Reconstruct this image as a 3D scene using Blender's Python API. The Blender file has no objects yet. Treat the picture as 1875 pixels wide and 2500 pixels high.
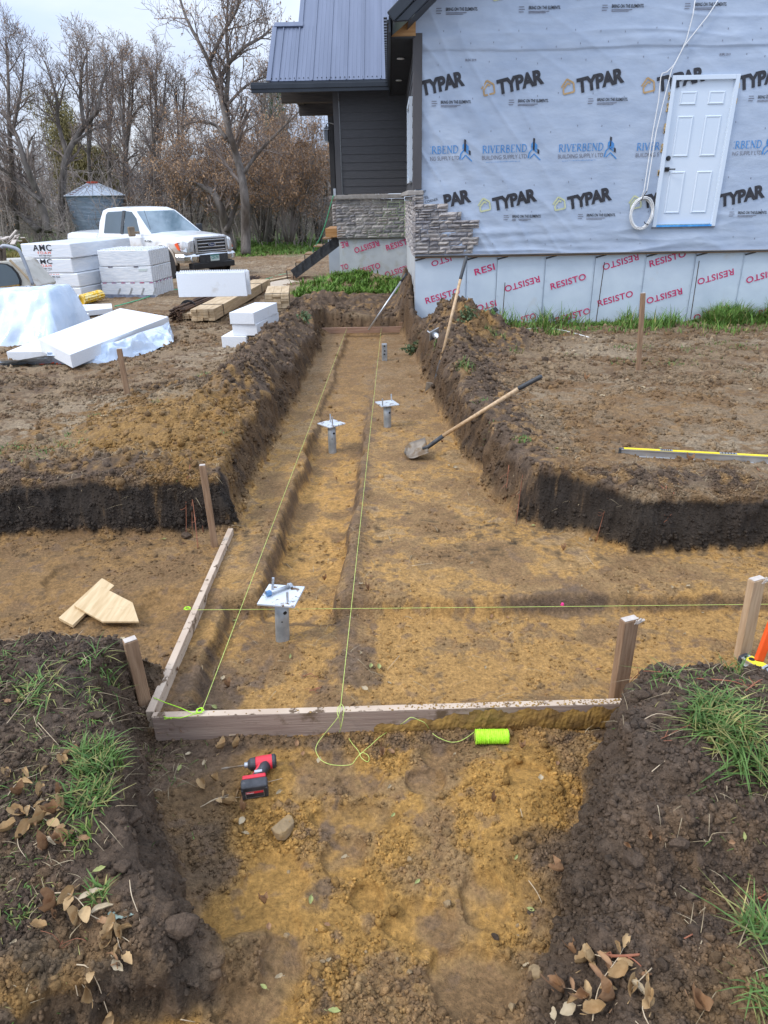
import bpy, bmesh, math, random
import numpy as np
from mathutils import Vector, Matrix
R = math.radians
S = bpy.context.scene
C = S.collection

# ------------------------------------------------------------------ camera, sky, sun, exposure
CAMZ, PITCH, YAW, ROLL, FPX = 1.85, R(24.74), R(0.85), R(1.1), 1660.0
cd = bpy.data.cameras.new('camera')
cd.sensor_fit = 'VERTICAL'; cd.sensor_height = 24.0; cd.lens = 24.0 * FPX / 2500.0
cd.clip_start = 0.05; cd.clip_end = 2000
cam = bpy.data.objects.new('camera', cd); C.objects.link(cam)
_f = Vector((-math.sin(YAW) * math.cos(PITCH), math.cos(YAW) * math.cos(PITCH), -math.sin(PITCH)))
_r = Vector((math.cos(YAW), math.sin(YAW), 0)); _u = _r.cross(_f)
RT = math.cos(ROLL) * _r - math.sin(ROLL) * _u
UP = math.cos(ROLL) * _u + math.sin(ROLL) * _r
FW = _f
M = Matrix((RT, UP, -FW)).transposed().to_4x4(); M.translation = (0, 0, CAMZ)
cam.matrix_world = M
S.camera = cam

W = bpy.data.worlds.new('World'); S.world = W; W.use_nodes = True
nt = W.node_tree; nt.nodes.clear()
SUN_EL, SUN_AZ = R(46), R(248)      # azimuth of the sun measured from +Y clockwise
wo = nt.nodes.new('ShaderNodeOutputWorld'); bg = nt.nodes.new('ShaderNodeBackground')
sky = nt.nodes.new('ShaderNodeTexSky'); sky.sky_type = 'NISHITA'; sky.sun_disc = False
sky.sun_elevation = SUN_EL; sky.sun_rotation = SUN_AZ
scl = nt.nodes.new('ShaderNodeVectorMath'); scl.operation = 'SCALE'; scl.inputs[3].default_value = 0.11
tc = nt.nodes.new('ShaderNodeTexCoord')
mp = nt.nodes.new('ShaderNodeMapping'); mp.inputs['Scale'].default_value = (1.0, 1.0, 3.2)
nz = nt.nodes.new('ShaderNodeTexNoise'); nz.inputs['Scale'].default_value = 2.6; nz.inputs['Detail'].default_value = 5
nz.inputs['Roughness'].default_value = 0.55
cr = nt.nodes.new('ShaderNodeValToRGB')
cr.color_ramp.elements[0].position = 0.33; cr.color_ramp.elements[0].color = (0.56, 0.70, 1.0, 1)
cr.color_ramp.elements[1].position = 0.66; cr.color_ramp.elements[1].color = (0.84, 0.90, 1.0, 1)
mx = nt.nodes.new('ShaderNodeMixRGB'); mx.inputs[0].default_value = 0.9
L = nt.links
L.new(tc.outputs['Generated'], mp.inputs[0]); L.new(mp.outputs[0], nz.inputs['Vector']); L.new(nz.outputs['Fac'], cr.inputs[0])
L.new(sky.outputs[0], scl.inputs[0]); L.new(scl.outputs[0], mx.inputs[1]); L.new(cr.outputs[0], mx.inputs[2])
sxyz = nt.nodes.new('ShaderNodeSeparateXYZ'); L.new(tc.outputs['Generated'], sxyz.inputs[0])
grd = nt.nodes.new('ShaderNodeMapRange'); grd.inputs[1].default_value = 0.0; grd.inputs[2].default_value = 0.9; grd.inputs[3].default_value = 0.62; grd.inputs[4].default_value = 1.65
L.new(sxyz.outputs['Z'], grd.inputs[0]); L.new(grd.outputs[0], bg.inputs[1])
L.new(mx.outputs[0], bg.inputs[0]); L.new(bg.outputs[0], wo.inputs[0])

sl = bpy.data.lights.new('sun', 'SUN'); sl.energy = 1.3; sl.angle = R(14); sl.color = (1.0, 0.95, 0.88)
so = bpy.data.objects.new('sun', sl); C.objects.link(so)
_sd = Vector((math.sin(SUN_AZ) * math.cos(SUN_EL), math.cos(SUN_AZ) * math.cos(SUN_EL), math.sin(SUN_EL)))
so.rotation_euler = _sd.to_track_quat('Z', 'Y').to_euler(); so.location = (0, 0, 30)

S.view_settings.view_transform = 'Standard'; S.view_settings.look = 'None'
S.view_settings.exposure = 0.60; S.view_settings.gamma = 1.0
S.cycles.max_bounces = 6; S.cycles.diffuse_bounces = 3; S.cycles.glossy_bounces = 3
S.cycles.transparent_max_bounces = 12; S.cycles.transmission_bounces = 4
S.cycles.use_denoising = True; S.cycles.denoising_prefilter = 'ACCURATE'; S.cycles.denoising_input_passes = 'RGB_ALBEDO_NORMAL'
S.cycles.use_adaptive_sampling = True; S.cycles.adaptive_threshold = 0.008

# ------------------------------------------------------------------ measuring helpers (photo position -> place on a real plane)
def _ray(px, py): return FW + RT * ((px - 937.5) / FPX) - UP * ((py - 1250.0) / FPX)
def atz(px, py, z=0.0):
    d = _ray(px, py); return Vector((0, 0, CAMZ)) + d * ((z - CAMZ) / d.z)
def aty(px, py, Y):
    d = _ray(px, py); return Vector((0, 0, CAMZ)) + d * (Y / d.y)
def lerp(a, b, t): return a + (b - a) * t

# ------------------------------------------------------------------ numeric noise
_rs = np.random.RandomState(7)
_perm = _rs.permutation(512).astype(np.int64); _perm = np.concatenate([_perm] * 3)
_g3 = _rs.normal(size=(512, 3)); _g3 /= np.linalg.norm(_g3, axis=1)[:, None]
def n3(x, y, z):
    xi = np.floor(x).astype(np.int64); yi = np.floor(y).astype(np.int64); zi = np.floor(z).astype(np.int64)
    xf = x - xi; yf = y - yi; zf = z - zi
    u = xf * xf * xf * (xf * (xf * 6 - 15) + 10); v = yf * yf * yf * (yf * (yf * 6 - 15) + 10); w = zf * zf * zf * (zf * (zf * 6 - 15) + 10)
    out = 0
    for a in (0, 1):
        for b in (0, 1):
            for c in (0, 1):
                h = _perm[_perm[_perm[(xi + a) & 511] + ((yi + b) & 511)] + ((zi + c) & 511)]
                g = _g3[h]
                d = g[..., 0] * (xf - a) + g[..., 1] * (yf - b) + g[..., 2] * (zf - c)
                out = out + d * (u if a else 1 - u) * (v if b else 1 - v) * (w if c else 1 - w)
    return out * 1.5
def n2(x, y, s=0.0): return n3(np.asarray(x, float), np.asarray(y, float), np.full(np.shape(x), s + 0.37))
def fbm2(x, y, o=4, s=0.0, gain=0.5):
    a, t, f = 1.0, 0, 1.0
    for i in range(o):
        t = t + a * n2(np.asarray(x) * f, np.asarray(y) * f, s + i * 3.1); a *= gain; f *= 2.03
    return t
def ss(a, b, x):
    t = np.clip((np.asarray(x, float) - a) / (b - a), 0, 1); return t * t * (3 - 2 * t)
def gau(x, y, cx, cy, sx, sy, h): return h * np.exp(-((x - cx) / sx) ** 2 * 0.5 - ((y - cy) / sy) ** 2 * 0.5)

# ------------------------------------------------------------------ mesh helpers
class MB:
    def __init__(s): s.v = []; s.f = []; s.c = []; s.col = (1, 1, 1); s.marks = []
    def new(s): s.marks.append((len(s.v), len(s.f)))
    def pieces(s):
        for i, (v0, f0) in enumerate(s.marks):
            v1, f1 = s.marks[i + 1] if i + 1 < len(s.marks) else (len(s.v), len(s.f))
            if f1 > f0:
                m = MB(); m.v = s.v[v0:v1]; m.f = [tuple(k - v0 for k in f) for f in s.f[f0:f1]]; m.c = s.c[v0:v1]; yield m
    def add(s, vs, fs):
        o = len(s.v); s.v += [tuple(p) for p in vs]; s.f += [tuple(o + i for i in q) for q in fs]
        s.c += [s.col] * len(vs)
    def box(s, c, size, rot=None, taper=1.0):
        hx, hy, hz = size[0] / 2, size[1] / 2, size[2] / 2; vs = []
        for z, k in ((-hz, 1), (hz, taper)):
            for x, y in ((-hx, -hy), (hx, -hy), (hx, hy), (-hx, hy)): vs.append(Vector((x * k, y * k, z)))
        if rot is not None: vs = [rot @ p for p in vs]
        c = Vector(c); s.add([p + c for p in vs], [(3, 2, 1, 0), (4, 5, 6, 7), (0, 1, 5, 4), (1, 2, 6, 5), (2, 3, 7, 6), (3, 0, 4, 7)])
    def bar(s, a, b, w, h, up=(0, 0, 1), ext=0.0):
        a, b = Vector(a), Vector(b); d = (b - a); ln = d.length; d.normalize(); a = a - d * ext; b = b + d * ext
        up = Vector(up); r = d.cross(up).normalized(); u = r.cross(d).normalized(); vs = []
        for p in (a, b):
            for i, j in ((-1, -1), (1, -1), (1, 1), (-1, 1)): vs.append(p + r * (i * w / 2) + u * (j * h / 2))
        s.add(vs, [(0, 1, 2, 3), (7, 6, 5, 4), (0, 4, 5, 1), (1, 5, 6, 2), (2, 6, 7, 3), (3, 7, 4, 0)])
    def tube(s, pts, r, n=8, cap=True):
        pts = [Vector(p) for p in pts]; m = len(pts)
        rr = r if hasattr(r, '__len__') else [r] * m
        vs, prev = [], None
        for i, p in enumerate(pts):
            d = (pts[min(i + 1, m - 1)] - pts[max(i - 1, 0)])
            if d.length < 1e-9: d = Vector((0, 0, 1))
            d.normalize()
            if prev is None:
                a = Vector((0, 0, 1)) if abs(d.z) < 0.9 else Vector((1, 0, 0)); x = d.cross(a).normalized()
            else:
                x = (prev - d * prev.dot(d)); x = x.normalized() if x.length > 1e-6 else d.orthogonal().normalized()
            prev = x; y = d.cross(x)
            for k in range(n):
                t = 2 * math.pi * k / n; vs.append(p + x * (rr[i] * math.cos(t)) + y * (rr[i] * math.sin(t)))
        fs = [(i * n + k, i * n + (k + 1) % n, (i + 1) * n + (k + 1) % n, (i + 1) * n + k) for i in range(m - 1) for k in range(n)]
        if cap: fs += [tuple(range(n - 1, -1, -1)), tuple((m - 1) * n + k for k in range(n))]
        s.add(vs, fs)
    def lathe(s, prof, c=(0, 0, 0), n=24, rot=None):
        c = Vector(c); vs = []
        for r_, z in prof:
            for k in range(n):
                t = 2 * math.pi * k / n; p = Vector((r_ * math.cos(t), r_ * math.sin(t), z)); vs.append((rot @ p if rot else p) + c)
        m = len(prof)
        fs = [(i * n + k, i * n + (k + 1) % n, (i + 1) * n + (k + 1) % n, (i + 1) * n + k) for i in range(m - 1) for k in range(n)]
        fs += [tuple(range(n - 1, -1, -1)), tuple((m - 1) * n + k for k in range(n))]
        s.add(vs, fs)
    def prism(s, poly, f0, f1):
        """poly: 2D outline; f0/f1 map a 2D point to 3D for each end"""
        n = len(poly); a = [Vector(f0(p)) for p in poly]; b = [Vector(f1(p)) for p in poly]
        s.add(a + b, [tuple(range(n - 1, -1, -1)), tuple(range(n, 2 * n))] + [(i, (i + 1) % n, n + (i + 1) % n, n + i) for i in range(n)])
    def grid(s, fn, nu, nv):
        vs = [fn(i / nu, j / nv) for j in range(nv + 1) for i in range(nu + 1)]
        s.add(vs, [(j * (nu + 1) + i, j * (nu + 1) + i + 1, (j + 1) * (nu + 1) + i + 1, (j + 1) * (nu + 1) + i) for j in range(nv) for i in range(nu)])
    def build(s, name, m, parent=None, smooth=False, bevel=0.0, seg=2, fix=True, colors=False):
        me = bpy.data.meshes.new(name); org = origin_of(parent)
        vs = [(p[0] - org[0], p[1] - org[1], p[2] - org[2]) for p in s.v] if parent is not None else s.v
        me.from_pydata(vs, [], s.f)
        if fix:
            bm = bmesh.new(); bm.from_mesh(me); bmesh.ops.recalc_face_normals(bm, faces=bm.faces); bm.to_mesh(me); bm.free()
        if colors:
            at = me.color_attributes.new('tint', 'FLOAT_COLOR', 'POINT')
            at.data.foreach_set('color', np.array([(*c, 1) for c in s.c], np.float32).ravel())
        me.materials.append(m)
        if smooth: me.polygons.foreach_set('use_smooth', [True] * len(me.polygons))
        o = bpy.data.objects.new(name, me); C.objects.link(o)
        if parent is not None: o.parent = parent
        if bevel > 0:
            b = o.modifiers.new('bevel', 'BEVEL'); b.width = bevel; b.segments = seg; b.limit_method = 'ANGLE'; b.angle_limit = R(40)
        return o
LOCAL = set()
def origin_of(o):
    p = Vector((0, 0, 0)); r = o
    while r is not None and r.parent is not None: r = r.parent
    if r is not None and r.name in LOCAL: return p
    while o is not None: p = p + o.location; o = o.parent
    return p
def tag(o, label, cat, group=None, kind=None):
    if label: o['label'] = label
    if cat: o['category'] = cat
    if group: o['group'] = group
    if kind: o['kind'] = kind
    return o
def thing(name, loc, label, cat, group=None):
    o = bpy.data.objects.new(name, None); C.objects.link(o); o.location = loc; o.empty_display_size = 0.1
    return tag(o, label, cat, group)
def dup(o, parent=None):
    c = o.copy(); C.objects.link(c); c.parent = parent
    for ch in list(o.children): dup(ch, c)
    return c
def raw_mesh(name, V, F, m, smooth=False, color=None):
    """numpy mesh: F is (n,3) or (n,4)"""
    me = bpy.data.meshes.new(name); k = F.shape[1]
    me.vertices.add(len(V)); me.vertices.foreach_set('co', np.asarray(V, np.float32).ravel())
    me.loops.add(F.size); me.loops.foreach_set('vertex_index', F.astype(np.int32).ravel())
    me.polygons.add(len(F)); me.polygons.foreach_set('loop_start', np.arange(0, F.size, k, dtype=np.int32))
    me.polygons.foreach_set('loop_total', np.full(len(F), k, np.int32))
    if smooth: me.polygons.foreach_set('use_smooth', np.ones(len(F), bool))
    me.update(calc_edges=True)
    if color is not None:
        at = me.color_attributes.new('tint', 'FLOAT_COLOR', 'POINT')
        cc = np.ones((len(V), 4), np.float32); cc[:, :3] = color; at.data.foreach_set('color', cc.ravel())
    me.materials.append(m)
    o = bpy.data.objects.new(name, me); C.objects.link(o); return o

# ------------------------------------------------------------------ materials
def mat(name, c1, c2=None, rough=0.7, metal=0.0, scale=8.0, stretch=(1, 1, 1), detail=4, bump=0.0, bscale=None, bdist=0.02, tint=False, lo=0.35, hi=0.65,
        spec=0.5, trans=0.0, alpha=1.0, coat=0.0, dirt=None, sub=0.0):
    m = bpy.data.materials.new(name); m.use_nodes = True; t = m.node_tree; b = t.nodes['Principled BSDF']; ln = t.links
    b.inputs['Roughness'].default_value = rough; b.inputs['Metallic'].default_value = metal
    b.inputs['Specular IOR Level'].default_value = spec; b.inputs['Transmission Weight'].default_value = trans
    b.inputs['Alpha'].default_value = alpha; b.inputs['Coat Weight'].default_value = coat
    c2 = c2 or c1
    tcn = t.nodes.new('ShaderNodeTexCoord'); mpn = t.nodes.new('ShaderNodeMapping'); mpn.inputs['Scale'].default_value = stretch
    ln.new(tcn.outputs['Object'], mpn.inputs[0])
    nn = t.nodes.new('ShaderNodeTexNoise'); nn.inputs['Scale'].default_value = scale; nn.inputs['Detail'].default_value = detail
    ln.new(mpn.outputs[0], nn.inputs['Vector'])
    rp = t.nodes.new('ShaderNodeValToRGB'); e = rp.color_ramp.elements
    e[0].position = lo; e[0].color = (*c1, 1); e[1].position = hi; e[1].color = (*c2, 1)
    ln.new(nn.outputs['Fac'], rp.inputs[0]); out = rp.outputs[0]
    if tint:
        at = t.nodes.new('ShaderNodeAttribute'); at.attribute_name = 'tint'
        mm = t.nodes.new('ShaderNodeMixRGB'); mm.blend_type = 'MULTIPLY'; mm.inputs[0].default_value = 1
        ln.new(out, mm.inputs[1]); ln.new(at.outputs['Color'], mm.inputs[2]); out = mm.outputs[0]
    if dirt:
        dc, dscale, dlo, dhi = dirt
        dn = t.nodes.new('ShaderNodeTexNoise'); dn.inputs['Scale'].default_value = dscale; dn.inputs['Detail'].default_value = 6; dn.inputs['Roughness'].default_value = 0.65
        ln.new(tcn.outputs['Object'], dn.inputs['Vector'])
        mr = t.nodes.new('ShaderNodeMapRange'); mr.inputs[1].default_value = dlo; mr.inputs[2].default_value = dhi; ln.new(dn.outputs['Fac'], mr.inputs[0])
        md = t.nodes.new('ShaderNodeMixRGB'); md.inputs[2].default_value = (*dc, 1); ln.new(mr.outputs[0], md.inputs[0]); ln.new(out, md.inputs[1]); out = md.outputs[0]
    ln.new(out, b.inputs['Base Color'])
    if bump > 0:
        bn = t.nodes.new('ShaderNodeTexNoise'); bn.inputs['Scale'].default_value = bscale or scale * 3; bn.inputs['Detail'].default_value = 6
        ln.new(mpn.outputs[0], bn.inputs['Vector'])
        bp = t.nodes.new('ShaderNodeBump'); bp.inputs['Strength'].default_value = bump; bp.inputs['Distance'].default_value = bdist
        ln.new(bn.outputs['Fac'], bp.inputs['Height']); ln.new(bp.outputs[0], b.inputs['Normal'])
    if sub: b.inputs['Subsurface Weight'].default_value = sub
    m['out'] = 0
    return m
# ------------------------------------------------------------------ the ground: one sheet with the trench dug into it
def tri(y, ys, xs): return np.interp(y, ys, xs)
def macro(x, y, detail=True):
    """height of the ground, with the fields the soil colour needs"""
    x = np.asarray(x, float); y = np.asarray(y, float)
    wx = x + (0.05 + .025 * ss(4.6, 6, y)) * n2(x * 1.9, y * 1.9, 1) + (0.022 + .02 * ss(4.6, 6, y)) * n2(x * 6, y * 6, 2) + 0.008 * n2(x * 17, y * 17, 3)
    wy = y + 0.05 * n2(x * 1.9, y * 1.9, 11) + 0.022 * n2(x * 6, y * 6, 12) + 0.008 * n2(x * 17, y * 17, 13)
    right = ss(-0.6, 0.2, x)
    top = -0.15 * ss(8, 11.8, y) * right - 0.12 * ss(7.5, 11, y) * (1 - right)
    top = top + 0.03 * n2(x * 0.9, y * 0.9, 5) * ss(0.5, 3, y) * (1 - ss(14, 30, y)) + 0.06 * n2(x * 0.3, y * 0.3, 6) * ss(18, 30, y)
    # berms of dug-out soil
    b = gau(x, y, 0.98, 10.5, 0.36, 1.0, 0.44) + gau(x, y, 1.55, 9.9, 0.42, 0.5, 0.20) + gau(x, y, 0.80, 8.3, 0.22, 1.2, 0.16) + gau(x, y, 0.92, 5.6, 0.20, 0.8, 0.09)
    b = b + gau(x, y, 0.31, 13.2, 0.10, 1.2, 0.62) + gau(x, y, -0.7, 14.2, 1.1, 0.6, 0.15) + gau(x, y, -0.7, 17.2, 1.1, 1.2, 0.26) + gau(x, y, -1.5, 13.0, 0.4, 1.2, 0.18)
    b = b + gau(x, y, -1.62, 9.3, 0.24, 1.9, 0.29) + gau(x, y, -1.55, 6.8, 0.2, 0.6, 0.10) + gau(x, y, -2.0, 5.7, 0.55, 0.8, 0.10) + gau(x, y, -2.3, 7.0, 0.5, 0.25, 0.06)
    b = b + gau(x, y, -2.3, 4.75, 0.9, 0.16, 0.08) + gau(x, y, 1.9, 4.5, 0.9, 0.18, 0.07)
    top = top + b * (1 + 0.55 * n2(x * 4, y * 4, 7) + .3 * n2(x * 9, y * 9, 8))
    # near banks
    top = top + gau(x, y, -1.55, 2.28, 0.22, 0.2, 0.12) + gau(x, y, -1.08, 2.05, 0.09, 0.28, 0.05) + gau(x, y, 1.3, 2.1, 0.22, 0.2, 0.11) + gau(x, y, 1.0, 1.95, 0.12, 0.25, 0.05)
    top = top - 0.14 * ss(1.7, 1.0, y) * ss(0.0, -0.5, x) - 0.10 * ss(1.9, 1.2, y) * ss(0.2, 0.8, x) - .03 * ss(2.6, 2.2, y)
    # the dug area
    def band(v, a, c, w0, w1=None):
        w1 = w0 if w1 is None else w1
        return ss(a - w0 / 2, a + w0 / 2, v) * ss(c + w1 / 2, c - w1 / 2, v)
    w = 0.085 + np.clip(0.20 * n2(x * .9, y * 1.5, 44) + .12 * n2(x * 3, y * 4, 45), -.02, .28) * ss(4.7, 5.6, y)
    xr = tri(wy, [2.5, 4.2, 4.6, 5.0, 5.5, 6.2, 8.0, 10, 12.9], [3.0, 1.55, 0.98, 0.86, 0.79, 0.69, 0.55, 0.42, 0.18])
    main = ss(-1.2 - w, -1.2 + w * .6, wx) * (1 - ss(xr - w * .6, xr + w * 1.2, wx)) * band(wy, 2.5, 12.75, 0.1, 0.25)
    cross_r = ss(0.2, 0.3, wx) * band(wy, 2.45, 4.13, 0.2, w * 1.1)
    cross_l = ss(-1.0, -1.1, wx) * band(wy, 2.72, 4.45, 0.30, w * 1.3)
    xl = tri(wy, [0, 1.0, 1.13, 1.24, 1.36, 1.6, 1.9, 2.3, 2.6], [-1.4, -1.15, -0.92, -0.62, -0.64, -0.83, -0.93, -1.22, -1.25])
    xn = tri(wy, [0, 1.2, 1.6, 1.9, 2.15, 2.4, 2.7], [0.70, 0.66, 0.74, 0.86, 0.90, 1.05, 1.2])
    wl = tri(wy, [0, 1.1, 1.6, 2.5], [0.5, 0.26, 0.2, 0.16]); wr = tri(wy, [0, 1.3, 1.7, 2.0, 2.3], [0.40, 0.46, 0.40, 0.16, 0.10])
    near = ss(xl - wl * .5, xl + wl * .5, wx) * (1 - ss(xn - wr * .8, xn + wr * .2, wx)) * (1 - ss(2.6, 2.75, wy))
    dig = np.maximum(np.maximum(main, near), np.maximum(cross_r, cross_l))
    # floor levels
    fl = np.full(x.shape, -0.365)
    fl = fl + 0.03 * ss(-0.72, -0.85, wx) * ss(3.5, 3.6, wy)
    chan0 = band(wx, -0.80, -0.335 + 0.02 * np.clip(wy - 4, 0, 8), 0.055) * ss(3.4, 3.5, wy)
    chan = chan0 * (1 - 0.7 * ss(6.3, 7.2, wy))
    low = ss(-1.04, -0.97, wx) * ss(3.58, 3.48, wy) * ss(2.42, 2.52, wy)
    fl = fl - 0.13 * chan - 0.105 * np.maximum(low - chan, 0)
    fl = fl - 0.08 * ss(2.5, 2.4, wy) * ss(1.0, 1.5, wy)
    fl = fl + 0.05 * ss(1.4, 0.9, wy)
    # crumbs fallen along the toes of the walls
    z = top * (1 - dig) + fl * dig
    # spoil spilled over the channel sides
    z = z + gau(x, y, -0.27, 4.6, 0.05, 1.0, 0.04) + gau(x, y, -0.86, 4.6, 0.06, 0.9, 0.025)
    z = z + gau(x, y, -0.22, 2.98, 0.10, 0.16, 0.035) + gau(x, y, 0.55, 2.64, 0.3, 0.06, 0.045) + gau(x, y, 0.78, 2.61, 0.2, 0.07, 0.04) + gau(x, y, 0.55, 2.1, 0.22, 0.2, 0.05)
    z = z + gau(x, y, -0.62, 3.16, 0.12, 0.06, 0.03)
    z = z + gau(x, y, 0.95, 6.0, 0.1, 1.0, -0.01)
    z = z + gau(x, y, 0.92, 1.60, 0.20, 0.05, 0.07) - gau(x, y, 0.95, 1.42, 0.2, 0.07, 0.05) + gau(x, y, 1.0, 1.18, 0.12, 0.08, 0.06) + gau(x, y, -0.58, 1.36, 0.06, 0.05, 0.06)
    z = z + 0.16 * gau(x, y, 0.45, 1.85, 0.18, 0.22, 0.25) + gau(x, y, -0.42, 1.55, 0.11, 0.12, 0.06) + gau(x, y, -0.53, 1.40, 0.10, 0.08, 0.07)
    return z, dig, top, chan0, low, wx, wy
PADS = [(150, 1412, 34, 30, .35), (395, 1470, 60, 35, .33), (840, 2090, 60, 60, .43), (660, 2170, 90, 120, .42), (1030, 2240, 90, 60, .42), (1150, 2400, 120, 110, .42),
        (690, 2380, 60, 140, .42), (1180, 2190, 60, 70, .42), (860, 1985, 120, 40, .42), (1070, 1840, 50, 30, .43), (880, 1900, 60, 35, .43), (1040, 1905, 50, 35, .43),
        (1290, 1905, 60, 40, .43), (900, 2180, 45, 40, .43), (800, 1860, 100, 30, .43), (620, 2480, 120, 60, .42), (1480, 1730, 60, 30, .43)]
PADW = []
for (px, py, ra, rb, d) in PADS:
    c = atz(px, py, -d); e = atz(px + ra, py, -d); f = atz(px, py - rb, -d)
    PADW.append((c.x, c.y, max(0.02, (e - c).length), max(0.02, (f - c).length)))
def pads(x, y):
    m = np.zeros(np.shape(x))
    for cx, cy, a, b in PADW:
        r = ((x - cx) / a) ** 2 + ((y - cy) / b) ** 2 + 0.35 * n2(x * 14, y * 14, cx * 9)
        m = np.maximum(m, 1 - ss(0.55, 1.1, r))
    return m
def ground_z(x, y): 
    return float(macro(np.array([x]), np.array([y]))[0][0])
def on(px, py, z0=0.0, it=5):
    """the point of the ground seen at a place in the photo"""
    z = z0
    for i in range(it):
        p = atz(px, py, z); z = lerp(z, ground_z(p.x, p.y), 0.7)
    p = atz(px, py, z); p.z = ground_z(p.x, p.y); return p

SAND = np.array([0.475, 0.268, 0.086]); OCHRE = np.array([0.44, 0.243, 0.066]); BROWN = np.array([0.205, 0.12, 0.055]); TOPS = np.array([0.118, 0.081, 0.055])
BLACK = np.array([0.036, 0.029, 0.024]); DRY = np.array([0.245, 0.172, 0.102]); GREY = np.array([0.35, 0.275, 0.185]); CLAY = np.array([0.30, 0.186, 0.083])
def soil(x, y, z, dig, top, chan, low, wx, wy):
    sh = x.shape; col = np.zeros(sh + (3,)); col[...] = DRY
    def put(c, m):
        m = np.clip(m, 0, 1)[..., None]; col[...] = col * (1 - m) + c * m
    N1 = fbm2(x * 0.8, y * 0.8, 3, 21); N2 = fbm2(x * 3.1, y * 3.1, 4, 24); N3 = fbm2(x * 11, y * 11, 4, 29); N4 = fbm2(x * 34, y * 34, 3, 31)
    put(GREY, ss(0.0, 0.5, N1 + 0.5 * N2) * 0.6)
    put(BROWN * .95, ss(-0.05, 0.35, N2 - 0.3 * N1 + 0.45 * N3) * 0.85)
    put(TOPS, ss(0.1, 0.45, N3 + 0.6 * N2) * 0.7)
    # far ground: grass verge
    GR = np.array([0.075, 0.12, 0.03])
    put(GR, ss(29, 31.5, y + 2.5 * N1) * 0.9)
    # dark berms
    bd = gau(x, y, 0.98, 10.4, 0.55, 1.6, 1.2) + gau(x, y, 1.5, 9.9, 0.45, 0.6, 0.9) + gau(x, y, 0.82, 7.6, 0.24, 2.4, 1.2) + gau(x, y, 0.92, 5.4, 0.24, 1.0, 1.3) + gau(x, y, 0.22, 13.2, 0.3, 1.6, 1.2)
    bd = bd + gau(x, y, -0.6, 14.2, 1.3, 1.0, 1.2) + gau(x, y, -1.55, 10.0, 0.38, 2.6, 1.1) + gau(x, y, -1.38, 7.0, 0.18, 2.0, 0.9) + gau(x, y, -2.6, 4.65, 1.4, 0.18, 1.1) + gau(x, y, 1.9, 4.40, 1.2, 0.14, 0.8)
    bd = bd + gau(x, y, -2.3, 7.2, 0.6, 0.25, 0.6) + gau(x, y, -4.5, 7.5, 0.8, 0.4, 0.6)
    put(TOPS * 1.05, ss(0.25, 0.75, bd + 0.35 * N2 + 0.25 * N3))
    put(CLAY, ss(0.05, 0.5, N3 + 0.4 * N2) * ss(0.3, 0.8, bd) * 0.55)
    put(OCHRE * 0.75, ss(0.35, 0.75, gau(x, y, 1.2, 9.4, 0.35, 0.55, 0.8) + 0.4 * N3) * 0.4)
    # ochre spoil spread on the left plateau
    sp = gau(x, y, -2.05, 5.7, 0.6, 0.75, 1.15) + gau(x, y, -1.45, 5.0, 0.25, 0.5, 0.5)
    put(OCHRE * 0.62 + BROWN * .12, ss(0.15, 0.85, sp + 0.35 * N2 + 0.4 * N3) * 0.8); put(TOPS, ss(.25, .5, N3 + .3 * N2) * ss(.2, .6, sp) * .55)
    put(BROWN, ss(0.25, 0.62, gau(x, y, 2.0, 6.3, 0.8, 0.6, 0.7) + gau(x, y, 1.6, 4.9, 0.7, 0.4, 0.6) + 0.3 * N2 + 0.3 * N3) * 0.65)
    put(CLAY * 0.9, ss(0.0, 0.5, N3) * ss(3, 4.5, y) * ss(8, 6, y) * ss(0.8, 1.2, x) * 0.5)
    # near banks: dark turf soil
    nb = ss(2.75, 2.6, y) * (1 - dig * 0.9)
    put(TOPS * 0.95, nb * 1.0)
    put(BLACK * 1.8, nb * ss(0.1, 0.5, N3) * 0.4)
    put(DRY * 0.72, ss(-0.2, 0.5, N2 + 0.15) * ss(2.1, 1.5, y) * ss(-0.72, -0.95, x) * 0.75)
    put(BROWN * 1.1, ss(-0.1, 0.5, N3 + 0.3 * N2) * ss(1.9, 1.3, y) * ss(0.6, 0.9, np.abs(x)) * 0.6)
    put(OCHRE * 0.7, ss(-.2, 0.3, N3 + .4 * N2 + 0.1) * ss(1.3, 1.08, y) * ss(0, -.5, x) * 0.8); put(CLAY * .8, ss(-.2, .3, N2 + .4 * N3) * ss(1.25, 1.1, y) * ss(.5, .9, x) * .4)
    # floor
    f = ss(0.55, 0.95, dig)
    fc = np.zeros(sh + (3,)); fc[...] = CLAY * 1.12
    def putf(c, m):
        m = np.clip(m, 0, 1)[..., None]; fc[...] = fc * (1 - m) + c * m
    putf(SAND * 0.92, ss(-0.12, 0.2, N2 + 0.5 * N3 + .25 * N4 + 0.3 * (chan + low)) * 0.85)
    putf(OCHRE * 0.95, ss(-0.3, 0.2, N2) * ss(2.5, 2.3, y) * 0.9)
    putf(GREY * 0.9, ss(0.3, 0.6, N2 * 1.1 + .3 * N3 + 0.2 * N1) * ss(3.6, 4.2, y) * 0.4)
    putf(BROWN * 1.1, ss(0.12, 0.38, -N2 + 0.5 * N3 + .3 * N4) * 0.7)
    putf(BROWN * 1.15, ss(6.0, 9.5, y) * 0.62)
    putf(BROWN * 0.95, ss(-1.0, -1.25, x) * ss(2.5, 2.7, y) * ss(4.7, 4.4, y) * 0.6)
    putf(TOPS, ss(-0.5, -0.72, x + 0.1 * N2) * ss(2.5, 2.38, y) * ss(1.55, 1.75, y) * 0.75)
    putf(TOPS, ss(0.40, 0.62, x + 0.14 * N2 + .06 * N3) * ss(2.05, 1.8, y) * 0.9)
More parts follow.
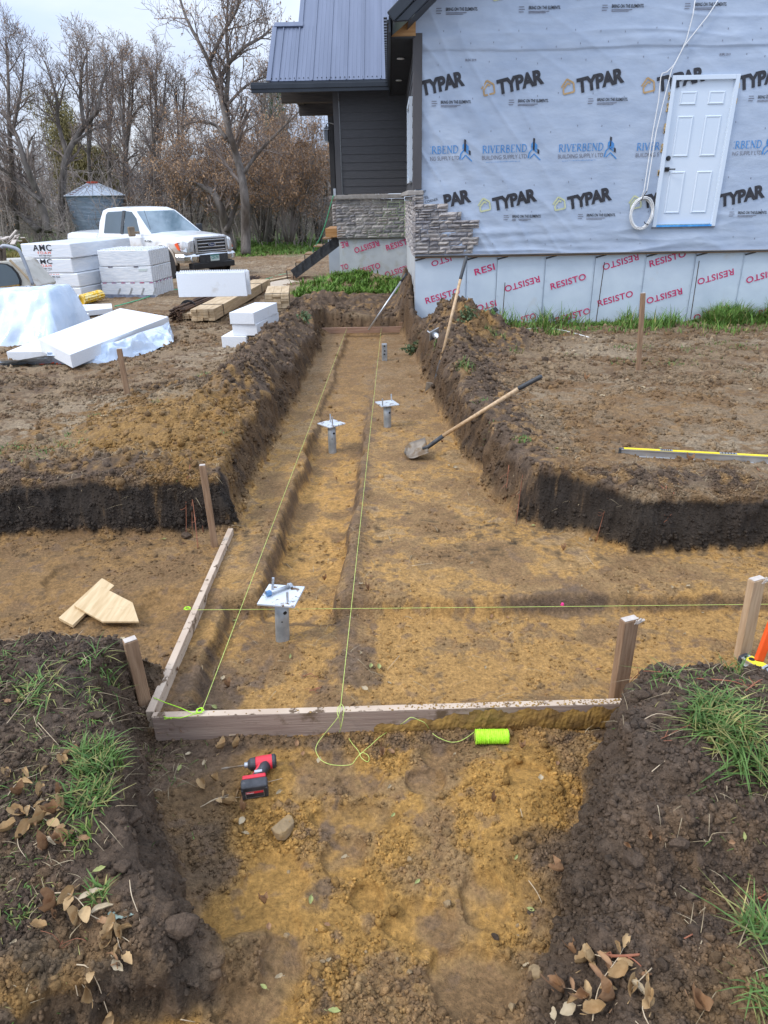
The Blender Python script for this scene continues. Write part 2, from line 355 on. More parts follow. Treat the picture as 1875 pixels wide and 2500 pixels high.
    putf(OCHRE * 1.0, ss(0.3, 0.7, gau(x, y, 0.5, 2.08, 0.22, 0.16, 1.2) + .25 * N3))
    putf(TOPS * 1.2, ss(0.35, 0.7, gau(x, y, -0.22, 2.98, 0.12, 0.16, 1.0) + gau(x, y, 1.0, 3.54, 0.3, 0.08, 0.9) + gau(x, y, -0.5, 2.42, 1.2, 0.05, 0.7) + gau(x, y, -0.95, 2.75, 0.2, 0.4, 0.7) + .35 * N3) * 0.75)
    putf(SAND * 1.02, chan * ss(7.5, 5.5, y) * ss(-.5, .2, N2 + .4 * N3) * 0.85)
    putf(TOPS * 1.2, ss(0.34, 0.7, N3 + 0.15 * N4) * 0.5)
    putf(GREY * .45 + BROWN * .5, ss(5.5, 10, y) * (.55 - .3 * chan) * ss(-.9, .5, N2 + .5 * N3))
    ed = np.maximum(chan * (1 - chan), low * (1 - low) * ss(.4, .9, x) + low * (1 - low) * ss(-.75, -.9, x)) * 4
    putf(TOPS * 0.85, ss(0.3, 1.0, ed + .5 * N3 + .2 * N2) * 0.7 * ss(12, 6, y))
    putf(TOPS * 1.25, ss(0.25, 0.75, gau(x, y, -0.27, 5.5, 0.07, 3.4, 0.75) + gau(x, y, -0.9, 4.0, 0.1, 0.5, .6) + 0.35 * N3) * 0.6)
    col = col * (1 - f[..., None]) + fc * f[..., None]
    # cut walls
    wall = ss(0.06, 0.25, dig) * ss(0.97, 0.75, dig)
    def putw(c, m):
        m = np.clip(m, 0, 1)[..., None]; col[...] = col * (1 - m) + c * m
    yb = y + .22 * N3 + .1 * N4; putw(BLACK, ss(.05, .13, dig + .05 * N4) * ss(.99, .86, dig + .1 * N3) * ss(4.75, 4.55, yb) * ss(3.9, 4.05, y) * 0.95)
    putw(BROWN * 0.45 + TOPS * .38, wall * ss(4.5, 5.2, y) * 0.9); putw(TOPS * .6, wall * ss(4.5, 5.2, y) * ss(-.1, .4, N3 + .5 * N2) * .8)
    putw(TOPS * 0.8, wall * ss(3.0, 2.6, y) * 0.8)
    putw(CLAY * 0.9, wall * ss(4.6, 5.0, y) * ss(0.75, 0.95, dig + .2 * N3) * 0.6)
    col *= (1 + 0.26 * N4 + 0.18 * N3)[..., None]
    return np.clip(col, 0.008, 0.6)

def build_ground():
    ys = [-6.0]
    while ys[-1] < 700:
        y = ys[-1]
        d = 0.25 if y < 0.3 else 0.03 if y < 0.9 else 0.0058 if y < 2.9 else 0.0072 if y < 4.05 else 0.0042 if y < 4.62 else max(0.011, 0.0019 * y) if y < 7.5 else 0.0042 * y - 0.013 if y < 16 else 0.02 * y - .25
        ys.append(y + d)
    ys = np.array(ys); u = np.linspace(-1, 1, 981); uu = 0.72 * u + 0.28 * u ** 3
    Wd = np.maximum(2.4, 1.5 + 0.64 * ys)
    X = uu[None, :] * Wd[:, None]; Y = np.repeat(ys[:, None], len(u), 1)
    z, dig, top, chan, low, wx, wy = macro(X, Y)
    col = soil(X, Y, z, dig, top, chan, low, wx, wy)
    # texture of the surface: trodden and loose places
    pad = pads(X, Y)
    floorm = ss(0.9, 1.0, dig)
    loose = np.clip(0.68 + 0.8 * fbm2(X * 2.3, Y * 2.3, 3, 41), 0.08, 1) * (1 - 0.9 * pad)
    loose = loose * (1 - 0.6 * floorm * ss(2.45, 2.6, Y)) 
    fade = 1 - ss(14, 40, Y)
    z = z - 0.028 * pad * (Y < 5)
    z = z + fade * (0.016 * loose + 0.003) * fbm2(X * 7, Y * 7, 3, 51) * (1 - .5 * floorm)
    # tyre ruts and clods on the upper ground
    z = z + fade * (1 - dig) * 0.036 * np.abs(fbm2(X * 3.0 + 0.6 * n2(X, Y, 3), Y * 4.5, 3, 57)) * ss(3.5, 5, Y)
    P = np.stack([X, Y, z], -1)
    dx = np.gradient(P, axis=1); dy = np.gradient(P, axis=0)
    N = np.cross(dx, dy); N /= np.linalg.norm(N, axis=-1)[..., None] + 1e-12
    near = ss(9, 3.5, Y)
    wallm = ss(0.03, 0.2, dig) * ss(1.0, 0.85, dig)
    nb0 = (1 - floorm) * ss(2.8, 2.6, Y)
    # lumps pushed out along the normal
    a = n3(X * 16, Y * 16, z * 16) ; b = n3(X * 34 + 5, Y * 34, z * 34); c = n3(X * 75, Y * 75 + 9, z * 75); e = n3(X * 5.5, Y * 5.5, z * 5.5 + 3)
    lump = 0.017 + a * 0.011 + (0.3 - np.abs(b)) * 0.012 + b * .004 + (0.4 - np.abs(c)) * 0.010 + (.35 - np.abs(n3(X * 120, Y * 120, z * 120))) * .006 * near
    amt = fade * (loose * 0.85 + 0.10) * (1 - 0.6 * wallm * ss(3.9, 4.1, Y) * ss(5, 4.6, Y))
    g2 = n3(X * 10, Y * 10, z * 5 + 7); g4 = n3(X * 21, Y * 21, z * 9)
    blackw = ss(4.9, 4.6, Y) * ss(3.9, 4.1, Y); tear = 0.040 * e + 0.026 * g2 + .014 * g4 + .012 * n3(X * 40, Y * 40, z * 14)
    P = P + N * ((lump - 0.017) * amt)[..., None] + N * (wallm * tear * (1 - .45 * blackw))[..., None]
    lip = ss(.0, .03, dig) * ss(.22, .05, dig) * (1 - nb0) 
    P = P + N * (lip * .03 * (n3(X * 6, Y * 6, z * 2 + 9) + .4 * n3(X * 18, Y * 18, z)))[..., None]
    nb = (1 - floorm) * ss(2.8, 2.6, Y)
    P = P + N * (nb * (n3(X * 7, Y * 7, z * 7 + 4) * .024 + n3(X * 19, Y * 19, z * 19) * .012 + (.3 - np.abs(n3(X * 13, Y * 13, z * 13))) * .016))[..., None]
    # cavity shade painted into the soil colour: hollows darker, raised lumps lighter
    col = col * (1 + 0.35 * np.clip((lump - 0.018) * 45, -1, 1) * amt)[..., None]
    ny, nx = X.shape
    idx = np.arange(ny * nx).reshape(ny, nx)
    F = np.stack([idx[:-1, :-1], idx[:-1, 1:], idx[1:, 1:], idx[1:, :-1]], -1).reshape(-1, 4)
    m = bpy.data.materials.new('soil'); m.use_nodes = True; t = m.node_tree; bs = t.nodes['Principled BSDF']; ln = t.links
    bs.inputs['Roughness'].default_value = 0.9; bs.inputs['Specular IOR Level'].default_value = 0.25
    at = t.nodes.new('ShaderNodeAttribute'); at.attribute_name = 'tint'; tcn = t.nodes.new('ShaderNodeTexCoord')
    n1 = t.nodes.new('ShaderNodeTexNoise'); n1.inputs['Scale'].default_value = 60; n1.inputs['Detail'].default_value = 6; n1.inputs['Roughness'].default_value = 0.7
    n2_ = t.nodes.new('ShaderNodeTexVoronoi'); n2_.inputs['Scale'].default_value = 75; n2_.feature = 'F1'
    n3_ = t.nodes.new('ShaderNodeTexNoise'); n3_.inputs['Scale'].default_value = 190; n3_.inputs['Detail'].default_value = 3
    for n in (n1, n2_, n3_): ln.new(tcn.outputs['Object'], n.inputs['Vector'])
    mr = t.nodes.new('ShaderNodeMapRange'); mr.inputs[1].default_value = 0.25; mr.inputs[2].default_value = 0.75; mr.inputs[3].default_value = 0.5; mr.inputs[4].default_value = 1.5
    ln.new(n1.outputs['Fac'], mr.inputs[0])
    mm = t.nodes.new('ShaderNodeVectorMath'); mm.operation = 'SCALE'; ln.new(at.outputs['Color'], mm.inputs[0]); ln.new(mr.outputs[0], mm.inputs[3])
    ln.new(mm.outputs[0], bs.inputs['Base Color'])
    ad = t.nodes.new('ShaderNodeMath'); ad.operation = 'ADD'; ln.new(n1.outputs['Fac'], ad.inputs[0])
    mu = t.nodes.new('ShaderNodeMath'); mu.operation = 'MULTIPLY'; mu.inputs[1].default_value = 0.35; ln.new(n3_.outputs['Fac'], mu.inputs[0]); ln.new(mu.outputs[0], ad.inputs[1])
    bp = t.nodes.new('ShaderNodeBump'); bp.inputs['Strength'].default_value = 1.0; bp.inputs['Distance'].default_value = 0.02
    ln.new(ad.outputs[0], bp.inputs['Height']); ln.new(bp.outputs[0], bs.inputs['Normal'])
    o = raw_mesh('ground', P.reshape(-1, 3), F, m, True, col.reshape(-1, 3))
    o['kind'] = 'structure'
    global WALLM, WALLN, BERM
    WALLM, WALLN = wallm, N; BERM = np.clip(top - 0.02, 0, .3) * (dig < .3)
    return m, (X, Y, z, P, col, loose, pad, dig, floorm)
SOIL, GD = build_ground()

def ico():
    bm = bmesh.new(); bmesh.ops.create_icosphere(bm, subdivisions=1, radius=1.0)
    V = np.array([v.co[:] for v in bm.verts]); F = np.array([[v.index for v in f.verts] for f in bm.faces]); bm.free(); return V, F
def clods():
    """crumbs of earth lying loose on the ground"""
    X, Y, z, P, col, loose, pad, dig, floorm = GD
    rs = np.random.RandomState(3); IV, IF = ico()
    ny, nx = X.shape; Vs, Fs, Cs = [], [], []; off = 0
    flat = lambda a: a.reshape(-1)
    xx, yy = flat(P[..., 0]), flat(P[..., 1]); pz = flat(P[..., 2]); lo = flat(loose); cc = col.reshape(-1, 3); pd = flat(pad); fm = flat(floorm); dg = flat(dig)
    cell = np.abs(np.gradient(X, axis=1) * np.gradient(Y, axis=0)).reshape(-1)
    for (y0, y1, n, s0, s1, pw) in ((0.9, 2.6, 46000, .0018, .009, 2.4), (0.9, 2.6, 1500, .008, .020, 3), (2.4, 4.6, 26000, .0025, .011, 2.4), (4.4, 8, 18000, .005, .018, 2.4), (7, 13.5, 11000, .008, .035, 2.6), (2.4, 13.5, 1600, .012, .04, 3)):
        w = cell * (yy > y0) * (yy < y1) * np.clip(lo - 0.18, 0.02, 1) ** 1.6 * (1 - 0.93 * pd) * (np.abs(xx) < 0.62 * yy + 0.9)
        w = w * np.where((fm > .5) & (yy > 2.5), 0.35, 1)
        w = w / w.sum(); pick = rs.choice(len(w), n, p=w)
        s = s0 + (s1 - s0) * rs.rand(n) ** pw
        c0 = np.stack([xx[pick], yy[pick], pz[pick] + s * 0.25], -1)
        q = rs.normal(size=(n, 3, 3)); q, _ = np.linalg.qr(q)
        sc = s[:, None] * (0.7 + 0.6 * rs.rand(n, 3))
        V = IV[None] * (0.55 + 0.8 * rs.rand(n, len(IV), 1)); V = V * sc[:, None, :]; V = np.einsum('nij,nkj->nki', q, V) + c0[:, None, :]
        f = IF[None] + (np.arange(n) * len(IV))[:, None, None] + off; off += n * len(IV)
        cl = cc[pick] * (0.72 + 0.6 * rs.rand(n, 1))
        Vs.append(V.reshape(-1, 3)); Fs.append(f.reshape(-1, 3)); Cs.append(np.repeat(cl, len(IV), 0))
    Nn = WALLN.reshape(-1, 3)
    for (y0, y1, n, s0, s1, wgt) in ((3.9, 4.75, 1500, .003, .020, flat(WALLM * (dig > .6))), (4.7, 13.2, 1800, .004, .022, flat(WALLM)), (0.9, 2.75, 14000, .0016, .016, flat(1 - floorm)), (4.2, 12.5, 6000, .004, .034, flat(BERM))):
        w = wgt * (yy > y0) * (yy < y1) * (np.abs(xx) < 0.62 * yy + 0.9) * (cell if wgt is not None and y1 == 2.75 or y1 == 12.5 else 1); w = w / w.sum(); pick = rs.choice(len(w), n, p=w); s = s0 + (s1 - s0) * rs.rand(n) ** 4.5
        c0 = np.stack([xx[pick], yy[pick], pz[pick]], -1) + Nn[pick] * (s * .2)[:, None]; q, _ = np.linalg.qr(rs.normal(size=(n, 3, 3))); V = IV[None] * (0.5 + 0.85 * rs.rand(n, len(IV), 1)) * (s[:, None] * (0.7 + 0.6 * rs.rand(n, 3)))[:, None, :]
        V = np.einsum('nij,nkj->nki', q, V) + c0[:, None, :]; Fs.append((IF[None] + (np.arange(n) * len(IV))[:, None, None] + off).reshape(-1, 3)); off += n * len(IV); Vs.append(V.reshape(-1, 3)); Cs.append(np.repeat(cc[pick] * (0.7 + 0.6 * rs.rand(n, 1)), len(IV), 0))
    o = raw_mesh('soil_crumbs', np.concatenate(Vs), np.concatenate(Fs), SOIL, False, np.concatenate(Cs))
    tag(o, 'loose crumbs and clods of earth scattered over the dug ground', 'soil', kind='stuff')
clods()
# ------------------------------------------------------------------ lettering
_tc = {}
def text_raw(s, off=0.0, space=1.0):
    k = (s, off, space)
    if k not in _tc:
        cu = bpy.data.curves.new('t', 'FONT'); cu.body = s; cu.size = 1.0; cu.offset = off; cu.space_character = space; cu.resolution_u = 3
        ob = bpy.data.objects.new('t', cu); C.objects.link(ob); bpy.context.view_layer.update()
        me = bpy.data.meshes.new_from_object(ob)
        V = np.array([v.co[:2] for v in me.vertices]); F = [tuple(p.vertices) for p in me.polygons]
        bm = bmesh.new(); bm.from_mesh(me); bmesh.ops.triangulate(bm, faces=bm.faces)
        for _ in range(2 if len(s) < 8 else 0):
            E_ = [e for e in bm.edges if e.calc_length() > .16]
            if E_: bmesh.ops.subdivide_edges(bm, edges=E_, cuts=1); bmesh.ops.triangulate(bm, faces=bm.faces)
        bm.verts.index_update(); V = np.array([v.co[:2] for v in bm.verts]); F = [tuple(v.index for v in f.verts) for f in bm.faces]; bm.free()
        bpy.data.objects.remove(ob); bpy.data.curves.remove(cu); bpy.data.meshes.remove(me)
        V[:, 0] -= V[:, 0].min(); V[:, 1] -= V[:, 1].min() if s.isupper() or True else 0
        _tc[k] = (V, F)
    return _tc[k]
def put_text(mb, s, fn, width, height, off=0.0, space=1.0, shear=0.0, clip=None):
    """letters as mesh faces; fn maps (u along the baseline, v up) in metres to 3D"""
    mb.new(); V, F = text_raw(s, off, space); w, h = V[:, 0].max(), V[:, 1].max()
    vs = [fn(u * width / w + shear * v * height / h, v * height / h) for u, v in V]
    mb.add(vs, F)
def stroke(pts, w0, w1=None):
    """a flat pen stroke as quads"""
    w1 = w1 or w0; out = []
    for i in range(len(pts) - 1):
        (x0, y0), (x1, y1) = pts[i], pts[i + 1]; dx, dy = x1 - x0, y1 - y0; l = math.hypot(dx, dy) or 1; nx, ny = -dy / l, dx / l
        a = lerp(w0, w1, i / max(1, len(pts) - 1)) / 2; b = lerp(w0, w1, (i + 1) / max(1, len(pts) - 1)) / 2
        out.append([(x0 + nx * a, y0 + ny * a), (x0 - nx * a, y0 - ny * a), (x1 - nx * b, y1 - ny * b), (x1 + nx * b, y1 + ny * b)])
    return out
def arc(cx, cy, rx, ry, a0, a1, n=8): return [(cx + rx * math.cos(R(lerp(a0, a1, i / n))), cy + ry * math.sin(R(lerp(a0, a1, i / n)))) for i in range(n + 1)]
def serif_word(word):
    sv = lambda x, y: stroke([(x - .11, y), (x + .11, y)], .05)
    L_ = {'I': (.28, lambda: stroke([(.14, 0), (.14, 1)], .13) + sv(.14, .025) + sv(.14, .975)),
          'R': (.72, lambda: stroke([(.14, 0), (.14, 1)], .13) + sv(.14, .025) + sv(.14, .975) + stroke([(.14, .97), (.33, .97)] + arc(.33, .74, .2, .23, 90, -90) + [(.14, .5)], .09) + stroke([(.34, .5), (.66, .02)], .12)),
          'B': (.66, lambda: stroke([(.14, 0), (.14, 1)], .13) + sv(.14, .025) + sv(.14, .975) + stroke([(.14, .97), (.3, .97)] + arc(.32, .76, .17, .21, 90, -90) + [(.14, .53)], .09) + stroke([(.14, .53), (.32, .53)] + arc(.34, .28, .22, .25, 90, -90) + [(.14, .03)], .1)),
          'V': (.74, lambda: stroke([(.1, .97), (.38, 0)], .13) + stroke([(.66, .97), (.38, 0)], .07) + sv(.1, .975) + sv(.66, .975)),
          'E': (.62, lambda: stroke([(.14, 0), (.14, 1)], .13) + stroke([(.05, .03), (.54, .03)], .06) + stroke([(.05, .97), (.52, .97)], .06) + stroke([(.14, .52), (.42, .52)], .06) + stroke([(.54, .0), (.54, .2)], .05) + stroke([(.52, 1), (.52, .82)], .05)),
          'N': (.8, lambda: stroke([(.14, 0), (.14, 1)], .07) + stroke([(.14, .97), (.66, .03)], .13) + stroke([(.66, 0), (.66, 1)], .07) + sv(.14, .025) + sv(.14, .975) + sv(.66, .975)),
          'D': (.78, lambda: stroke([(.14, 0), (.14, 1)], .13) + sv(.14, .025) + stroke([(.05, .97), (.34, .97)] + arc(.34, .5, .34, .47, 90, -90, 12) + [(.05, .03)], .1))}
    x, out = 0, []
    for ch in word:
        w, f = L_[ch]; out += [[(p[0] + x, p[1]) for p in q] for q in f()]; x += w + .04
    return out, x
def put_polys(mb, polys, fn):
    mb.new()
    for q in polys: mb.add([fn(*p) for p in q], [tuple(range(len(q)))])

# ------------------------------------------------------------------ the house
M_wrap = mat('house wrap', (0.36, 0.43, 0.54), (0.42, 0.49, 0.595), 0.5, scale=2.5, stretch=(1, 1, 2.2), bump=0.35, bscale=3, bdist=.04, spec=0.4)
M_ink = mat('black ink', (0.018, 0.018, 0.024), (0.03, 0.03, 0.036), 0.6, scale=30)
M_blue = mat('blue ink', (0.045, 0.20, 0.50), (0.07, 0.27, 0.58), 0.6, scale=20)
M_greyink = mat('grey ink', (0.13, 0.13, 0.16), (0.20, 0.20, 0.24), 0.6, scale=20)
M_tan = mat('tan ink', (0.42, 0.27, 0.12), (0.5, 0.33, 0.16), 0.6, scale=20)
M_yel = mat('faded yellow ink', (0.50, 0.53, 0.30), (0.55, 0.57, 0.36), 0.6, scale=20)
M_red = mat('crimson ink', (0.50, 0.012, 0.10), (0.58, 0.03, 0.14), 0.6, scale=14)
M_found = mat('foil faced insulation', (0.49, 0.57, 0.65), (0.55, 0.63, 0.70), 0.4, scale=2.5, bump=0.3, bscale=5, dirt=((0.45, 0.40, 0.34), 1.6, 0.62, 0.9))
M_seam = mat('panel seam line', (0.44, 0.50, 0.57), (0.5, 0.56, 0.63), 0.6)  # slightly greyer than the panels, for the seam strips and short cross marks
M_white = mat('white painted door', (0.60, 0.68, 0.77), (0.64, 0.71, 0.79), 0.32, scale=1.5)
M_black = mat('black hardware', (0.012, 0.012, 0.014), (0.02, 0.02, 0.022), 0.35, scale=8)
M_film = mat('blue protective film', (0.02, 0.22, 0.62), (0.10, 0.40, 0.78), 0.3, scale=14)
M_side = mat('charcoal lap siding', (0.050, 0.049, 0.052), (0.064, 0.062, 0.066), 0.6, scale=5, stretch=(1, 1, 9), bump=0.2, bscale=16)
M_trim = mat('charcoal trim board', (0.062, 0.058, 0.060), (0.075, 0.070, 0.072), 0.6, scale=6, stretch=(1, 1, .2))
M_roof = mat('dark metal roofing', (0.105, 0.128, 0.19), (0.13, 0.155, 0.225), 0.42, 0.25, scale=1.2, stretch=(5, .4, .4), spec=0.6)
M_fascia = mat('black fascia metal', (0.020, 0.025, 0.033), (0.028, 0.034, 0.043), 0.33, 0.2, scale=3)
M_soffit = mat('dark soffit', (0.028, 0.027, 0.028), (0.035, 0.034, 0.035), 0.55, scale=6)
M_beam = mat('stained timber beam', (0.030, 0.024, 0.020), (0.06, 0.047, 0.037), 0.6, scale=5, stretch=(.5, 4, 6), bump=.2)
M_ply = mat('bare sheathing', (0.42, 0.22, 0.085), (0.52, 0.30, 0.13), 0.8, scale=6, stretch=(.6, 4, 4))
M_stone = mat('ledge stone', (0.225, 0.216, 0.218), (0.40, 0.385, 0.375), 0.85, scale=9, bump=0.5, bscale=30, tint=True)
M_sill = mat('cast stone sill', (0.27, 0.245, 0.22), (0.36, 0.33, 0.30), 0.85, scale=14, bump=0.3)
M_lamp = mat('white lamp lens', (0.75, 0.74, 0.70), None, 0.4)
M_glass = mat('window glass', (0.10, 0.12, 0.15), (0.16, 0.19, 0.22), 0.06, scale=1.2, spec=0.8)
M_galv = mat('galvanized steel', (0.42, 0.45, 0.48), (0.56, 0.58, 0.60), 0.42, 0.75, scale=22, detail=6)

YW = 12.0; XC = 0.42; ZB = 0.985          # wrapped wall plane, its left corner, its bottom edge
YV = 18.0; XV = -1.25                      # wing wall plane and its left corner
house = thing('house', (XC, YW, -0.15), 'unfinished house wrapped in white building paper with charcoal siding and a metal roof', 'house')
def wr(x, z):
    x = np.asarray(x, float); z = np.asarray(z, float)
    a = 0.0065 * n2((x * .75 + z * .55) * 5.5, (z * .8 - x * .6) * 0.9, 3) * ss(3.2, 1.2, x + (z - 2.5)) * 1.8
    a = a + 0.0035 * n2(x * 0.9, z * 4.5 + 0.9 * x, 5) + 0.002 * n2(x * 3.0, z * 6, 8)
    a = a + 0.011 * n2(x * 0.8, z * 9, 9) * ss(1.75, 1.2, z)
    rdg = lambda u, v, s: np.clip(1 - 2.6 * np.abs(n2(u, v, s)), 0, 1) ** 2
    a = a + 0.020 * rdg((x * .8 + z * .6) * 3.4, (z * .8 - x * .6) * .55, 31) * ss(3.4, 1.0, x + .6 * (z - 2.5)) + 0.006 * rdg((x * .5 + z * .85) * 2.6, (z * .5 - x * .85) * .4, 33)
    a = a + 0.014 * rdg(x * .5, z * 4.5 - .12 * x, 35) * ss(1.9, 1.2, z) + 0.012 * rdg(x * .6, z * 4.0 + .1 * x, 36) * np.exp(-((z - 4.05) / .25) ** 2)
    sz = 3.812 + 0.012 * np.sin(x * 2.1)
    a = a + 0.014 * ss(sz - 0.004, sz + 0.004, z) * ss(sz + 0.5, sz, z)
    a = a + 0.012 * (0.5 + n2(x * 1.3, z * 9, 14)) * np.exp(-((z - sz - 0.10) / 0.09) ** 2) + 0.008 * n2(x * 1.1, z * 7, 15) * np.exp(-((z - sz + 0.14) / 0.1) ** 2)
    a = a + 0.004 * n2(x * 9, z * 1.6, 17) * ss(4.0, 4.4, z)
    return a
def ztop(x): return np.minimum(4.02 + 0.84 * (x - 0.10), 4.02 + 0.84 * (10.5 - x))
def wrap_wall():
    nx, nz = 420, 300; xs = np.linspace(XC, 10.2, nx + 1) ; xs = XC + (xs - XC) ** 1.15 / (10.2 - XC) ** .15
    X = np.repeat(xs[None], nz + 1, 0); t = np.linspace(0, 1, nz + 1)[:, None]
    zt = np.minimum(ztop(xs), 5.2)[None]; Z = ZB + (zt - ZB) * t
    Y = YW - wr(X, Z)
    idx = np.arange((nx + 1) * (nz + 1)).reshape(nz + 1, nx + 1)
    F = np.stack([idx[:-1, :-1], idx[:-1, 1:], idx[1:, 1:], idx[1:, :-1]], -1).reshape(-1, 4)
    cx = ((X[:-1, :-1] + X[1:, 1:]) / 2).reshape(-1); cz_ = ((Z[:-1, :-1] + Z[1:, 1:]) / 2).reshape(-1)
    F = F[~((cx > 4.29) & (cx < 5.235) & (cz_ > 1.365) & (cz_ < 3.40))]
    V = np.stack([X, Y, Z], -1).reshape(-1, 3) - np.array(house.location)
    o = raw_mesh('house_wrap', V, F, M_wrap, True); o.parent = house
    return o
wrap = wrap_wall()
def wallfn(x0, z0, ang=0.0, lift=0.009, flip=False):
    c, s = math.cos(ang), math.sin(ang)
    def fn(u, v):
        if flip: u, v = -u, -v
        x = x0 + c * u - s * v; z = z0 + s * u + c * v
        return (x, YW - float(wr(np.array([x]), np.array([z]))[0]) - lift, z)
    return fn
# printed pattern on the wrap
mk, mbl, mg, mt, my = MB(), MB(), MB(), MB(), MB()
def house_icon(mb, x, z, s, ang):
    fn = wallfn(x, z, ang)
    put_polys(mb, stroke([(0, .50 * s), (.5 * s, 1.0 * s), (1.0 * s, .62 * s), (1.0 * s, 0), (.14 * s, 0), (.14 * s, .38 * s), (.55 * s, .72 * s), (.72 * s, .58 * s)], .13 * s), fn)
def small_print(x, z, cut=0):
    a = R(-0.4)
    fn = wallfn(x + 0.215, z, a); put_text(mk, 'BRING ON THE ELEMENTS.', fn, 0.46, 0.042, 0.02)
    put_polys(mg, [[(0, -.018), (.30, -.018), (.30, -.027), (0, -.027)], [(0, -.036), (.25, -.036), (.25, -.044), (0, -.044)]], fn)
    fn = wallfn(x + 0.075, z - 0.03, a)
    put_polys(mg, [[(0, y), (w, y), (w, y + .009), (0, y + .009)] for y, w in ((0, .07), (.03, .085), (.06, .075))], fn)
PX1 = (1027, 1216, 1410, 1605, 1803); PX2 = (1041, 1205, 1387, 1572, 1757)
for i in range(5):
    for (row, pxs, py) in ((1, PX1, 236), (2, PX2, 519)):
        p = aty(pxs[i], py - (i * 3.2 if row == 1 else i * 3.0), YW); x, z = p.x, p.z
        fn = wallfn(x, z, R(11.5), 0.010)
        if i == 3: put_text(mk, 'TYPAR' if row == 1 else 'TY', fn, 0.70 if row == 1 else .24, 0.20, 0.05, 0.93, shear=-0.02)
        elif row == 2 and i == 0:
            fn2 = wallfn(x + .30, z + .06, R(11.5), 0.010); put_text(mk, 'PAR', fn2, 0.43, 0.20, 0.05, 0.93)
        elif row == 1 and i == 0: put_text(mk, 'TYPAR', wallfn(max(x, XC + .1), z, R(11.5), .010), 0.66, 0.20, 0.05, 0.93)
        else: put_text(mk, 'TYPAR', fn, 0.70, 0.20, 0.05, 0.93)
        if i > 0 and i < 4: house_icon(mt if row == 1 else my, x - 0.235, z - 0.005, 0.185, R(11))
        if not (row == 2 and i == 0) and i != 3: small_print(x + 0.09, z - 0.10)
for i, px in enumerate((1069, 1271, 1474, 1676)):
    p = aty(px, 24 - i * 4, YW); small_print(p.x - .1, p.z - .02)
    house_icon(my if i else mt, p.x - .42, p.z + .09, 0.185, R(11))
    put_text(mk, 'TYPAR', wallfn(p.x - .19, p.z + .1, R(11.5), 0.010), 0.70, 0.20, 0.05, 0.93)
RV, RW = serif_word('RIVERBEND')
for i, px in enumerate((1010, 1177, 1363, 1553, 1748)):
    p = aty(px, 378 - i * 3.2, YW); x, z = p.x, p.z; k = 0.70 / RW; a = R(1.0)
    polys = [[(u * k, v * 0.105) for u, v in q] for q in RV]
    if i == 0: polys = [[(u, v) for u, v in q] for q in polys if min(t[0] for t in q) > .25]
    if i == 4: polys = [q for q in polys if min(t[0] for t in q) > .25]
    if i == 3: polys = [q for q in polys if max(t[0] for t in q) < .36]
    put_polys(mbl, polys, wallfn(x, z, a))
    if i in (1, 2): put_text(mg, 'BUILDING SUPPLY LTD', wallfn(x, z - .09, a), 0.70, 0.058)
    elif i == 0 or i == 4: put_text(mg, 'NG SUPPLY LTD', wallfn(x + .26, z - .09, a), 0.45, 0.058)
    else: put_text(mg, 'BUILDING S', wallfn(x, z - .09, a), 0.36, 0.058)
    if i in (1, 2): put_text(mbl, 'www.riverbendbuilding.ca', wallfn(x + .06, z - .135, a), 0.54, 0.018)
    if i != 3:
        f = wallfn(x + .72, z - .1, a)
        put_polys(mbl, stroke([(.0, .02), (.015, .10), (.075, .16), (.13, .10)], .02) + stroke([(.03, .02), (.09, .08), (.19, -.01)], .016) + [[(.04, .15), (.07, .18), (.07, .25), (.04, .22)], [(.09, .16), (.135, .13), (.135, .2), (.09, .24)]], f)
        put_polys(mk, [[(.065, .14), (.095, .12), (.095, .29), (.065, .30)], [(.14, .09), (.17, .07), (.17, .13), (.14, .15)]], f)
for px, py in ((1148, 150), (1768, 136)):
    p = aty(px - 12, py, YW); put_text(mg, 'BLDG 2019', wallfn(p.x, p.z, 0), 0.16, 0.03, 0.02)
for s_, px, py in (('TOP', 1025, 474), ('SL', 1037, 486), ('CORNER', 1038, 497)):
    p = aty(px, py, YW); put_text(mk, s_, wallfn(p.x, p.z, R(12)), 0.05 * len(s_) * .7, 0.04)
for nm, b, m_ in (('black_lettering', mk, M_ink), ('blue_lettering', mbl, M_blue), ('grey_lettering', mg, M_greyink), ('tan_emblem', mt, M_tan), ('yellow_emblem', my, M_yel)):
    [q.build(nm, m_, wrap, fix=False) for q in b.pieces()]
# staples and small fixings in rows
st = MB()
rnd = random.Random(5)
for zz in (1.15, 1.62, 2.05, 2.78, 3.22, 3.66, 3.86, 4.05):
    x = 0.8
    while x < 6.8:
        if not (4.2 < x < 5.3 and zz < 3.5):
            xx, z2 = x + rnd.uniform(-.06, .06), zz + rnd.uniform(-.05, .05); y = YW - float(wr(np.array([xx]), np.array([z2]))[0])
            st.box((xx, y - .003, z2), (.006, .004, .022))
        x += rnd.uniform(.3, .5)
st.build('staple', M_greyink, wrap)
